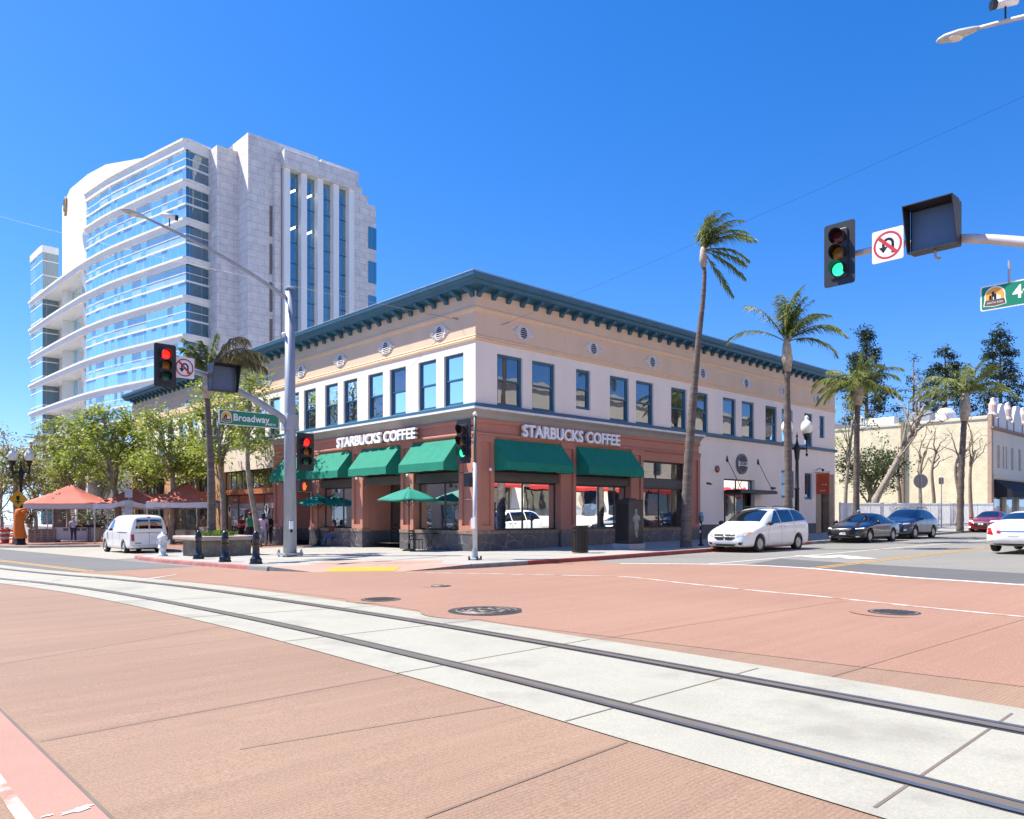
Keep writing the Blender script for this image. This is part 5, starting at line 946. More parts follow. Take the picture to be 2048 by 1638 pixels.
# cafe umbrellas, tables, chairs and the sidewalk board
UMB = mat('umbrella_green', (.003, .21, .15), .8, var=.1, scale=2.); IRO = mat('cafe_iron', (.02, .018, .016), .5, .4)
def umbrella(lb, loc, rz, r=1.42, zt=2.62, wrk=0):
    t = thing('cafe_umbrella', lb, 'umbrella', loc, rz, 'green umbrellas outside the coffee shop'); n = 6; m = M(); zr = 2.12
    rim = [(r*math.cos(6.2832*k/n), r*math.sin(6.2832*k/n)) for k in range(n)]; apex = (0, 0, zt); rows = []
    for k in range(n):
        a, b = rim[k], rim[(k+1) % n]; g = 6
        for i in range(g+1):
            for j in range(g+1):
                u, v = i/g, j/g; x = (a[0]*(1-v)+b[0]*v)*u; y = (a[1]*(1-v)+b[1]*v)*u; z = zt-(zt-zr)*u+.04*math.sin(math.pi*u)-.05*math.sin(math.pi*v)*u+(wrk*.06*math.sin(9*v+k*2)*u); rows.append((x, y, z))
        b_ = k*(g+1)**2; m.f += [(b_+i*(g+1)+j, b_+i*(g+1)+j+1, b_+(i+1)*(g+1)+j+1, b_+(i+1)*(g+1)+j) for i in range(g) for j in range(g)]
    m.v = rows; c = m.build('canopy', UMB, t, True); s_ = c.modifiers.new('thick', 'SOLIDIFY'); s_.thickness = .008
    M().lathe([(.26, -.13), (.06, .03), (.03, .05), (0, .06)], (0, 0, zt), 6).build('vent_cap', UMB, t); M().tube([(0, 0, .05), (0, 0, zt+.1)], .024, 8).build('pole', IRO, t); M().lathe([(.28, 0), (.28, .05), (.06, .09), (.045, .3)], (0, 0, 0), 18).build('base', IRO, t)
    for k in range(n): M().tube([(0, 0, 1.86), (rim[k][0]*.45, rim[k][1]*.45, zt-(zt-zr)*.45)], .010, 5).build('strut', IRO, t)
    return t
def table(lb, loc, rz):
    t = thing('cafe_table', lb, 'table', loc, rz, 'cafe tables on the sidewalk'); M().lathe([(.38, .70), (.38, .73)], (0, 0, 0), 22).build('table_top', IRO, t)
    for k in range(4): a = k*1.5708+.785; M().tube([(.28*math.cos(a), .28*math.sin(a), 0), (.05*math.cos(a), .05*math.sin(a), .35), (.2*math.cos(a), .2*math.sin(a), .7)], .012, 6).build('leg', IRO, t)
def chair(lb, loc, rz):
    t = thing('cafe_chair', lb, 'chair', loc, rz, 'black cafe chairs on the sidewalk'); M().box(-.21, .21, -.21, .21, .44, .47).build('seat', IRO, t, bevel=.01)
    m = M(); m.tube([(-.2, .2, .45), (-.2, .26, .85), (.2, .26, .85), (.2, .2, .45)], .013, 6); 
    for z in (.6, .7, .8): m.box(-.2, .2, .225+(z-.45)*.1, .24+(z-.45)*.1, z-.02, z+.03)
    m.build('backrest', IRO, t)
    for x, y in ((-.19, -.19), (.19, -.19), (.19, .19), (-.19, .19)): M().tube([(x, y, .45), (x*1.1, y*1.1, 0)], .012, 6).build('leg', IRO, t)
u1, u2 = gp(636, 1092, .13), gp(818, 1101.5, .13)
umbrella('green umbrella in tree shade over the seated customers', u1, .9, wrk=1); umbrella('open green umbrella beside the corner signal post, fully in the sun', u2, .55)
def nb(p, dx, dy): return Vector((p.x+dx, p.y+dy, p.z+SLOPE*dx))
table('round cafe table in front of the person in red', nb(u1, .75, -.2), 0); table('empty round cafe table under the sunlit umbrella', nb(u2, .85, .35), .4)
chair('cafe chair between umbrella pole and pillar, left of the empty table', nb(u2, .25, .45), R(75)); chair('cafe chair right of the empty table, nearest the corner', nb(u2, 1.6, .35), R(-80)); chair('cafe chair under the tree-shaded umbrella', nb(u1, .15, .1), R(85)); chair('cafe chair behind the seated customers at the window', nb(u1, 1.75, .1), R(-85))
p = gp(785, 1091, .13); t = thing('sidewalk_board', 'black A-frame board with a purple cup drawing by the shop door', 'board', p, .30)
CHK = mat('chalk_board', (.022, .025, .035), .7, var=.2)
m = M(); m.add([(-.33, -.22, .02), (.33, -.22, .02), (.33, .0, 1.12), (-.33, .0, 1.12), (-.33, -.19, .02), (.33, -.19, .02), (.33, .03, 1.12), (-.33, .03, 1.12)], [(0, 1, 2, 3), (4, 5, 6, 7), (0, 1, 5, 4), (2, 3, 7, 6), (0, 3, 7, 4), (1, 2, 6, 5)]); fb = m.build('front_board', CHK, t)
M().add([(-.33, .28, .02), (.33, .28, .02), (.33, .04, 1.12), (-.33, .04, 1.12)], [(0, 1, 2, 3)]).build('rear_board', CHK, t)
def bd(pts, mt, nm): M().add([(x, -.226+(z-.02)*.2-.002, z) for x, z in pts], [tuple(range(len(pts)))]).build(nm, mt, fb)
PUR = mat('chalk_purple', (.16, .08, .62), .7); LIL = mat('chalk_lilac', (.55, .50, .75), .7)
bd([(-.09, .72), (.12, .72), (.10, .42), (-.06, .42)], PUR, 'cup'); bd([(-.11, .79), (.14, .79), (.13, .72), (-.10, .72)], LIL, 'cup_lid'); bd([(.03+.06*math.cos(k*.628), .57+.06*math.sin(k*.628)) for k in range(10)], LIL, 'cup_badge'); bd([(.16+.07*math.cos(k*.628), .50+.06*math.sin(k*.628)) for k in range(10)], LIL, 'cake'); bd([(-.06+.05*math.cos(k*.628), 1.06+.05*math.sin(k*.628)) for k in range(10)], mat('chalk_blue', (.35, .60, .70), .7), 'round_badge')
for w_, z_, s_ in (('COLD BREWS', .90, .085), ('ICED COFFEE', .27, .06), ('& TEA', .17, .05)):
    me = text_mesh(w_, s_, .001); me.transform(Matrix.Translation((0, -.226+(z_-.02)*.2-.005, z_)) @ Matrix.Rotation(R(-11), 4, 'X')); link('chalk_word', me, LIL, fb)
# ------------------------------------------------------------------ vehicles
def paint(name, col, metal=0., rough=.35): return mat(name, col, rough, metal, var=.03, scale=1.5, coat=1., spec=.5)
TYRE = mat('tyre_rubber', (.018, .018, .019), .8, var=.2, scale=9.); ALLOY = mat('alloy_wheel', (.48, .46, .43), .3, .8); CARG = glass('car_glass', (.03, .045, .05), .16, .25, .008); CARB = glass('tinted_glass', (.012, .016, .022), .12, .1, .01)
TRIMB = mat('black_trim', (.02, .02, .021), .5); CHROME = mat('chrome', (.75, .75, .76), .12, 1.); HLIGHT = mat('headlight_glass', (.55, .58, .62), .1, .3, var=.3, scale=14., coat=1.); TAIL = mat('tail_red', (.45, .012, .01), .2, coat=1.); AMBER = mat('amber_lens', (.75, .25, .02), .2, coat=1.); PLATE = mat('licence_plate', (.68, .69, .72), .5, var=.1, scale=20.); DRL = emit('running_light', (1, .93, .85), 2.2)
def catm(tab, x):
    # piecewise cubic lookup in [(x, v...)] rows
    for i in range(len(tab)-1):
        if x <= tab[i+1][0] or i == len(tab)-2:
            a, b = tab[i], tab[i+1]; t = min(1, max(0, (x-a[0])/(b[0]-a[0]))); return [p+(q-p)*t for p, q in zip(a[1:], b[1:])]
def vehicle(name, label, loc, rz, spec, group=None):
    """body from cross-sections along x (front at x=0), glass, lamps and trim laid on its surface"""
    t = thing(name, label, spec.get('cat', 'car'), loc, rz, group); PM = spec['paint']; st = spec['st']; bm = bmesh.new(); rows = []
    for x, zb, wb, zs, ws, zt, wt in st:      # bottom z / half width, shoulder z / half width, top z / half width
        zm = zb+(zs-zb)*.5; half = [(0, zb), (wb*.86, zb), (wb, zb+.06), (max(wb, ws)*1.0+.012, zm), (ws, zs-.03), (ws-.02, zs), (wt+(ws-wt)*.12, zs+(zt-zs)*.80), (wt*.86, zt-.012), (wt*.5, zt+.012), (0, zt+.02)]
        ring = half+[(-y, z) for y, z in half[-2:0:-1]]; rows.append([bm.verts.new((x, y, z)) for y, z in ring])
    n = len(rows[0])
    for a, b in zip(rows, rows[1:]):
        for k in range(n): bm.faces.new((a[k], a[(k+1) % n], b[(k+1) % n], b[k]))
    bm.faces.new(rows[0]); bm.faces.new(list(reversed(rows[-1]))); bmesh.ops.recalc_face_normals(bm, faces=bm.faces)
    me = bpy.data.meshes.new('body'); bm.to_mesh(me); bm.free(); o = bpy.data.objects.new('body', me); sc.collection.objects.link(o)
    md = o.modifiers.new('s', 'SUBSURF'); md.levels = md.render_levels = 2
    r = spec['r']; cut = M()
    for x in spec['ax']:
        for s_ in (-1, 1): y0 = spec['trk']-.28; cut.prism([(x+(r+.055)*math.cos(6.2832*k/28), r+(r+.055)*math.sin(6.2832*k/28)) for k in range(28)], s_*y0, s_*(y0+.7))
    co = cut.build('cutter'); bo = o.modifiers.new('b', 'BOOLEAN'); bo.operation = 'DIFFERENCE'; bo.object = co; bo.solver = 'EXACT'
    bpy.context.view_layer.update(); dg = bpy.context.evaluated_depsgraph_get(); me2 = bpy.data.meshes.new_from_object(o.evaluated_get(dg)); bpy.data.objects.remove(o); bpy.data.objects.remove(co)
    me2.name = 'body'; me2.materials.clear(); bm = bmesh.new(); bm.from_mesh(me2)
    bvh = BVHTree.FromBMesh(bm); bm.free(); me2.shade_smooth(); body = link('body', me2, PM, t)
    me2.set_sharp_from_angle(angle=R(42))
    def lay(nm, poly, m, view, off=.006, par=None, g=3):
        # project a polygon onto the body: side 'L'/'R' uses (x,z), 'F'/'B' uses (y,z), 'T' uses (x,y)
        b = bmesh.new()
        def to3(p):
            return {'L': (p[0], 3, p[1]), 'R': (p[0], -3, p[1]), 'F': (-3, p[0], p[1]), 'B': (9, p[0], p[1]), 'T': (p[0], p[1], 4)}[view]
        f = b.faces.new([b.verts.new(to3(p)) for p in poly]); bmesh.ops.triangulate(b, faces=[f])
        for _ in range(g):
            ed = [e for e in b.edges if e.calc_length() > .10]
            if ed: bmesh.ops.subdivide_edges(b, edges=ed, cuts=1); bmesh.ops.triangulate(b, faces=b.faces[:])
        d = Vector({'L': (0, -1, 0), 'R': (0, 1, 0), 'F': (1, 0, 0), 'B': (-1, 0, 0), 'T': (0, 0, -1)}[view]); bad = []
        for v in b.verts:
            hit, nn, i, ds = bvh.ray_cast(v.co, d)
            if hit is None: bad.append(v)
            else: v.co = hit-d*off+(nn*off*.3 if nn.dot(d) < 0 else nn*0)
        if bad: bmesh.ops.delete(b, geom=bad, context='VERTS')
        bmesh.ops.recalc_face_normals(b, faces=b.faces); mm = bpy.data.meshes.new(nm); b.to_mesh(mm); b.free(); mm.shade_smooth()
        return link(nm, mm, m, par or t) if len(mm.polygons) else bpy.data.meshes.remove(mm)
    for nm, poly, m, views in spec['lay']:
        for v in views: lay(nm, [(-p[0], p[1]) for p in poly][::-1] if v == 'm' else poly, m, {'m': spec.get('mv', 'F'), 'M': 'B'}.get(v, v))
    for nm, poly, m, v in spec.get('mir', []):
        lay(nm, poly, m, v); lay(nm, [(-y, z) for y, z in reversed(poly)], m, v)
    for sd_, poly in spec.get('seam', []):
        for v in sd_:
            for (x0, z0), (x1, z1) in zip(poly, poly[1:]):
                dd = Vector((x1-x0, z1-z0)).normalized()*.007; lay('door_seam', [(x0-dd.y, z0+dd.x), (x1-dd.y, z1+dd.x), (x1+dd.y, z1-dd.x), (x0+dd.y, z0-dd.x)], TRIMB, v, .003)
    for x in spec['ax']:
        for s_ in (-1, 1):
            y = spec['trk']; w = .21; wt_ = thing('wheel', 'x', 'x'); del wt_['label']; del wt_['category']; wt_.parent = t; wt_.location = (x, s_*y, r)
            wh = M().lathe([(r*.62, -w/2), (r*.93, -w/2), (r, -w/2+.03), (r, w/2-.03), (r*.93, w/2), (r*.66, w/2), (r*.62, w/2-.03)], (0, 0, 0), 28); q = Matrix.Rotation(R(-90*s_), 4, 'X'); wh.xf(q).build('tyre', TYRE, wt_, True)
            rm = M(); rr = r*.64; rm.lathe([(rr, w/2-.02), (rr*.92, w/2), (rr*.86, w/2-.03)], (0, 0, 0), 28)
            ns = spec.get('spk', 5)
            for k in range(ns): a = 6.2832*k/ns; rm.add([(rr*.2*math.cos(a-.5), rr*.2*math.sin(a-.5), w/2-.01), (rr*.9*math.cos(a-.13), rr*.9*math.sin(a-.13), w/2-.015), (rr*.9*math.cos(a+.13), rr*.9*math.sin(a+.13), w/2-.015), (rr*.2*math.cos(a+.5), rr*.2*math.sin(a+.5), w/2-.01)], [(0, 1, 2, 3)])
            rm.lathe([(rr*.24, w/2-.03), (rr*.22, w/2+.005), (0, w/2+.01)], (0, 0, 0), 14); rm.xf(q).build('rim', spec.get('rim', ALLOY), wt_)
            M().lathe([(rr*.95, 0), (rr*.95, .01), (0, .01)], (0, 0, 0), 18).xf(q).build('brake_disc', TRIMB, wt_)
    M().box(spec['ax'][0]-.5, spec['ax'][1]+.5, -spec['trk']+.12, spec['trk']-.12, r*.62, r*1.5).build('underbody', TRIMB, t)
    mx, my, mz = spec['mir_at']
    for s_ in (-1, 1):
        q = M().ball((mx, s_*(my+.13), mz), .11, 10, 8, (.7, 1.1, .8)); q.tube([(mx, s_*(my-.1), mz-.05), (mx, s_*(my+.05), mz-.02)], .03, 6); q.build('mirror', spec.get('mirm', PM), t, True)
    return t
WV = paint('van_white', (.76, .77, .78)); WPL = paint('pearl_white', (.78, .77, .73)); BKP = paint('black_metallic', (.010, .011, .015), .2, .25); BLP = paint('navy_blue', (.010, .028, .085), .3, .3); RDP = paint('deep_red', (.28, .006, .012), .3, .3)
# minivan: front toward the junction
mini = dict(paint=WV, r=.345, ax=(1.0, 4.05), trk=.86, spk=5, mir_at=(1.55, .95, 1.13), mirm=TRIMB, st=[(0, .40, .55, .62, .56, .66, .45), (.10, .24, .78, .66, .80, .78, .66), (.35, .20, .90, .74, .93, .90, .74), (.85, .20, .95, .92, .96, 1.03, .80), (1.25, .20, .96, 1.0, .965, 1.12, .80), (1.75, .20, .96, 1.05, .965, 1.42, .76), (2.25, .20, .96, 1.08, .965, 1.66, .73), (2.8, .20, .96, 1.1, .965, 1.74, .72), (3.8, .20, .96, 1.14, .965, 1.755, .71), (4.5, .21, .955, 1.17, .95, 1.71, .70), (4.85, .24, .93, 1.18, .925, 1.58, .70), (5.03, .30, .90, 1.12, .90, 1.30, .74), (5.10, .38, .84, .80, .86, .9, .76)],
  lay=[('side_window', [(1.86, 1.10), (2.62, 1.14), (2.60, 1.62), (2.45, 1.61)], CARG, 'LR'), ('side_window', [(2.68, 1.145), (3.7, 1.19), (3.68, 1.655), (2.66, 1.63)], CARB, 'LR'), ('side_window', [(3.76, 1.195), (4.86, 1.25), (4.72, 1.46), (4.5, 1.60), (4.25, 1.655), (3.74, 1.655)], CARB, 'LR'),
       ('windshield', [(1.36, -.72), (2.22, -.60), (2.26, 0), (2.22, .60), (1.36, .72), (1.30, 0)], CARG, 'T'), ('rear_window', [(-.68, 1.22), (.68, 1.22), (.60, 1.58), (-.60, 1.58)], CARB, 'B'),
       ('grille', [(-.44, .56), (-.30, .48), (.30, .48), (.44, .56), (.46, .72), (-.46, .72)], TRIMB, 'F'), ('grille_bar', [(-.46, .60), (.46, .60), (.46, .63), (-.46, .63)], WV, 'F'), ('grille_bar', [(-.03, .48), (.03, .48), (.045, .73), (-.045, .73)], WV, 'F'), ('lower_intake', [(-.5, .25), (.5, .25), (.48, .33), (-.48, .33)], TRIMB, 'F'), ('licence_plate', [(-.17, .36), (.17, .36), (.17, .47), (-.17, .47)], PLATE, 'F'),
       ('side_moulding', [(1.5, .50), (3.55, .52), (3.55, .57), (1.5, .55)], WV, 'LR'), ('sill_skirt', [(1.5, .24), (3.5, .24), (3.5, .34), (1.5, .34)], WPL, 'LR'), ('door_handle', [(2.4, .98), (2.55, .985), (2.55, 1.02), (2.4, 1.015)], CHROME, 'LR'), ('door_handle', [(2.75, .99), (2.9, .995), (2.9, 1.03), (2.75, 1.025)], CHROME, 'LR')],
  mir=[('headlight', [(.50, .60), (.78, .64), (.88, .75), (.86, .80), (.52, .76)], HLIGHT, 'F'), ('turn_light', [(.80, .65), (.90, .68), (.91, .78), (.84, .79)], AMBER, 'F'), ('fog_light', [(.56, .30), (.74, .30), (.74, .40), (.58, .40)], TRIMB, 'F'), ('tail_light', [(.72, .82), (.90, .82), (.88, 1.25), (.74, 1.25)], TAIL, 'B')], seam=[('LR', [(1.62, .4), (1.60, .8), (1.84, 1.12)]), ('LR', [(2.64, .38), (2.64, 1.14)]), ('LR', [(3.72, .7), (3.72, 1.19)]), ('T', [(1.18, -.78), (1.22, 0), (1.18, .78)])])
def park(a, b, h=0.): return W(a, b, h)
vehicle('minivan', 'white minivan parked at the red kerb, nose toward the junction', park(6.05, -7.55), TH, mini)
mv = bpy.data.objects['minivan']; M().tube([(2.5, -.62, 1.76), (2.7, -.62, 1.80), (4.2, -.6, 1.80), (4.4, -.6, 1.75)], .018, 6).build('roof_rail', TRIMB, mv); M().tube([(2.5, .62, 1.76), (2.7, .62, 1.80), (4.2, .6, 1.80), (4.4, .6, 1.75)], .018, 6).build('roof_rail', TRIMB, mv)
def sedan(P, L_=4.95, W_=.93, H_=1.45, bonnet=.98):
    k = L_/4.95; h = H_/1.45
    return dict(paint=P, r=.345, ax=(.95*k, 3.75*k), trk=W_-.11, spk=10, mir_at=(1.62*k, W_-.02, 1.0*h), st=[(0, .36, W_*.55, .56, W_*.55, .62, W_*.45), (.08, .20, W_*.82, .62, W_*.84, .74, W_*.66), (.4, .18, W_*.96, .72, W_*.97, .84, W_*.74), (1.0*k, .18, W_, .82*h, W_, .93*h, W_*.80), (1.4*k, .18, W_, .88*h, W_, .99*h, W_*.80), (1.85*k, .18, W_, .92*h, W_*.99, 1.22*h, W_*.70), (2.35*k, .18, W_, .94*h, W_*.98, 1.42*h, W_*.64), (2.8*k, .18, W_, .95*h, W_*.98, 1.45*h, W_*.62), (3.4*k, .18, W_, .97*h, W_*.98, 1.38*h, W_*.62), (4.0*k, .19, W_*.99, .98*h, W_*.97, 1.16*h, W_*.66), (4.45*k, .22, W_*.96, .95*h, W_*.94, 1.05*h, W_*.74), (4.82*k, .28, W_*.90, .88*h, W_*.88, .96*h, W_*.72), (L_, .38, W_*.78, .66*h, W_*.78, .74*h, W_*.66)],
      lay=[('side_window', [(1.78*k, .95*h), (2.68*k, .97*h), (2.68*k, 1.36*h), (2.35*k, 1.35*h)], CARG, 'LR'), ('side_window', [(2.76*k, .975*h), (3.62*k, 1.0*h), (3.5*k, 1.24*h), (3.2*k, 1.34*h), (2.76*k, 1.37*h)], CARG, 'LR'), ('windshield', [(1.47*k, -W_*.74), (2.3*k, -W_*.56), (2.34*k, 0), (2.3*k, W_*.56), (1.47*k, W_*.74), (1.40*k, 0)], CARG, 'T'), ('rear_window', [(3.42*k, -W_*.54), (4.1*k, -W_*.62), (4.16*k, 0), (4.1*k, W_*.62), (3.42*k, W_*.54), (3.38*k, 0)], CARG, 'T')],
      mir=[], seam=[('LR', [(1.6*k, .35), (1.58*k, .7), (1.76*k, .95*h)]), ('LR', [(2.72*k, .35), (2.72*k, .97*h)]), ('LR', [(3.4*k, .6), (3.66*k, .98*h)]), ('T', [(1.3*k, -.75), (1.36*k, 0), (1.3*k, .75)])])
s1 = sedan(BKP); s1['lay'] += [('grille', [(-.52, .44), (.52, .44), (.58, .68), (-.58, .68)], TRIMB, 'F'), ('licence_plate', [(-.16, .40), (.16, .40), (.16, .52), (-.16, .52)], PLATE, 'F'), ('badge', [(-.06, .59), (.06, .59), (.06, .65), (-.06, .65)], CHROME, 'F')]
s1['mir'] = [('headlight', [(.56, .66), (.84, .68), (.86, .76), (.57, .72)], HLIGHT, 'F'), ('running_light', [(.58, .685), (.84, .705), (.85, .73), (.58, .71)], DRL, 'F'), ('side_intake', [(.60, .28), (.78, .30), (.74, .36), (.60, .34)], CHROME, 'F')]
vehicle('parked_sedan', 'black sedan parked between the white minivan and the blue SUV', park(16.7, -7.4), TH, s1)
suv = dict(paint=BLP, r=.36, ax=(.85, 3.5), trk=.82, spk=5, mir_at=(1.4, .92, 1.12), st=[(0, .42, .55, .70, .56, .80, .5), (.1, .24, .78, .76, .80, .92, .68), (.4, .22, .90, .86, .92, 1.0, .74), (1.0, .22, .93, .96, .935, 1.08, .76), (1.35, .22, .93, 1.02, .935, 1.18, .74), (1.8, .22, .93, 1.05, .93, 1.46, .66), (2.2, .22, .93, 1.07, .925, 1.60, .63), (2.8, .22, .93, 1.08, .925, 1.64, .62), (3.6, .22, .93, 1.1, .92, 1.60, .62), (4.0, .24, .92, 1.1, .90, 1.48, .63), (4.25, .28, .90, 1.05, .88, 1.24, .66), (4.42, .36, .82, .86, .82, .98, .68)],
  lay=[('side_window', [(1.72, 1.08), (2.5, 1.10), (2.5, 1.53), (2.15, 1.52)], CARG, 'LR'), ('side_window', [(2.58, 1.105), (3.4, 1.13), (3.32, 1.50), (2.58, 1.54)], CARB, 'LR'), ('side_window', [(3.47, 1.15), (3.95, 1.20), (3.8, 1.42), (3.42, 1.49)], CARB, 'LR'), ('windshield', [(1.40, -.66), (2.12, -.55), (2.15, 0), (2.12, .55), (1.40, .66), (1.34, 0)], CARG, 'T'), ('rear_window', [(-.56, 1.14), (.56, 1.14), (.5, 1.46), (-.5, 1.46)], CARB, 'B'), ('grille', [(-.5, .50), (.5, .50), (.56, .82), (-.56, .82)], TRIMB, 'F'), ('licence_plate', [(-.16, .44), (.16, .44), (.16, .55), (-.16, .55)], PLATE, 'F'), ('sill_trim', [(1.3, .24), (3.05, .24), (3.05, .38), (1.3, .38)], TRIMB, 'LR')],
  mir=[('headlight', [(.56, .78), (.84, .82), (.86, .90), (.57, .86)], HLIGHT, 'F'), ('fog_light', [(.62, .45), (.76, .48), (.74, .56), (.62, .54)], HLIGHT, 'F'), ('tail_light', [(.6, .9), (.86, .9), (.84, 1.04), (.6, 1.02)], TAIL, 'B')], seam=[('LR', [(1.5, .42), (1.5, .8), (1.7, 1.07)]), ('LR', [(2.54, .4), (2.54, 1.1)]), ('LR', [(3.2, .7), (3.44, 1.13)])])
vehicle('parked_suv', 'dark blue SUV with roof rails parked behind the black sedan', park(22.7, -7.35), TH, suv)
sv = bpy.data.objects['parked_suv']
for y in (-.56, .56): M().tube([(2.1, y, 1.62), (2.25, y, 1.69), (3.4, y, 1.69), (3.6, y, 1.62)], .018, 6).build('roof_rail', TRIMB, sv)
s2 = sedan(RDP, 4.65, .90, 1.45); s2['spk'] = 7
s2['lay'] += [('grille', [(-.34, .42), (.34, .42), (.46, .72), (-.46, .72)], TRIMB, 'F'), ('licence_plate', [(-.16, .50), (.16, .50), (.16, .62), (-.16, .62)], PLATE, 'F')]
s2['mir'] = [('headlight', [(.50, .70), (.84, .74), (.86, .82), (.52, .76)], DRL, 'F'), ('grille_chrome', [(.34, .42), (.38, .42), (.50, .72), (.46, .72)], CHROME, 'F'), ('fog_light', [(.60, .34), (.78, .34), (.76, .42), (.60, .40)], DRL, 'F')]
vehicle('red_sedan', 'red sedan with lit headlights at the kerb by the far palm', park(37.3, -7.45), TH, s2)
s3 = sedan(WPL, 4.85, .91, 1.42); s3['spk'] = 5; s3['lay'][3] = ('rear_window', [(3.36, -.52), (4.02, -.62), (4.06, 0), (4.02, .62), (3.36, .52), (3.32, 0)], CARG, 'T')
s3['lay'] += [('licence_plate', [(-.16, .56), (.16, .56), (.16, .68), (-.16, .68)], PLATE, 'B'), ('plate_trim', [(-.38, .70), (.38, .70), (.38, .74), (-.38, .74)], CHROME, 'B'), ('bumper_trim', [(-.80, .27), (.80, .27), (.80, .31), (-.80, .31)], TRIMB, 'B')]
s3['mir'] = [('tail_light', [(.58, .60), (.86, .62), (.88, .82), (.66, .84)], TAIL, 'B'), ('tail_light', [(.42+.07*math.cos(k*.628), .70+.06*math.sin(k*.628)) for k in range(10)], TAIL, 'B')]
q = park(14.2, -16.3); vehicle('white_sedan', 'white sedan driving away, cut off by the right edge of the photo', q, TH+R(180), s3)
# white city van on the left-hand street, rear doors toward the junction
van = dict(paint=WV, cat='van', r=.32, ax=(.85, 3.75), trk=.755, spk=8, mir_at=(1.15, .88, 1.2), mirm=TRIMB, rim=mat('hub_cap', (.42, .45, .47), .4, .4), st=[(0, .40, .5, .70, .5, .78, .45), (.1, .24, .70, .78, .72, .92, .62), (.4, .20, .82, .92, .83, 1.08, .66), (.8, .20, .865, 1.0, .865, 1.28, .68), (1.3, .20, .87, 1.06, .865, 1.62, .68), (1.8, .20, .87, 1.08, .865, 1.82, .68), (2.4, .20, .87, 1.1, .865, 1.87, .69), (3.8, .20, .87, 1.1, .865, 1.87, .70), (4.4, .24, .87, 1.1, .865, 1.84, .70), (4.62, .26, .865, 1.1, .855, 1.79, .70), (4.72, .30, .84, 1.05, .83, 1.62, .69), (4.74, .38, .80, .8, .80, 1.2, .72)],
  lay=[('side_window', [(1.35, 1.08), (2.05, 1.10), (2.05, 1.62), (1.75, 1.60)], CARG, 'LR'), ('windshield', [(.85, -.6), (1.62, -.55), (1.66, 0), (1.62, .55), (.85, .6), (.78, 0)], CARG, 'T'), ('rear_window', [(-.62, 1.20), (-.03, 1.20), (-.03, 1.64), (-.56, 1.64)], CARB, 'B'), ('rear_window', [(.03, 1.20), (.62, 1.20), (.56, 1.64), (.03, 1.64)], CARB, 'B'), ('licence_plate', [(.08, .68), (.50, .68), (.50, .86), (.08, .86)], PLATE, 'B'), ('reflective_stripe', [(-.45, 1.0), (.45, 1.0), (.45, 1.03), (-.45, 1.03)], mat('stripe_orange', (.75, .38, .08), .5, var=.6, scale=22.), 'B'), ('rear_seam', [(-.006, .42), (.006, .42), (.006, 1.7), (-.006, 1.7)], TRIMB, 'B'), ('slide_rail', [(2.9, 1.0), (4.3, 1.0), (4.3, 1.03), (2.9, 1.03)], TRIMB, 'LR'), ('brake_light', [(-.08, 1.72), (.08, 1.72), (.08, 1.77), (-.08, 1.77)], TAIL, 'B'), ('badge', [(-.05, 1.09), (.05, 1.09), (.05, 1.13), (-.05, 1.13)], CHROME, 'B'), ('fleet_number', [(-.64, .50), (-.36, .50), (-.36, .54), (-.64, .54)], TRIMB, 'B')],
  mir=[('tail_light', [(.66, .62), (.80, .62), (.82, .94), (.68, .94)], TAIL, 'B'), ('headlight', [(.4, .85), (.66, .9), (.7, 1.05), (.42, .98)], HLIGHT, 'F')], seam=[('LR', [(1.25, .35), (1.22, .8), (1.33, 1.07)]), ('LR', [(2.12, .35), (2.12, 1.65)]), ('LR', [(3.25, .6), (3.22, 1.7)]), ('B', [(-.74, .42), (.74, .42)]), ('B', [(-.72, 1.0), (.72, 1.0)])])
vehicle('white_van', 'small white city van parked on the left-hand street with rear doors toward the junction', W(-7.5, 19.85, .012), TH-R(90), van)
# ------------------------------------------------------------------ trees and palms
BARKP = mat('palm_bark', (.125, .10, .085), .9, var=.35, scale=2., bump=.7, bscale=6., fine=.25, stretch=(.6, .6, 3.)); BARK = mat('tree_bark', (.27, .23, .18), .9, var=.35, scale=4., bump=.5, bscale=12.); BARKD = mat('brown_branch', (.22, .165, .12), .9, var=.3, scale=4.)
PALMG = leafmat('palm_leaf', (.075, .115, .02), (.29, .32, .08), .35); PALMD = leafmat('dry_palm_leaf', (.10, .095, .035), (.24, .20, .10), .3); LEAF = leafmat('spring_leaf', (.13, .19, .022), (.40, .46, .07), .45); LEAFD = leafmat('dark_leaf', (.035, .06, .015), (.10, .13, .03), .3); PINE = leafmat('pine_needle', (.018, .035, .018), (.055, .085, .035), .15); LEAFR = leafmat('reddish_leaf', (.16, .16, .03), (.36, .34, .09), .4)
CROWN = mat('palm_crownshaft', (.42, .34, .25), .7, var=.35, scale=5.)
def leafq(m, p, d, l, n, w):
    s_ = d.cross(n).normalized()*w; b = len(m.v); m.v += [tuple(p), tuple(p+d*l*.45+s_), tuple(p+d*l), tuple(p+d*l*.45-s_)]; m.f.append((b, b+1, b+2, b+3))
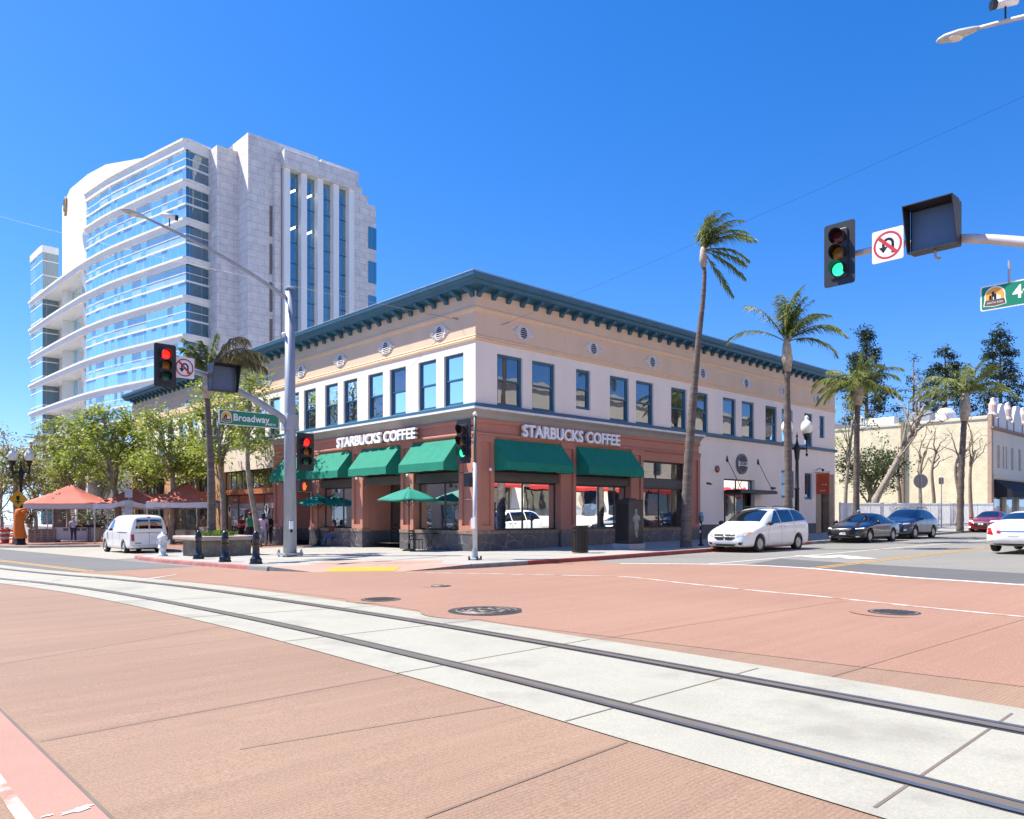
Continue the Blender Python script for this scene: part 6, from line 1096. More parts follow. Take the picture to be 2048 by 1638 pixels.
def frond(m, ms, p0, d0, ln, wind, rnd, grav=.55, ll=.6, hang=.6, st=30, w=.022, bare=.14):
    p, d = Vector(p0), Vector(d0).normalized(); pts = [p.copy()]; h = ln/st; G = Vector((0, 0, -1))
    for i in range(st):
        u = i/st; d = (d+(G*grav*(.25+1.5*u)+wind*(.3+u))*h/1.2).normalized(); p = p+d*h; pts.append(p.copy())
        if u > bare:
            side = d.cross(Vector((0, 0, 1)));
            if side.length < .2: side = d.cross(Vector((1, 0, 0)))
            side.normalize(); prof = math.sin(math.pi*min(1, (u-bare)/(1-bare)*.86+.10))**.6
            for s_ in (-1, 1):
                for q in range(2):
                    if rnd.random() < .07: continue
                    dr = (side*s_*rnd.uniform(.45, 1)+d*rnd.uniform(.3, .8)+G*hang*rnd.uniform(.2, 1.4)+wind*.6*rnd.random()).normalized(); l = ll*prof*rnd.uniform(.7, 1.1)
                    base = p-d*h*q*.5; mid = base+dr*l*.5; d2 = (dr+G*.45*hang).normalized(); sv_ = dr.cross(d).normalized()*w; b = len(m.v)
                    m.v += [tuple(base-sv_*.5), tuple(base+sv_*.5), tuple(mid+sv_), tuple(mid-sv_), tuple(mid+d2*l*.55)]; m.f += [(b, b+1, b+2, b+3), (b+3, b+2, b+4)]
    ms.tube(pts[::3], [max(.006, .035*(1-k/(len(pts)/3))) for k in range(len(pts[::3]))], 5)
def palm(lb, base, trunk, crown, fronds, wind, seed, mats=(PALMG,), r0=.24, shaft=.9, name='palm_tree', group='palms along the street', **kw):
    """trunk: [(x, y, z, radius)] relative to base; fronds: [(dx, dy, dz, length)]"""
    rnd = random.Random(seed); t = thing(name, lb, 'palm tree', base, 0, group); tp = spline(trunk, 10); m = M()
    m.tube([q[:3] for q in tp], [q[3]*.84*(1+.06*math.sin(k*2.4)+rnd.uniform(-.03, .03)) for k, q in enumerate(tp)], 12); m.build('trunk', BARKP, t, True)
    c = Vector(crown); top = Vector(tp[-1][:3]); rt = tp[-1][3]
    if shaft: M().tube([top-(c-top)*.15, top+(c-top)*.3, top+(c-top)*.8, c], [rt*1.1, rt*1.75, rt*1.3, rt*.7], 10).build('crownshaft', CROWN, t, True)
    m, ms = M(), M(); wv = Vector(wind)
    for dx, dy, dz, ln in fronds:
        n0 = (len(m.v)); frond(m, ms, c-Vector((0, 0, .15)), (dx+rnd.uniform(-.06, .06), dy, dz), ln, wv, rnd, **kw)
    m.build('fronds', mats[0], t, fix=False); ms.build('frond_stalk', mat('frond_stalk', (.17, .17, .06), .6), t); return t
def rel(base, px, py, Y): q = at(px, py, Y); return (q.x-base.x, q.y-base.y, q.z-base.z)
def ring(n, el, ln, seed, jit=.2):
    r_ = random.Random(seed); return [(math.cos(6.2832*k/n+r_.uniform(-.3, .3)), math.sin(6.2832*k/n+r_.uniform(-.3, .3)), el+r_.uniform(-jit, jit), ln*r_.uniform(.85, 1.1)) for k in range(n)]
b = gp(1372, 1095, .13); Y = b.y
T_ = lambda Y, rows: [(*rel(b, x, y, Y), r) for x, y, r in rows]
palm('tall slender palm leaning right in front of the coffee shop, crown blown to one side', b, T_(Y, ((1372, 1096, .30), (1372, 1060, .27), (1374, 980, .24), (1380, 880, .215), (1388, 780, .18), (1397, 680, .145), (1406, 600, .115), (1409, 550, .10), (1407, 530, .095))), rel(b, 1406, 494, Y), [(-.12, .2, 1, 1.7), (.15, -.3, 1, 1.9), (.3, .3, 1, 2.), (.35, 0, .9, 2.2), (0, -.2, 1, 1.7), (.6, -.3, .5, 2.0), (.7, .2, .25, 2.1), (.75, .0, .0, 1.9), (.35, .1, -.5, 2.2), (.5, -.2, -.25, 2.1), (-.15, -.1, 1., 1.5), (.12, .4, 1, 1.8), (.5, .1, .8, 2.2), (.7, .05, .75, 2.4), (.1, -.4, 1., 1.6), (.05, .1, 1.2, 1.6)], (.55, -.1, 0), 11, hang=.9, ll=.55, grav=.75)
b = W(14.9, -5.6, .13); Y = b.y
palm('sturdy palm with rough trunk before the white facade, nearest the minivan', b, T_(Y, ((1577, 1078, .22), (1577, 960, .215), (1575, 850, .205), (1574, 780, .17), (1575, 735, .15))), rel(b, 1573, 678, Y), [(-.05, .1, 1, 2.2), (.08, -.1, 1, 2.4), (.0, .25, 1, 2.3), (.18, .0, 1, 2.4), (-.12, -.2, 1, 2.1), (.3, -.2, 1., 2.3), (.22, .3, 1, 2.4), (.1, .05, 1, 2.6), (-.08, .15, 1, 2.6), (-.55, -.1, .75, 2.9), (-.6, .2, .45, 3.1), (.55, .1, .85, 2.9), (.8, -.15, .55, 3.0), (.8, .25, .35, 3.1), (.62, -.5, .6, 2.6), (.2, -.6, .7, 2.2), (.35, .5, .9, 2.4), (.05, -.1, 1.1, 2.7)], (.12, 0, 0), 12, hang=.75, ll=.62, grav=.62, w=.026)
b = W(22.3, -5.7, .13); Y = b.y
palm('palm with full drooping crown rising behind the parked SUV', b, T_(Y, ((1712, 1062, .20), (1713, 950, .19), (1714, 850, .17), (1716, 805, .16))), rel(b, 1718, 765, Y), [(0, 0, 1, 1.8), (.2, .1, 1, 2.), (-.2, -.1, 1, 1.9)]+ring(9, .75, 2.4, 5)+ring(9, .2, 2.4, 6)+[(-.9, -.1, .5, 3.0), (-.9, .1, .1, 2.6)], (.1, 0, 0), 13, hang=.8, ll=.6, grav=.7, w=.026)
b = gp(1922, 1062, .13); Y = b.y
palm('palm standing by the red sedan, crown against the far pines', b, T_(Y, ((1920, 1063, .26), (1922, 960, .235), (1926, 880, .215), (1929, 835, .20))), rel(b, 1931, 785, Y), [(.3, .0, 1, 2.8), (.1, .2, 1, 2.4), (.45, -.1, 1, 2.9), (-.3, .1, 1, 2.4), (-.75, -.1, .8, 3.6), (-.85, .15, .55, 3.8), (-.6, .3, .3, 3.), (-.5, -.3, .5, 3.), (.8, .1, .65, 3.4), (.85, -.2, .4, 3.4), (.6, .4, .6, 2.8), (-.2, -.5, .8, 2.6), (.2, .5, .7, 2.6), (.6, 0, 1, 3.), (-.7, 0, .1, 2.8)], (.0, 0, 0), 14, hang=.9, ll=.75, grav=.55, w=.03)
b = PLC.copy(); Y = b.y
palm('palm growing out of the stone planter, with a ragged half-dry crown', b, T_(Y, ((422, 1076, .26), (423, 1050, .21), (423, 980, .185), (420, 900, .16), (416, 830, .135), (414, 790, .12))), rel(b, 416, 742, Y), [(-.5, .1, .9, 1.7), (-.35, -.1, 1., 1.8), (-.2, .1, 1, 1.5), (-.55, -.2, .6, 1.6), (.2, 0, 1, 1.7)], (0, 0, 0), 15, (PALMG,), ll=.5, hang=.9, grav=.8, w=.035)
pl_ = bpy.data.objects['palm_tree.004']; m, ms = M(), M(); rnd = random.Random(5)
for k in range(9): frond(m, ms, Vector(rel(b, 424, 735, Y)), (rnd.uniform(.3, .9), rnd.uniform(-.4, .4), rnd.uniform(.3, .9)), rnd.uniform(1.7, 2.5), Vector((.1, 0, 0)), rnd, ll=.75, hang=1.5, grav=.9, w=.03)
m.build('dry_fronds', PALMD, pl_, fix=False)
b = at(163, 1062, 66); b.z = gz(b.x)+.1; Y = b.y
palm('wide date palm with dark trunk behind the red tents', b, [(0, 0, 0, .42), (0, 0, 4, .38), (0, 0, 7.2, .42), (0, 0, 8.2, .5)], (0, 0, 8.4), ring(12, 1.0, 3.2, 7)+ring(12, .45, 3.3, 8)+ring(10, -.1, 3.0, 9), (0, 0, 0), 16, (PALMG,), shaft=0, ll=.55, hang=.25, grav=.35, w=.03, bare=.05, group='palms behind the tents')
for k, (px, Y_, zt) in enumerate(((113, 70, 9.), (133, 74, 9.5), (118, 82, 8.))):
    b = at(px, 1060, Y_); b.z = gz(b.x)+.1; palm('date palm trunk among leafy trees behind the red tents, %s' % ('leftmost of the group', 'second from the left', 'farthest back')[k], b, [(0, 0, 0, .4), (0, 0, zt*.5, .36), (0, 0, zt-1, .4)], (0, 0, zt-.8), ring(10, .8, 2.8, k)+ring(9, .1, 2.6, k+3), (0, 0, 0), 20+k, (PALMG,), shaft=0, ll=.5, hang=.3, grav=.4, w=.03, bare=.05, group='palms behind the tents', st=20)
def cluster(m, c, r, n, rnd, sz, flat=.8):
    for _ in range(n):
        v = Vector((rnd.gauss(0, 1), rnd.gauss(0, 1), rnd.gauss(0, 1)*flat)); v = v*(r*.55); d = Vector((rnd.uniform(-1, 1), rnd.uniform(-1, 1), rnd.uniform(-.9, .5))).normalized(); nn = Vector((rnd.uniform(-.6, .6), rnd.uniform(-.6, .6), 1))
        leafq(m, c+v, d, sz*rnd.uniform(.7, 1.4), nn, sz*.30*rnd.uniform(.7, 1.2))
def limb(m, p, q, r0, r1, rnd, kink=.12, n=5):
    pts = []; L_ = (q-p).length
    for k in range(n+1):
        t = k/n; pts.append(p.lerp(q, t)+Vector((rnd.uniform(-1, 1), rnd.uniform(-1, 1), rnd.uniform(-.6, 1)+1.2*math.sin(math.pi*t)))*kink*L_*(.6 if 0 < k < n else 0))
    m.tube(pts, [r0+(r1-r0)*k/n for k in range(n+1)], 6); return pts
def tree(lb, base, trunk, cz, rad, seed, nl=8, ncl=4, leaves=26, sz=.17, lm=None, bark=None, tr=.10, clr=.55, group='leafy trees on the left-hand street', name='leafy_tree', twig=1):
    rnd = random.Random(seed); t = thing(name, lb, 'tree', base, 0, group); m, lf = M(), M(); tp = spline(trunk, 5); m.tube(tp, [tr*(1.25-.75*k/(len(tp)-1)) for k in range(len(tp))], 9)
    c = Vector((tp[-1][0], tp[-1][1], cz)); R3 = Vector(rad)
    for k in range(nl):
        a = 6.2832*(k+rnd.uniform(-.3, .3))/nl*2.6; e = rnd.uniform(-.75, 1); rr = math.sqrt(max(.08, 1-e*e))*rnd.uniform(.55, 1); q = c+Vector((R3.x*rr*math.cos(a), R3.y*rr*math.sin(a), R3.z*e*.92)); i0 = int(len(tp)*rnd.uniform(.55, .98)); p = Vector(tp[min(i0, len(tp)-1)])
        if p.z > q.z+.6: p = Vector(tp[int(len(tp)*.55)])
        pts = limb(m, p, q, tr*.42, tr*.10, rnd)
        for j in range(ncl):
            s0 = pts[rnd.randint(2, len(pts)-1)]; v = Vector((rnd.gauss(0, 1), rnd.gauss(0, 1), rnd.gauss(.15, .7))); q2 = s0+v.normalized()*rnd.uniform(.35, 1.0)*min(R3)*.62
            if twig: limb(m, s0, q2, tr*.12, tr*.045, rnd, .1, 3)
            if leaves: cluster(lf, q2, clr*rnd.uniform(.7, 1.25), int(leaves*rnd.uniform(.5, 1.5)), rnd, sz)
        if leaves: cluster(lf, q, clr, leaves, rnd, sz)
    m.build('trunk', bark or BARK, t, True)
    if lf.v: lf.build('crown', lm or LEAF, t, fix=False)
    return t
def tb(px, py): return gp(px, py, .13)
b = tb(519, 1094); Y = b.y
tree('young tree with thin leaning trunk nearest the tall signal pole', b, [rel(b, x, y, Y) for x, y in ((519, 1094), (510, 1030), (498, 960), (495, 900), (499, 830), (497, 760))], 6.6, (1.65, 1.5, 2.9), 31, 12, 5, 30, .19, tr=.13)
b = tb(343, 1088); Y = b.y
tree('leafy tree rising beside the red tent, right of the white van', b, [rel(b, x, y, Y) for x, y in ((343, 1088), (346, 1020), (346, 960), (340, 890), (342, 840))], 6.1, (2.7, 2.2, 2.9), 32, 16, 6, 44, .23, tr=.16)
b = W(-4.2, 31, .13); Y = b.y
tree('forked leafy tree standing behind the white van', b, [rel(b, x, y, Y) for x, y in ((238, 1085), (236, 1020), (225, 960), (212, 905))], 6.2, (3., 2.6, 3.), 33, 16, 6, 46, .24, tr=.2)
b = W(-3.0, 19.3, .13); Y = b.y
tree('leafy tree directly behind the planter palm', b, [rel(b, x, y, Y) for x, y in ((448, 1088), (446, 1000), (440, 930), (436, 860))], 6.6, (2., 1.8, 2.8), 34, 13, 5, 40, .22, tr=.14)
for k, (px, py, Y, cz, rx, rz_, lm, nl, lv, lb) in enumerate(((135, 1083, 60, 6.6, 3.2, 3., LEAF, 13, 30, 'leafy tree above the left red tent'), (30, 1088, 51, 5.6, 2.2, 2.4, LEAFR, 12, 14, 'thin-leaved tree beside the traffic barrels at the left edge'), (70, 1075, 74, 6.6, 3.6, 3., LEAFR, 12, 26, 'olive tree behind the lamp with the orange wrap'), (205, 1072, 76, 6.4, 3.6, 3., LEAF, 13, 30, 'leafy tree beyond both red tents'), (292, 1080, 58, 6.2, 2.6, 2.7, LEAF, 13, 26, 'leafy tree between the two red tents'), (2, 1070, 84, 6.6, 3.4, 3., LEAFR, 12, 26, 'olive tree farthest left at the edge of the photo'), (395, 1082, 52, 6.4, 2.3, 2.6, LEAF, 13, 24, 'leafy tree before the cream upper wall, left of the planter palm'))):
    b = at(px, py, Y); b.z = gz(b.x)+.1; tree(lb, b, [(0, 0, 0), (.1, 0, 1.5), (-.05, .05, 3.2), (.1, 0, 4.6)], cz, (rx, rx*.9, rz_), 40+k, nl+2, 6, int(lv*1.3), .24, lm, tr=.17)
b = at(190, 1075, 62); b.z = gz(b.x)
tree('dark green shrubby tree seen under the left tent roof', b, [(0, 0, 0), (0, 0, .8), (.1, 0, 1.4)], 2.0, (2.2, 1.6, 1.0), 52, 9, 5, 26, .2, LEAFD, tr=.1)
b = at(60, 1075, 64); b.z = gz(b.x)
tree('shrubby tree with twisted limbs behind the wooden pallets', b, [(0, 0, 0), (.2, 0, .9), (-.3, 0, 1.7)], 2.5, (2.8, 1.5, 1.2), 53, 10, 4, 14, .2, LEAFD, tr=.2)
# parking lot trees on the right
def lot(lb, px, py, Y, pts, cz, rad, seed, nl, lv, lm, tr, bark=None, nm='bare_tree', clr=.5, sz=.2, ncl=4):
    b = at(px, py, Y); b.z = gz(b.x)+.05; return tree(lb, b, [(0, 0, 0)]+[rel(b, x, y, Y) for x, y in pts], cz, rad, seed, nl, ncl, lv, sz, lm, bark or BARK, tr, clr, 'trees in the parking lot', nm)
lot('leaning pale-barked tree with sparse new leaves in the parking lot', 1735, 1062, 58, ((1752, 1000), (1790, 930), (1815, 880), (1850, 810)), 9.4, (2.6, 2., 2.6), 61, 9, 3, LEAF, .24, sz=.22)
lot('dark bushy evergreen behind the palm by the SUV', 1738, 1062, 63, ((1738, 1020), (1742, 970)), 5.3, (2.6, 2.2, 2.3), 62, 16, 40, LEAFD, .2, nm='evergreen_tree', clr=.7, sz=.24, ncl=6)
lot('sparse tree with pale green leaves hard against the end of the corner building', 1690, 1060, 60, ((1692, 980), (1700, 900), (1705, 840)), 9., (2., 1.6, 3.6), 63, 11, 9, LEAF, .13, sz=.22)
for k, (px, lb) in enumerate(((1845, 'bare forked tree before the yellow wall, left of the drainpipe'), (1868, 'bare tree before the yellow wall, right of the drainpipe'), (1915, 'bare tree before the yellow wall just left of the far palm'), (1945, 'bare tree before the yellow wall just right of the far palm'), (1800, 'bare slim tree before the yellow wall behind the dark evergreen'))):
    lot(lb, px, 1058, 69-k*.6, ((px+(k % 3-1)*4, 1000), (px-4, 940), (px+6, 900)), 7.2, (1.9, 1.2, 2.6), 70+k, 6, 0, None, .15, BARKD, ncl=5)
# tall pines beyond
def pine(lb, px, ytop, Y, w, seed, dens=1.):
    rnd = random.Random(seed); b = at(px, 1040, Y); b.z = gz(b.x); H_ = (HY-ytop)/F*Y+CAMZ-b.z; t = thing('pine_tree', lb, 'tree', b, 0, 'tall pines beyond the yellow building'); m, lf = M(), M(); m.tube([(0, 0, 0), (.1, 0, H_*.5), (0, 0, H_*.98)], [.42, .28, .05], 8)
    n = int(15*dens)+5
    for i in range(n):
        u = (i+rnd.uniform(-.2, .2))/n; z = H_*(.36+.62*u); r = w*((1-u)**.65)*rnd.uniform(.65, 1.15)+.35; nb_ = rnd.randint(4, 6) if u < .85 else 3
        for k in range(nb_):
            if rnd.random() > .88*min(1, dens+.15): continue
            a = 6.2832*(k+rnd.random()*.6)/nb_+i*1.1; q = Vector((r*math.cos(a), r*math.sin(a), z+rnd.uniform(-.2, .5))); m.tube([(0, 0, z-.35), tuple(q*.5+Vector((0, 0, z*.5-.1))), tuple(q)], [.07, .05, .02], 5)
            for j in range(4 if dens > .7 else 2):
                f = rnd.uniform(.45, 1.05); c = Vector((q.x*f, q.y*f, q.z+rnd.uniform(-.25, .35))); cluster(lf, c, .62*rnd.uniform(.7, 1.25), int(34*(1 if dens > .7 else .6)), rnd, .34, .65)
    cluster(lf, Vector((0, 0, H_-.3)), .6, 50, rnd, .34, 1.); m.build('trunk', BARKD, t); lf.build('crown', PINE, t, fix=False)
pine('tall dark pine rising behind the palm by the SUV', 1732, 650, 106, 4.6, 81); pine('thin sparse pine with bare top between the dark pines', 1827, 712, 104, 4.0, 82, .45); pine('dark pine behind the far palm', 1890, 692, 106, 5.0, 83); pine('tallest dark pine at the right above the shaped parapet', 2000, 648, 108, 4.6, 84)
# planter greenery
rnd = random.Random(9); m = M()
for k in range(420):
    a, r = rnd.uniform(0, 6.28), rnd.uniform(.2, .8); c = Vector((r*math.cos(a), r*math.sin(a), .02)); leafq(m, c, Vector((rnd.uniform(-.5, .5), rnd.uniform(-.5, .5), 1)).normalized(), rnd.uniform(.10, .30), Vector((math.cos(a), math.sin(a), .2)), .03)
o = m.build('planter_plants', leafmat('bright_leaf', (.09, .16, .02), (.22, .34, .05)), None, fix=False); o.location = PLC; tag(o, 'bright green low plants growing in the stone planter', 'plant')
# ------------------------------------------------------------------ people
def skinmesh(name, verts, edges, m, parent, lv=2, root=0):
    me = bpy.data.meshes.new(name); me.from_pydata([v[:3] for v in verts], edges, []); o = bpy.data.objects.new(name, me); sc.collection.objects.link(o); o.parent = parent
    sk = o.modifiers.new('skin', 'SKIN'); sk.use_smooth_shade = True; sk.branch_smoothing = .3
    for i, v in enumerate(verts):
        r = v[3]; d = me.skin_vertices[0].data[i]; d.radius = r if isinstance(r, tuple) else (r, r); d.use_root = i == root
    sb = o.modifiers.new('smooth', 'SUBSURF'); sb.levels = sb.render_levels = lv; me.materials.append(m); return o
SKIN = {k: mat('skin_'+k, c, .55, var=.06, scale=8.) for k, c in dict(tan=(.42, .24, .16), brown=(.26, .14, .09), light=(.52, .33, .25)).items()}
EYE = mat('eye_dark', (.02, .015, .012), .3); LIP = mat('lip', (.33, .13, .11), .5)
def cloth(name, c): return mat('cloth_'+name, c, .85, var=.12, scale=9., bump=.3, bscale=18.)
def person(label, loc, rz, J=None, skin='tan', shirt=None, legs=None, hair=None, hairlen=0., shoes=(.03, .03, .035), sleeve=.55, hem=0., h=1.7, wide=1.):
    t = thing('person', label, 'person', loc, rz); k = h/1.7
    P = dict(pel=(0, 0, .95), sp=(0, .01, 1.13), ch=(0, .01, 1.34), nk=(0, .01, 1.47), hb=(0, -.015, 1.545), hm=(0, -.015, 1.62), ht=(0, 0, 1.685), hipL=(-.095, 0, .90), hipR=(.095, 0, .90), kneL=(-.105, -.02, .50), kneR=(.105, -.02, .50), ankL=(-.11, .02, .09), ankR=(.11, .02, .09), toeL=(-.13, -.14, .035), toeR=(.13, -.14, .035), shL=(-.185, .01, 1.40), shR=(.185, .01, 1.40), elL=(-.235, .04, 1.13), elR=(.235, .04, 1.13), wrL=(-.225, -.06, .90), wrR=(.225, -.06, .90))
    P.update({q: v for q, v in (J or {}).items() if q != 'face'}); P = {q: Vector(v)*k for q, v in P.items()}; sm = SKIN[skin]
    v = []; e = []; ix = {}
    def add(n, p, r): ix[n] = len(v); v.append((*p, r)); return ix[n]
    rr = dict(pel=.125, sp=.115, ch=.125, nk=.052, hb=.072, hm=.088, ht=.058, hipL=.085, hipR=.085, kneL=.055, kneR=.055, ankL=.038, ankR=.038, toeL=.032, toeR=.032, shL=.058, shR=.058, elL=.042, elR=.042, wrL=.028, wrR=.028)
    for n in P: add(n, P[n], rr[n]*k*(wide if n in ('pel', 'sp', 'ch', 'hipL', 'hipR') else 1))
    for a, b in (('pel', 'sp'), ('sp', 'ch'), ('ch', 'nk'), ('nk', 'hb'), ('hb', 'hm'), ('hm', 'ht'), ('ch', 'shL'), ('ch', 'shR'), ('shL', 'elL'), ('elL', 'wrL'), ('shR', 'elR'), ('elR', 'wrR'), ('pel', 'hipL'), ('pel', 'hipR'), ('hipL', 'kneL'), ('kneL', 'ankL'), ('ankL', 'toeL'), ('hipR', 'kneR'), ('kneR', 'ankR'), ('ankR', 'toeR')): e.append((ix[a], ix[b]))
    hd = P['ht']-P['hb']; fwd = Vector((0, -1, 0))
    if 'face' in (J or {}): fwd = Vector(J['face']).normalized()
    sd_ = fwd.cross(Vector((0, 0, 1))).normalized(); nose = add('nose', P['hm']+fwd*.098*k-Vector((0, 0, .015)), .014*k); e.append((ix['hm'], nose))
    for s_ in (-1, 1): n_ = add('ear%d' % s_, P['hm']+sd_*s_*.088*k-Vector((0, 0, .01)), .018*k); e.append((ix['hm'], n_))
    for s_ in 'LR':
        w, el = P['wr'+s_], P['el'+s_]; d = (w-el).normalized(); pm = add('palm'+s_, w+d*.065*k, (.034*k, .02*k)); e.append((ix['wr'+s_], pm)); a = d.cross(fwd);
        a = a.normalized() if a.length > .2 else Vector((0, 0, 1)); c = a.cross(d).normalized()
        for q in range(4):
            o_ = a*(q-1.5)*.019*k; l = (.062, .075, .07, .052)[q]*k; i1 = add('f%s%d' % (s_, q), w+d*.10*k+o_, .009*k); i2 = add('g%s%d' % (s_, q), w+d*(.10*k+l*.55)+o_*1.05+c*.012, .0085*k); i3 = add('h%s%d' % (s_, q), w+d*(.10*k+l*.85)+o_*1.05+c*.035, .007*k); e += [(pm, i1), (i1, i2), (i2, i3)]
        i1 = add('t%s' % s_, w+d*.05*k-a*.04*k+c*.01, .010*k); i2 = add('u%s' % s_, w+d*.085*k-a*.055*k+c*.025, .008*k); e += [(pm, i1), (i1, i2)]
    skinmesh('body', v, e, sm, t)
    V_ = lambda n, r: (*P[n], r*k)
    def lerp(a, b, u, r): return (*P[a].lerp(P[b], u), r*k)
    hemp = P['pel']-Vector((0, 0, .05+hem))*k
    vs = [V_('ch', .155*wide), V_('sp', .142*wide), (*(P['pel'] if hem < 0 else P['pel']*.5+hemp*.5), .155*k*wide), lerp('ch', 'nk', .55, .085), V_('shL', .076), lerp('shL', 'elL', sleeve, .064), V_('shR', .076), lerp('shR', 'elR', sleeve, .064)]; es = [(0, 1), (1, 2), (0, 3), (0, 4), (4, 5), (0, 6), (6, 7)]
    if sleeve >= .9:
        for s_, i in (('L', 5), ('R', 7)): vs.append(lerp('el'+s_, 'wr'+s_, .9, .05)); es.append((i, len(vs)-1))
    if hem > 0: vs.append((*hemp, .175*k*wide)); es.append((2, len(vs)-1))
    skinmesh('shirt', vs, es, shirt, t)
    vs = [V_('pel', .14*wide), V_('hipL', .105), V_('hipR', .105), V_('kneL', .074), V_('kneR', .074), lerp('kneL', 'ankL', .95, .058), lerp('kneR', 'ankR', .95, .058)]
    skinmesh('trousers', vs, [(0, 1), (0, 2), (1, 3), (2, 4), (3, 5), (4, 6)], legs, t)
    shm = mat('shoe_%d' % int(shoes[0]*100), shoes, .6)
    for s_ in 'LR': skinmesh('shoe', [(*(P['ank'+s_]-Vector((0, 0, .04))*k), .052*k), (*P['toe'+s_], .043*k)], [(0, 1)], shm, t, 1)
    hm_ = M().ball(tuple(P['hm']-fwd*.024*k+Vector((0, 0, .030))*k), .102*k, 14, 10, (1, 1, 1.02))
    if hairlen: hm_.ball(tuple(P['hb']-fwd*.062*k-Vector((0, 0, hairlen*.5-.03))), .088*k, 12, 8, (1.05, .8, 1+hairlen*7))
    hm_.v = [(x+.004*math.sin(40*y+30*z), y+.004*math.sin(37*x+29*z), z) for x, y, z in hm_.v]; hm_.build('hair', hair, t, True)
    up_ = Vector((0, 0, 1))
    for s_ in (-1, 1): M().ball(tuple(P['hm']+fwd*.083*k+sd_*s_*.03*k+up_*.012*k), .009*k, 6, 5).build('eye', EYE, t)
    M().ball(tuple(P['hb']+fwd*.072*k+up_*.008*k), .018*k, 8, 5, (1.1, .5, .35)).build('mouth', LIP, t); return t
HB, HD, HG = mat('hair_brown', (.10, .05, .025), .6, var=.3, scale=20.), mat('hair_black', (.012, .010, .010), .5, var=.3, scale=20.), mat('hair_grey', (.35, .33, .31), .7, var=.3, scale=20.)
def facing(dx, dy): return math.atan2(dx, -dy)          # person's front is local -y
q = gp(407, 1089, .13); chk = stone('jacket_check', (.36, .24, .15), (.46, .34, .24), (.22, .13, .08), .09, .06, .014)
person('person in a long brown checked jacket and white trousers walking behind the planter', q, facing(1, -.15), dict(kneL=(-.10, -.14, .52), ankL=(-.1, -.12, .09), toeL=(-.11, -.29, .035), kneR=(.10, .02, .5), ankR=(.1, .20, .11), toeR=(.11, .06, .035), elL=(-.24, .0, 1.13), wrL=(-.2, -.16, 1.0)), 'light', chk, cloth('white', (.68, .66, .62)), HB, .06, (.4, .35, .3), .95, .26, 1.72, 1.12)
q = gp(482, 1090, .13); person('person in a red top and dark trousers holding something up with both hands', q, facing(1, -.35), dict(elL=(-.22, -.10, 1.14), wrL=(-.09, -.33, 1.19), elR=(.22, -.10, 1.14), wrR=(.09, -.33, 1.17), hm=(0, -.04, 1.61), ht=(0, -.02, 1.675), hb=(0, -.035, 1.54)), 'tan', cloth('red', (.33, .02, .03)), cloth('dark', (.015, .015, .018)), HD, .05, sleeve=.7, h=1.66, wide=1.12)
q = gp(500, 1092, .13); person('person in a green T-shirt and navy trousers facing the person in red', q, facing(-.8, .45), dict(elL=(-.24, -.06, 1.15), wrL=(-.16, -.28, 1.10)), 'tan', cloth('green', (.01, .25, .15)), cloth('navy', (.02, .03, .055)), HD, 0, sleeve=.75, h=1.76, wide=1.15)
q = gp(527, 1092, .13); person('person with long dark hair in a pale lilac T-shirt and light blue jeans, back turned', q, facing(-.15, 1), dict(ankR=(.16, .03, .09), kneR=(.13, 0, .5), toeR=(.18, -.12, .035)), 'tan', cloth('lilac', (.56, .44, .54)), cloth('light_jeans', (.27, .38, .48)), HD, .13, (.05, .06, .08), .62, .03, 1.70, 1.08)
q = gp(537, 1088, .13); person('person in black clothing and a pale cap half hidden behind the lilac T-shirt', q, facing(.2, 1), None, 'tan', cloth('black', (.012, .012, .014)), cloth('dark', (.015, .015, .018)), HG, 0, sleeve=.95, h=1.74)
q = at(147, 1085, 54); q.z = gz(q.x)+.135; person('person in a pale blue shirt and dark jeans standing at the white counter', q, facing(-.35, .9), dict(elL=(-.27, -.10, 1.2), wrL=(-.42, -.22, 1.12), ankL=(-.14, .06, .09)), 'light', cloth('pale_blue', (.50, .56, .68)), cloth('dark_jeans', (.03, .05, .09)), HG, 0, (.75, .75, .75), .7, h=1.75, wide=1.1)
ST = dict(pel=(0, .05, .53), sp=(0, .08, .72), ch=(0, .06, .93), nk=(0, .03, 1.06), hb=(0, -.01, 1.13), hm=(0, -.015, 1.21), ht=(0, 0, 1.275), hipL=(-.095, .0, .51), hipR=(.095, .0, .51), kneL=(-.11, -.40, .54), kneR=(.10, -.40, .55), ankL=(-.12, -.42, .10), ankR=(.04, -.52, .12), toeL=(-.13, -.57, .035), toeR=(.03, -.66, .045), shL=(-.185, .05, .99), shR=(.185, .05, .99), elL=(-.23, -.12, .80), elR=(.22, -.16, .78), wrL=(-.06, -.24, .98), wrR=(.02, -.30, .80))
q = gp(668, 1092.5, .13); person('seated person in a dark red jacket and blue jeans, hand held to chin', q, facing(-1, -.35), ST, 'brown', cloth('dark_red', (.25, .015, .022)), cloth('blue_jeans', (.06, .13, .28)), HD, .02, sleeve=.95, h=1.7)
tb_ = nb(q, .12, -.02); chair('cafe chair carrying the seated person in red', nb(q, .06, .04), facing(-1, -.35))
q2 = gp(690, 1090, .13); S2 = dict(ST); S2.update(elL=(-.25, -.05, .78), wrL=(-.2, -.24, .66), elR=(.25, -.05, .78), wrR=(.2, -.24, .66), ankR=(.12, -.44, .10), toeR=(.13, -.58, .035))
person('seated person in a beige top, half hidden behind the one in red', q2, facing(.6, .4), S2, 'tan', cloth('beige', (.48, .40, .33)), cloth('dark', (.015, .015, .018)), HG, .0, sleeve=.95, h=1.68, wide=1.1); chair('cafe chair carrying the seated person in beige', nb(q2, -.03, -.03), facing(.6, .4))
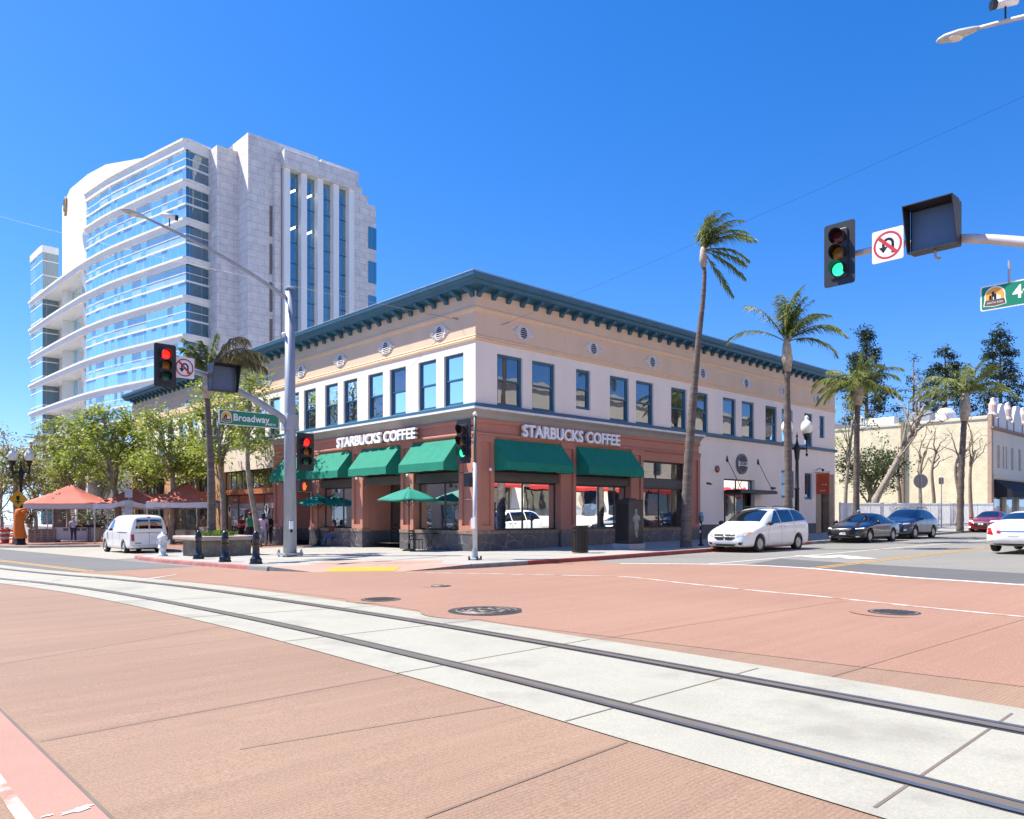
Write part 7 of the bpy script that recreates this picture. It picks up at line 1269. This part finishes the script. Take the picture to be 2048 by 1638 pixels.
# ------------------------------------------------------------------ outdoor dining at the far left
TENT = mat('red_tent_canvas', (.47, .125, .085), .8, var=.2, scale=1.2, dirt=((.4, .08, .05), 1.3, .6, .5)); VAL = mat('white_valance', (.70, .69, .70), .8, var=.06)
def tent(lb, c, rz, w, d, ze, za, cut=False):
    t = thing('canopy_tent', lb, 'tent', c, rz, 'red canopy tents with white valances'); m = M(); n = 8; hw, hd = w/2, d/2; cr = [(-hw, -hd), (hw, -hd), (hw, hd), (-hw, hd)]; b0 = 0
    for k in range(4):
        a, b = cr[k], cr[(k+1) % 4]; base = len(m.v)
        for i in range(n+1):
            u = i/n
            for j in range(n+1):
                v = j/n; m.v.append(((a[0]*(1-v)+b[0]*v)*u, (a[1]*(1-v)+b[1]*v)*u, za-(za-ze)*u-.10*math.sin(math.pi*u)-.05*math.sin(math.pi*v)*u))
        m.f += [(base+i*(n+1)+j, base+i*(n+1)+j+1, base+(i+1)*(n+1)+j+1, base+(i+1)*(n+1)+j) for i in range(n) for j in range(n)]
    o = m.build('roof_canvas', TENT, t, True); s_ = o.modifiers.new('thick', 'SOLIDIFY'); s_.thickness = .01
    for k in range(4):
        a, b = Vector(cr[k]), Vector(cr[(k+1) % 4]); m = M(); rows = []; nn = (b-a).normalized(); out = Vector((nn.y, -nn.x))
        for i in range(13):
            p = a.lerp(b, i/12)+out*(.015*math.sin(i*1.9)+.01); lift = .28*math.exp(-((i-6)/2.)**2) if cut and k == 0 else 0; rows += [(p.x, p.y, ze-.05*math.sin(math.pi*i/12)+lift), (p.x+out.x*.02, p.y+out.y*.02, ze-.34-.02*math.sin(i*2.7)+lift*.9)]
        m.add(rows, [(2*i, 2*i+1, 2*i+3, 2*i+2) for i in range(12)]); q = m.build('valance', VAL, t); s_ = q.modifiers.new('thick', 'SOLIDIFY'); s_.thickness = .006
    for x, y in cr: M().tube([(x*.97, y*.97, 0), (x*.97, y*.97, ze-.05)], .035, 8).build('pole', mat('tent_pole', (.55, .52, .47), .5), t)
    return t
q = at(141, 1085, 56.5); q.z = gz(q.x)+.13; tent('left red canopy tent over the white counter and pallets', q, .0, 5.6, 3.6, 2.72, 4.15)
q = at(266, 1085, 51.5); q.z = gz(q.x)+.13; tent('middle red canopy tent behind the white van, white valance swept up', q, .25, 3.9, 3.4, 2.55, 3.7, True)
q = at(372, 1085, 47.5); q.z = gz(q.x)+.13; tent('right red canopy tent beside the planter palm, over dark railings', q, .12, 3.6, 3.2, 2.52, 3.75)
# counter, pallets, barrels, lamp wrap
def place(px, Y, h=.13): q = at(px, 1085, Y); q.z = gz(q.x)+h; return q
q = place(150, 55.2); t = thing('serving_counter', 'white serving counter with a dark top under the left red tent', 'counter', q, 0); CW = mat('counter_white', (.62, .63, .65), .6, var=.06)
M().box(-1.45, 1.5, 0, .7, .12, 1.05).build('counter_body', CW, t, bevel=.02); M().box(-.2, 1.6, -.08, .75, 1.06, 1.2).build('counter_top', BLACK, t)
for x in (-.65, .2, .65): M().box(x-.18, x+.18, -.015, -.003, .80, .98).build('menu_card', mat('menu_dark', (.16, .15, .15), .7), t)
WOOD = mat('pallet_wood', (.36, .31, .25), .85, var=.3, scale=6.)
for k, (px, lb) in enumerate(((70, 'stack of grey wooden pallets beside the orange lamp wrap'), (96, 'stack of grey wooden pallets next to the white counter'))):
    q = place(px, 55); t = thing('pallet_stack', lb, 'pallets', q, .05, 'wooden pallets by the left red tent')
    for j in range(8): M().box(-.45, .45, 0, .8, .10*j+.02+.02*j, .10*j+.10+.02*j).build('plank_layer', WOOD, t)
    for x in (-.42, 0, .42): M().box(x-.04, x+.04, -.015, .815, 0, .97).build('bearer', WOOD, t)
def barrel(lb, loc):
    t = thing('traffic_barrel', lb, 'barrel', loc, 0, 'orange and white traffic barrels'); OR = mat('barrel_orange', (.50, .085, .03), .5); WB = mat('barrel_white', (.66, .62, .60), .5)
    M().lathe([(.34, 0), (.34, .08), (.30, .09), (.29, .3)], (0, 0, 0), 20).build('base', OR, t, True)
    for i, (z0, z1, mm) in enumerate(((.3, .48, WB), (.48, .66, OR), (.66, .82, WB), (.82, 1.02, OR))): M().lathe([(.29-.02*i, z0), (.275-.02*i, z1)], (0, 0, 0), 20).build('stripe', mm, t, True)
    M().box(-.12, .12, -.03, .03, 1.02, 1.12).build('handle', OR, t, bevel=.02)
barrel('orange and white traffic barrel at the left edge of the photo', place(4, 53.5)); barrel('second orange and white traffic barrel, right of the slim leaning tree', place(14, 54)); barrel('orange and white traffic barrel just behind the orange lamp wrap', place(29, 52))
lb_ = gp(42, 1090, .13); t = thing('lamp_wrap', 'orange fabric tube wrapped round the black street lamp', 'fabric wrap', lb_, .1); OW = mat('orange_fabric', (.72, .17, .015), .7, var=.15, scale=4., bump=.3, bscale=10.)
m = M(); prof = [(.33, .42), (.35, .6), (.33, .9), (.30, 1.3), (.29, 1.7), (.31, 2.0), (.30, 2.25), (.24, 2.3)]; n = 18
m.v = [((r*(1+.07*math.sin(4*6.2832*k/n+i)))*math.cos(6.2832*k/n)-.12*math.sin((z-.4)*1.7), r*math.sin(6.2832*k/n), z) for i, (r, z) in enumerate(prof) for k in range(n)]; m.f = [(i*n+k, i*n+(k+1) % n, (i+1)*n+(k+1) % n, (i+1)*n+k) for i in range(len(prof)-1) for k in range(n)]; m.build('fabric_tube', OW, t, True)
for k in range(7): a = k*.5-.6; M().tube([(-.15+.1*math.cos(a), -.1, 2.28), (.2+.3*math.cos(a), -.32, 2.35-.06*k), (.5+.32*math.cos(a), -.3, 2.15-.10*k)], [.03, .025, .01], 5).build('streamer', OW, t)
t = thing('warning_sign', 'yellow diamond warning sign with a black symbol on the wrapped lamp post', 'traffic sign', (lb_.x+.1, lb_.y-.45, lb_.z+2.92), .1); M().prism([(0, .58), (.58, 0), (0, -.58), (-.58, 0)], -.012, .012).build('sign_panel', mat('warning_yellow', (.72, .33, .01), .5), t)
m = M(); m.box(-.10, .10, -.018, -.014, -.05, .2); m.box(-.17, .17, -.018, -.014, -.20, -.13); m.box(-.04, .04, -.018, -.014, -.3, -.05); m.build('sign_symbol', BLACK, t)
# dark railings, benches and clutter in front of the shopfronts
def railing(lb, p, rz, ln):
    t = thing('patio_railing', lb, 'railing', p, rz, 'dark patio railings'); 
    for z in (.2, .42, .64, .92): M().box(0, ln, -.02, .02, z, z+.09).build('rail', TRIMB, t)
    n = int(ln/1.3)+1
    for k in range(n+1): M().box(ln*k/n-.03, ln*k/n+.03, -.03, .03, 0, 1.02).build('post', TRIMB, t)
railing('dark railing under the right red tent', W(-3.4, 24.6, .13), TH+R(70), 3.4); railing('dark railing behind the white van', W(-3.6, 29.2, .13), TH+R(84), 4.2); railing('dark railing under the left red tent', W(-4.8, 35.2, .13), TH+R(80), 3.6)
q = place(455, 43.5); t = thing('patio_table', 'dark patio table by the doorway behind the person in red', 'table', q, .3); M().box(-.6, .6, -.4, .4, .70, .75).build('table_top', TRIMB, t)
for x, y in ((-.55, -.35), (.55, -.35), (.55, .35), (-.55, .35)): M().box(x-.025, x+.025, y-.025, y+.025, 0, .7).build('leg', TRIMB, t)
q = place(258, 48.5); t = thing('street_signpost', 'grey post with stacked parking signs behind the white van', 'sign', q, 0); M().tube([(0, 0, 0), (0, 0, 3.5)], .04, 8).build('post', GALV, t)
for z in (3.15, 2.55, 2.1): M().box(-.24, .24, -.05, -.035, z-.26, z+.26 if z > 3 else z+.18).build('sign_plate', mat('sign_grey_white', (.42, .44, .46), .6, var=.25, scale=6.), t)
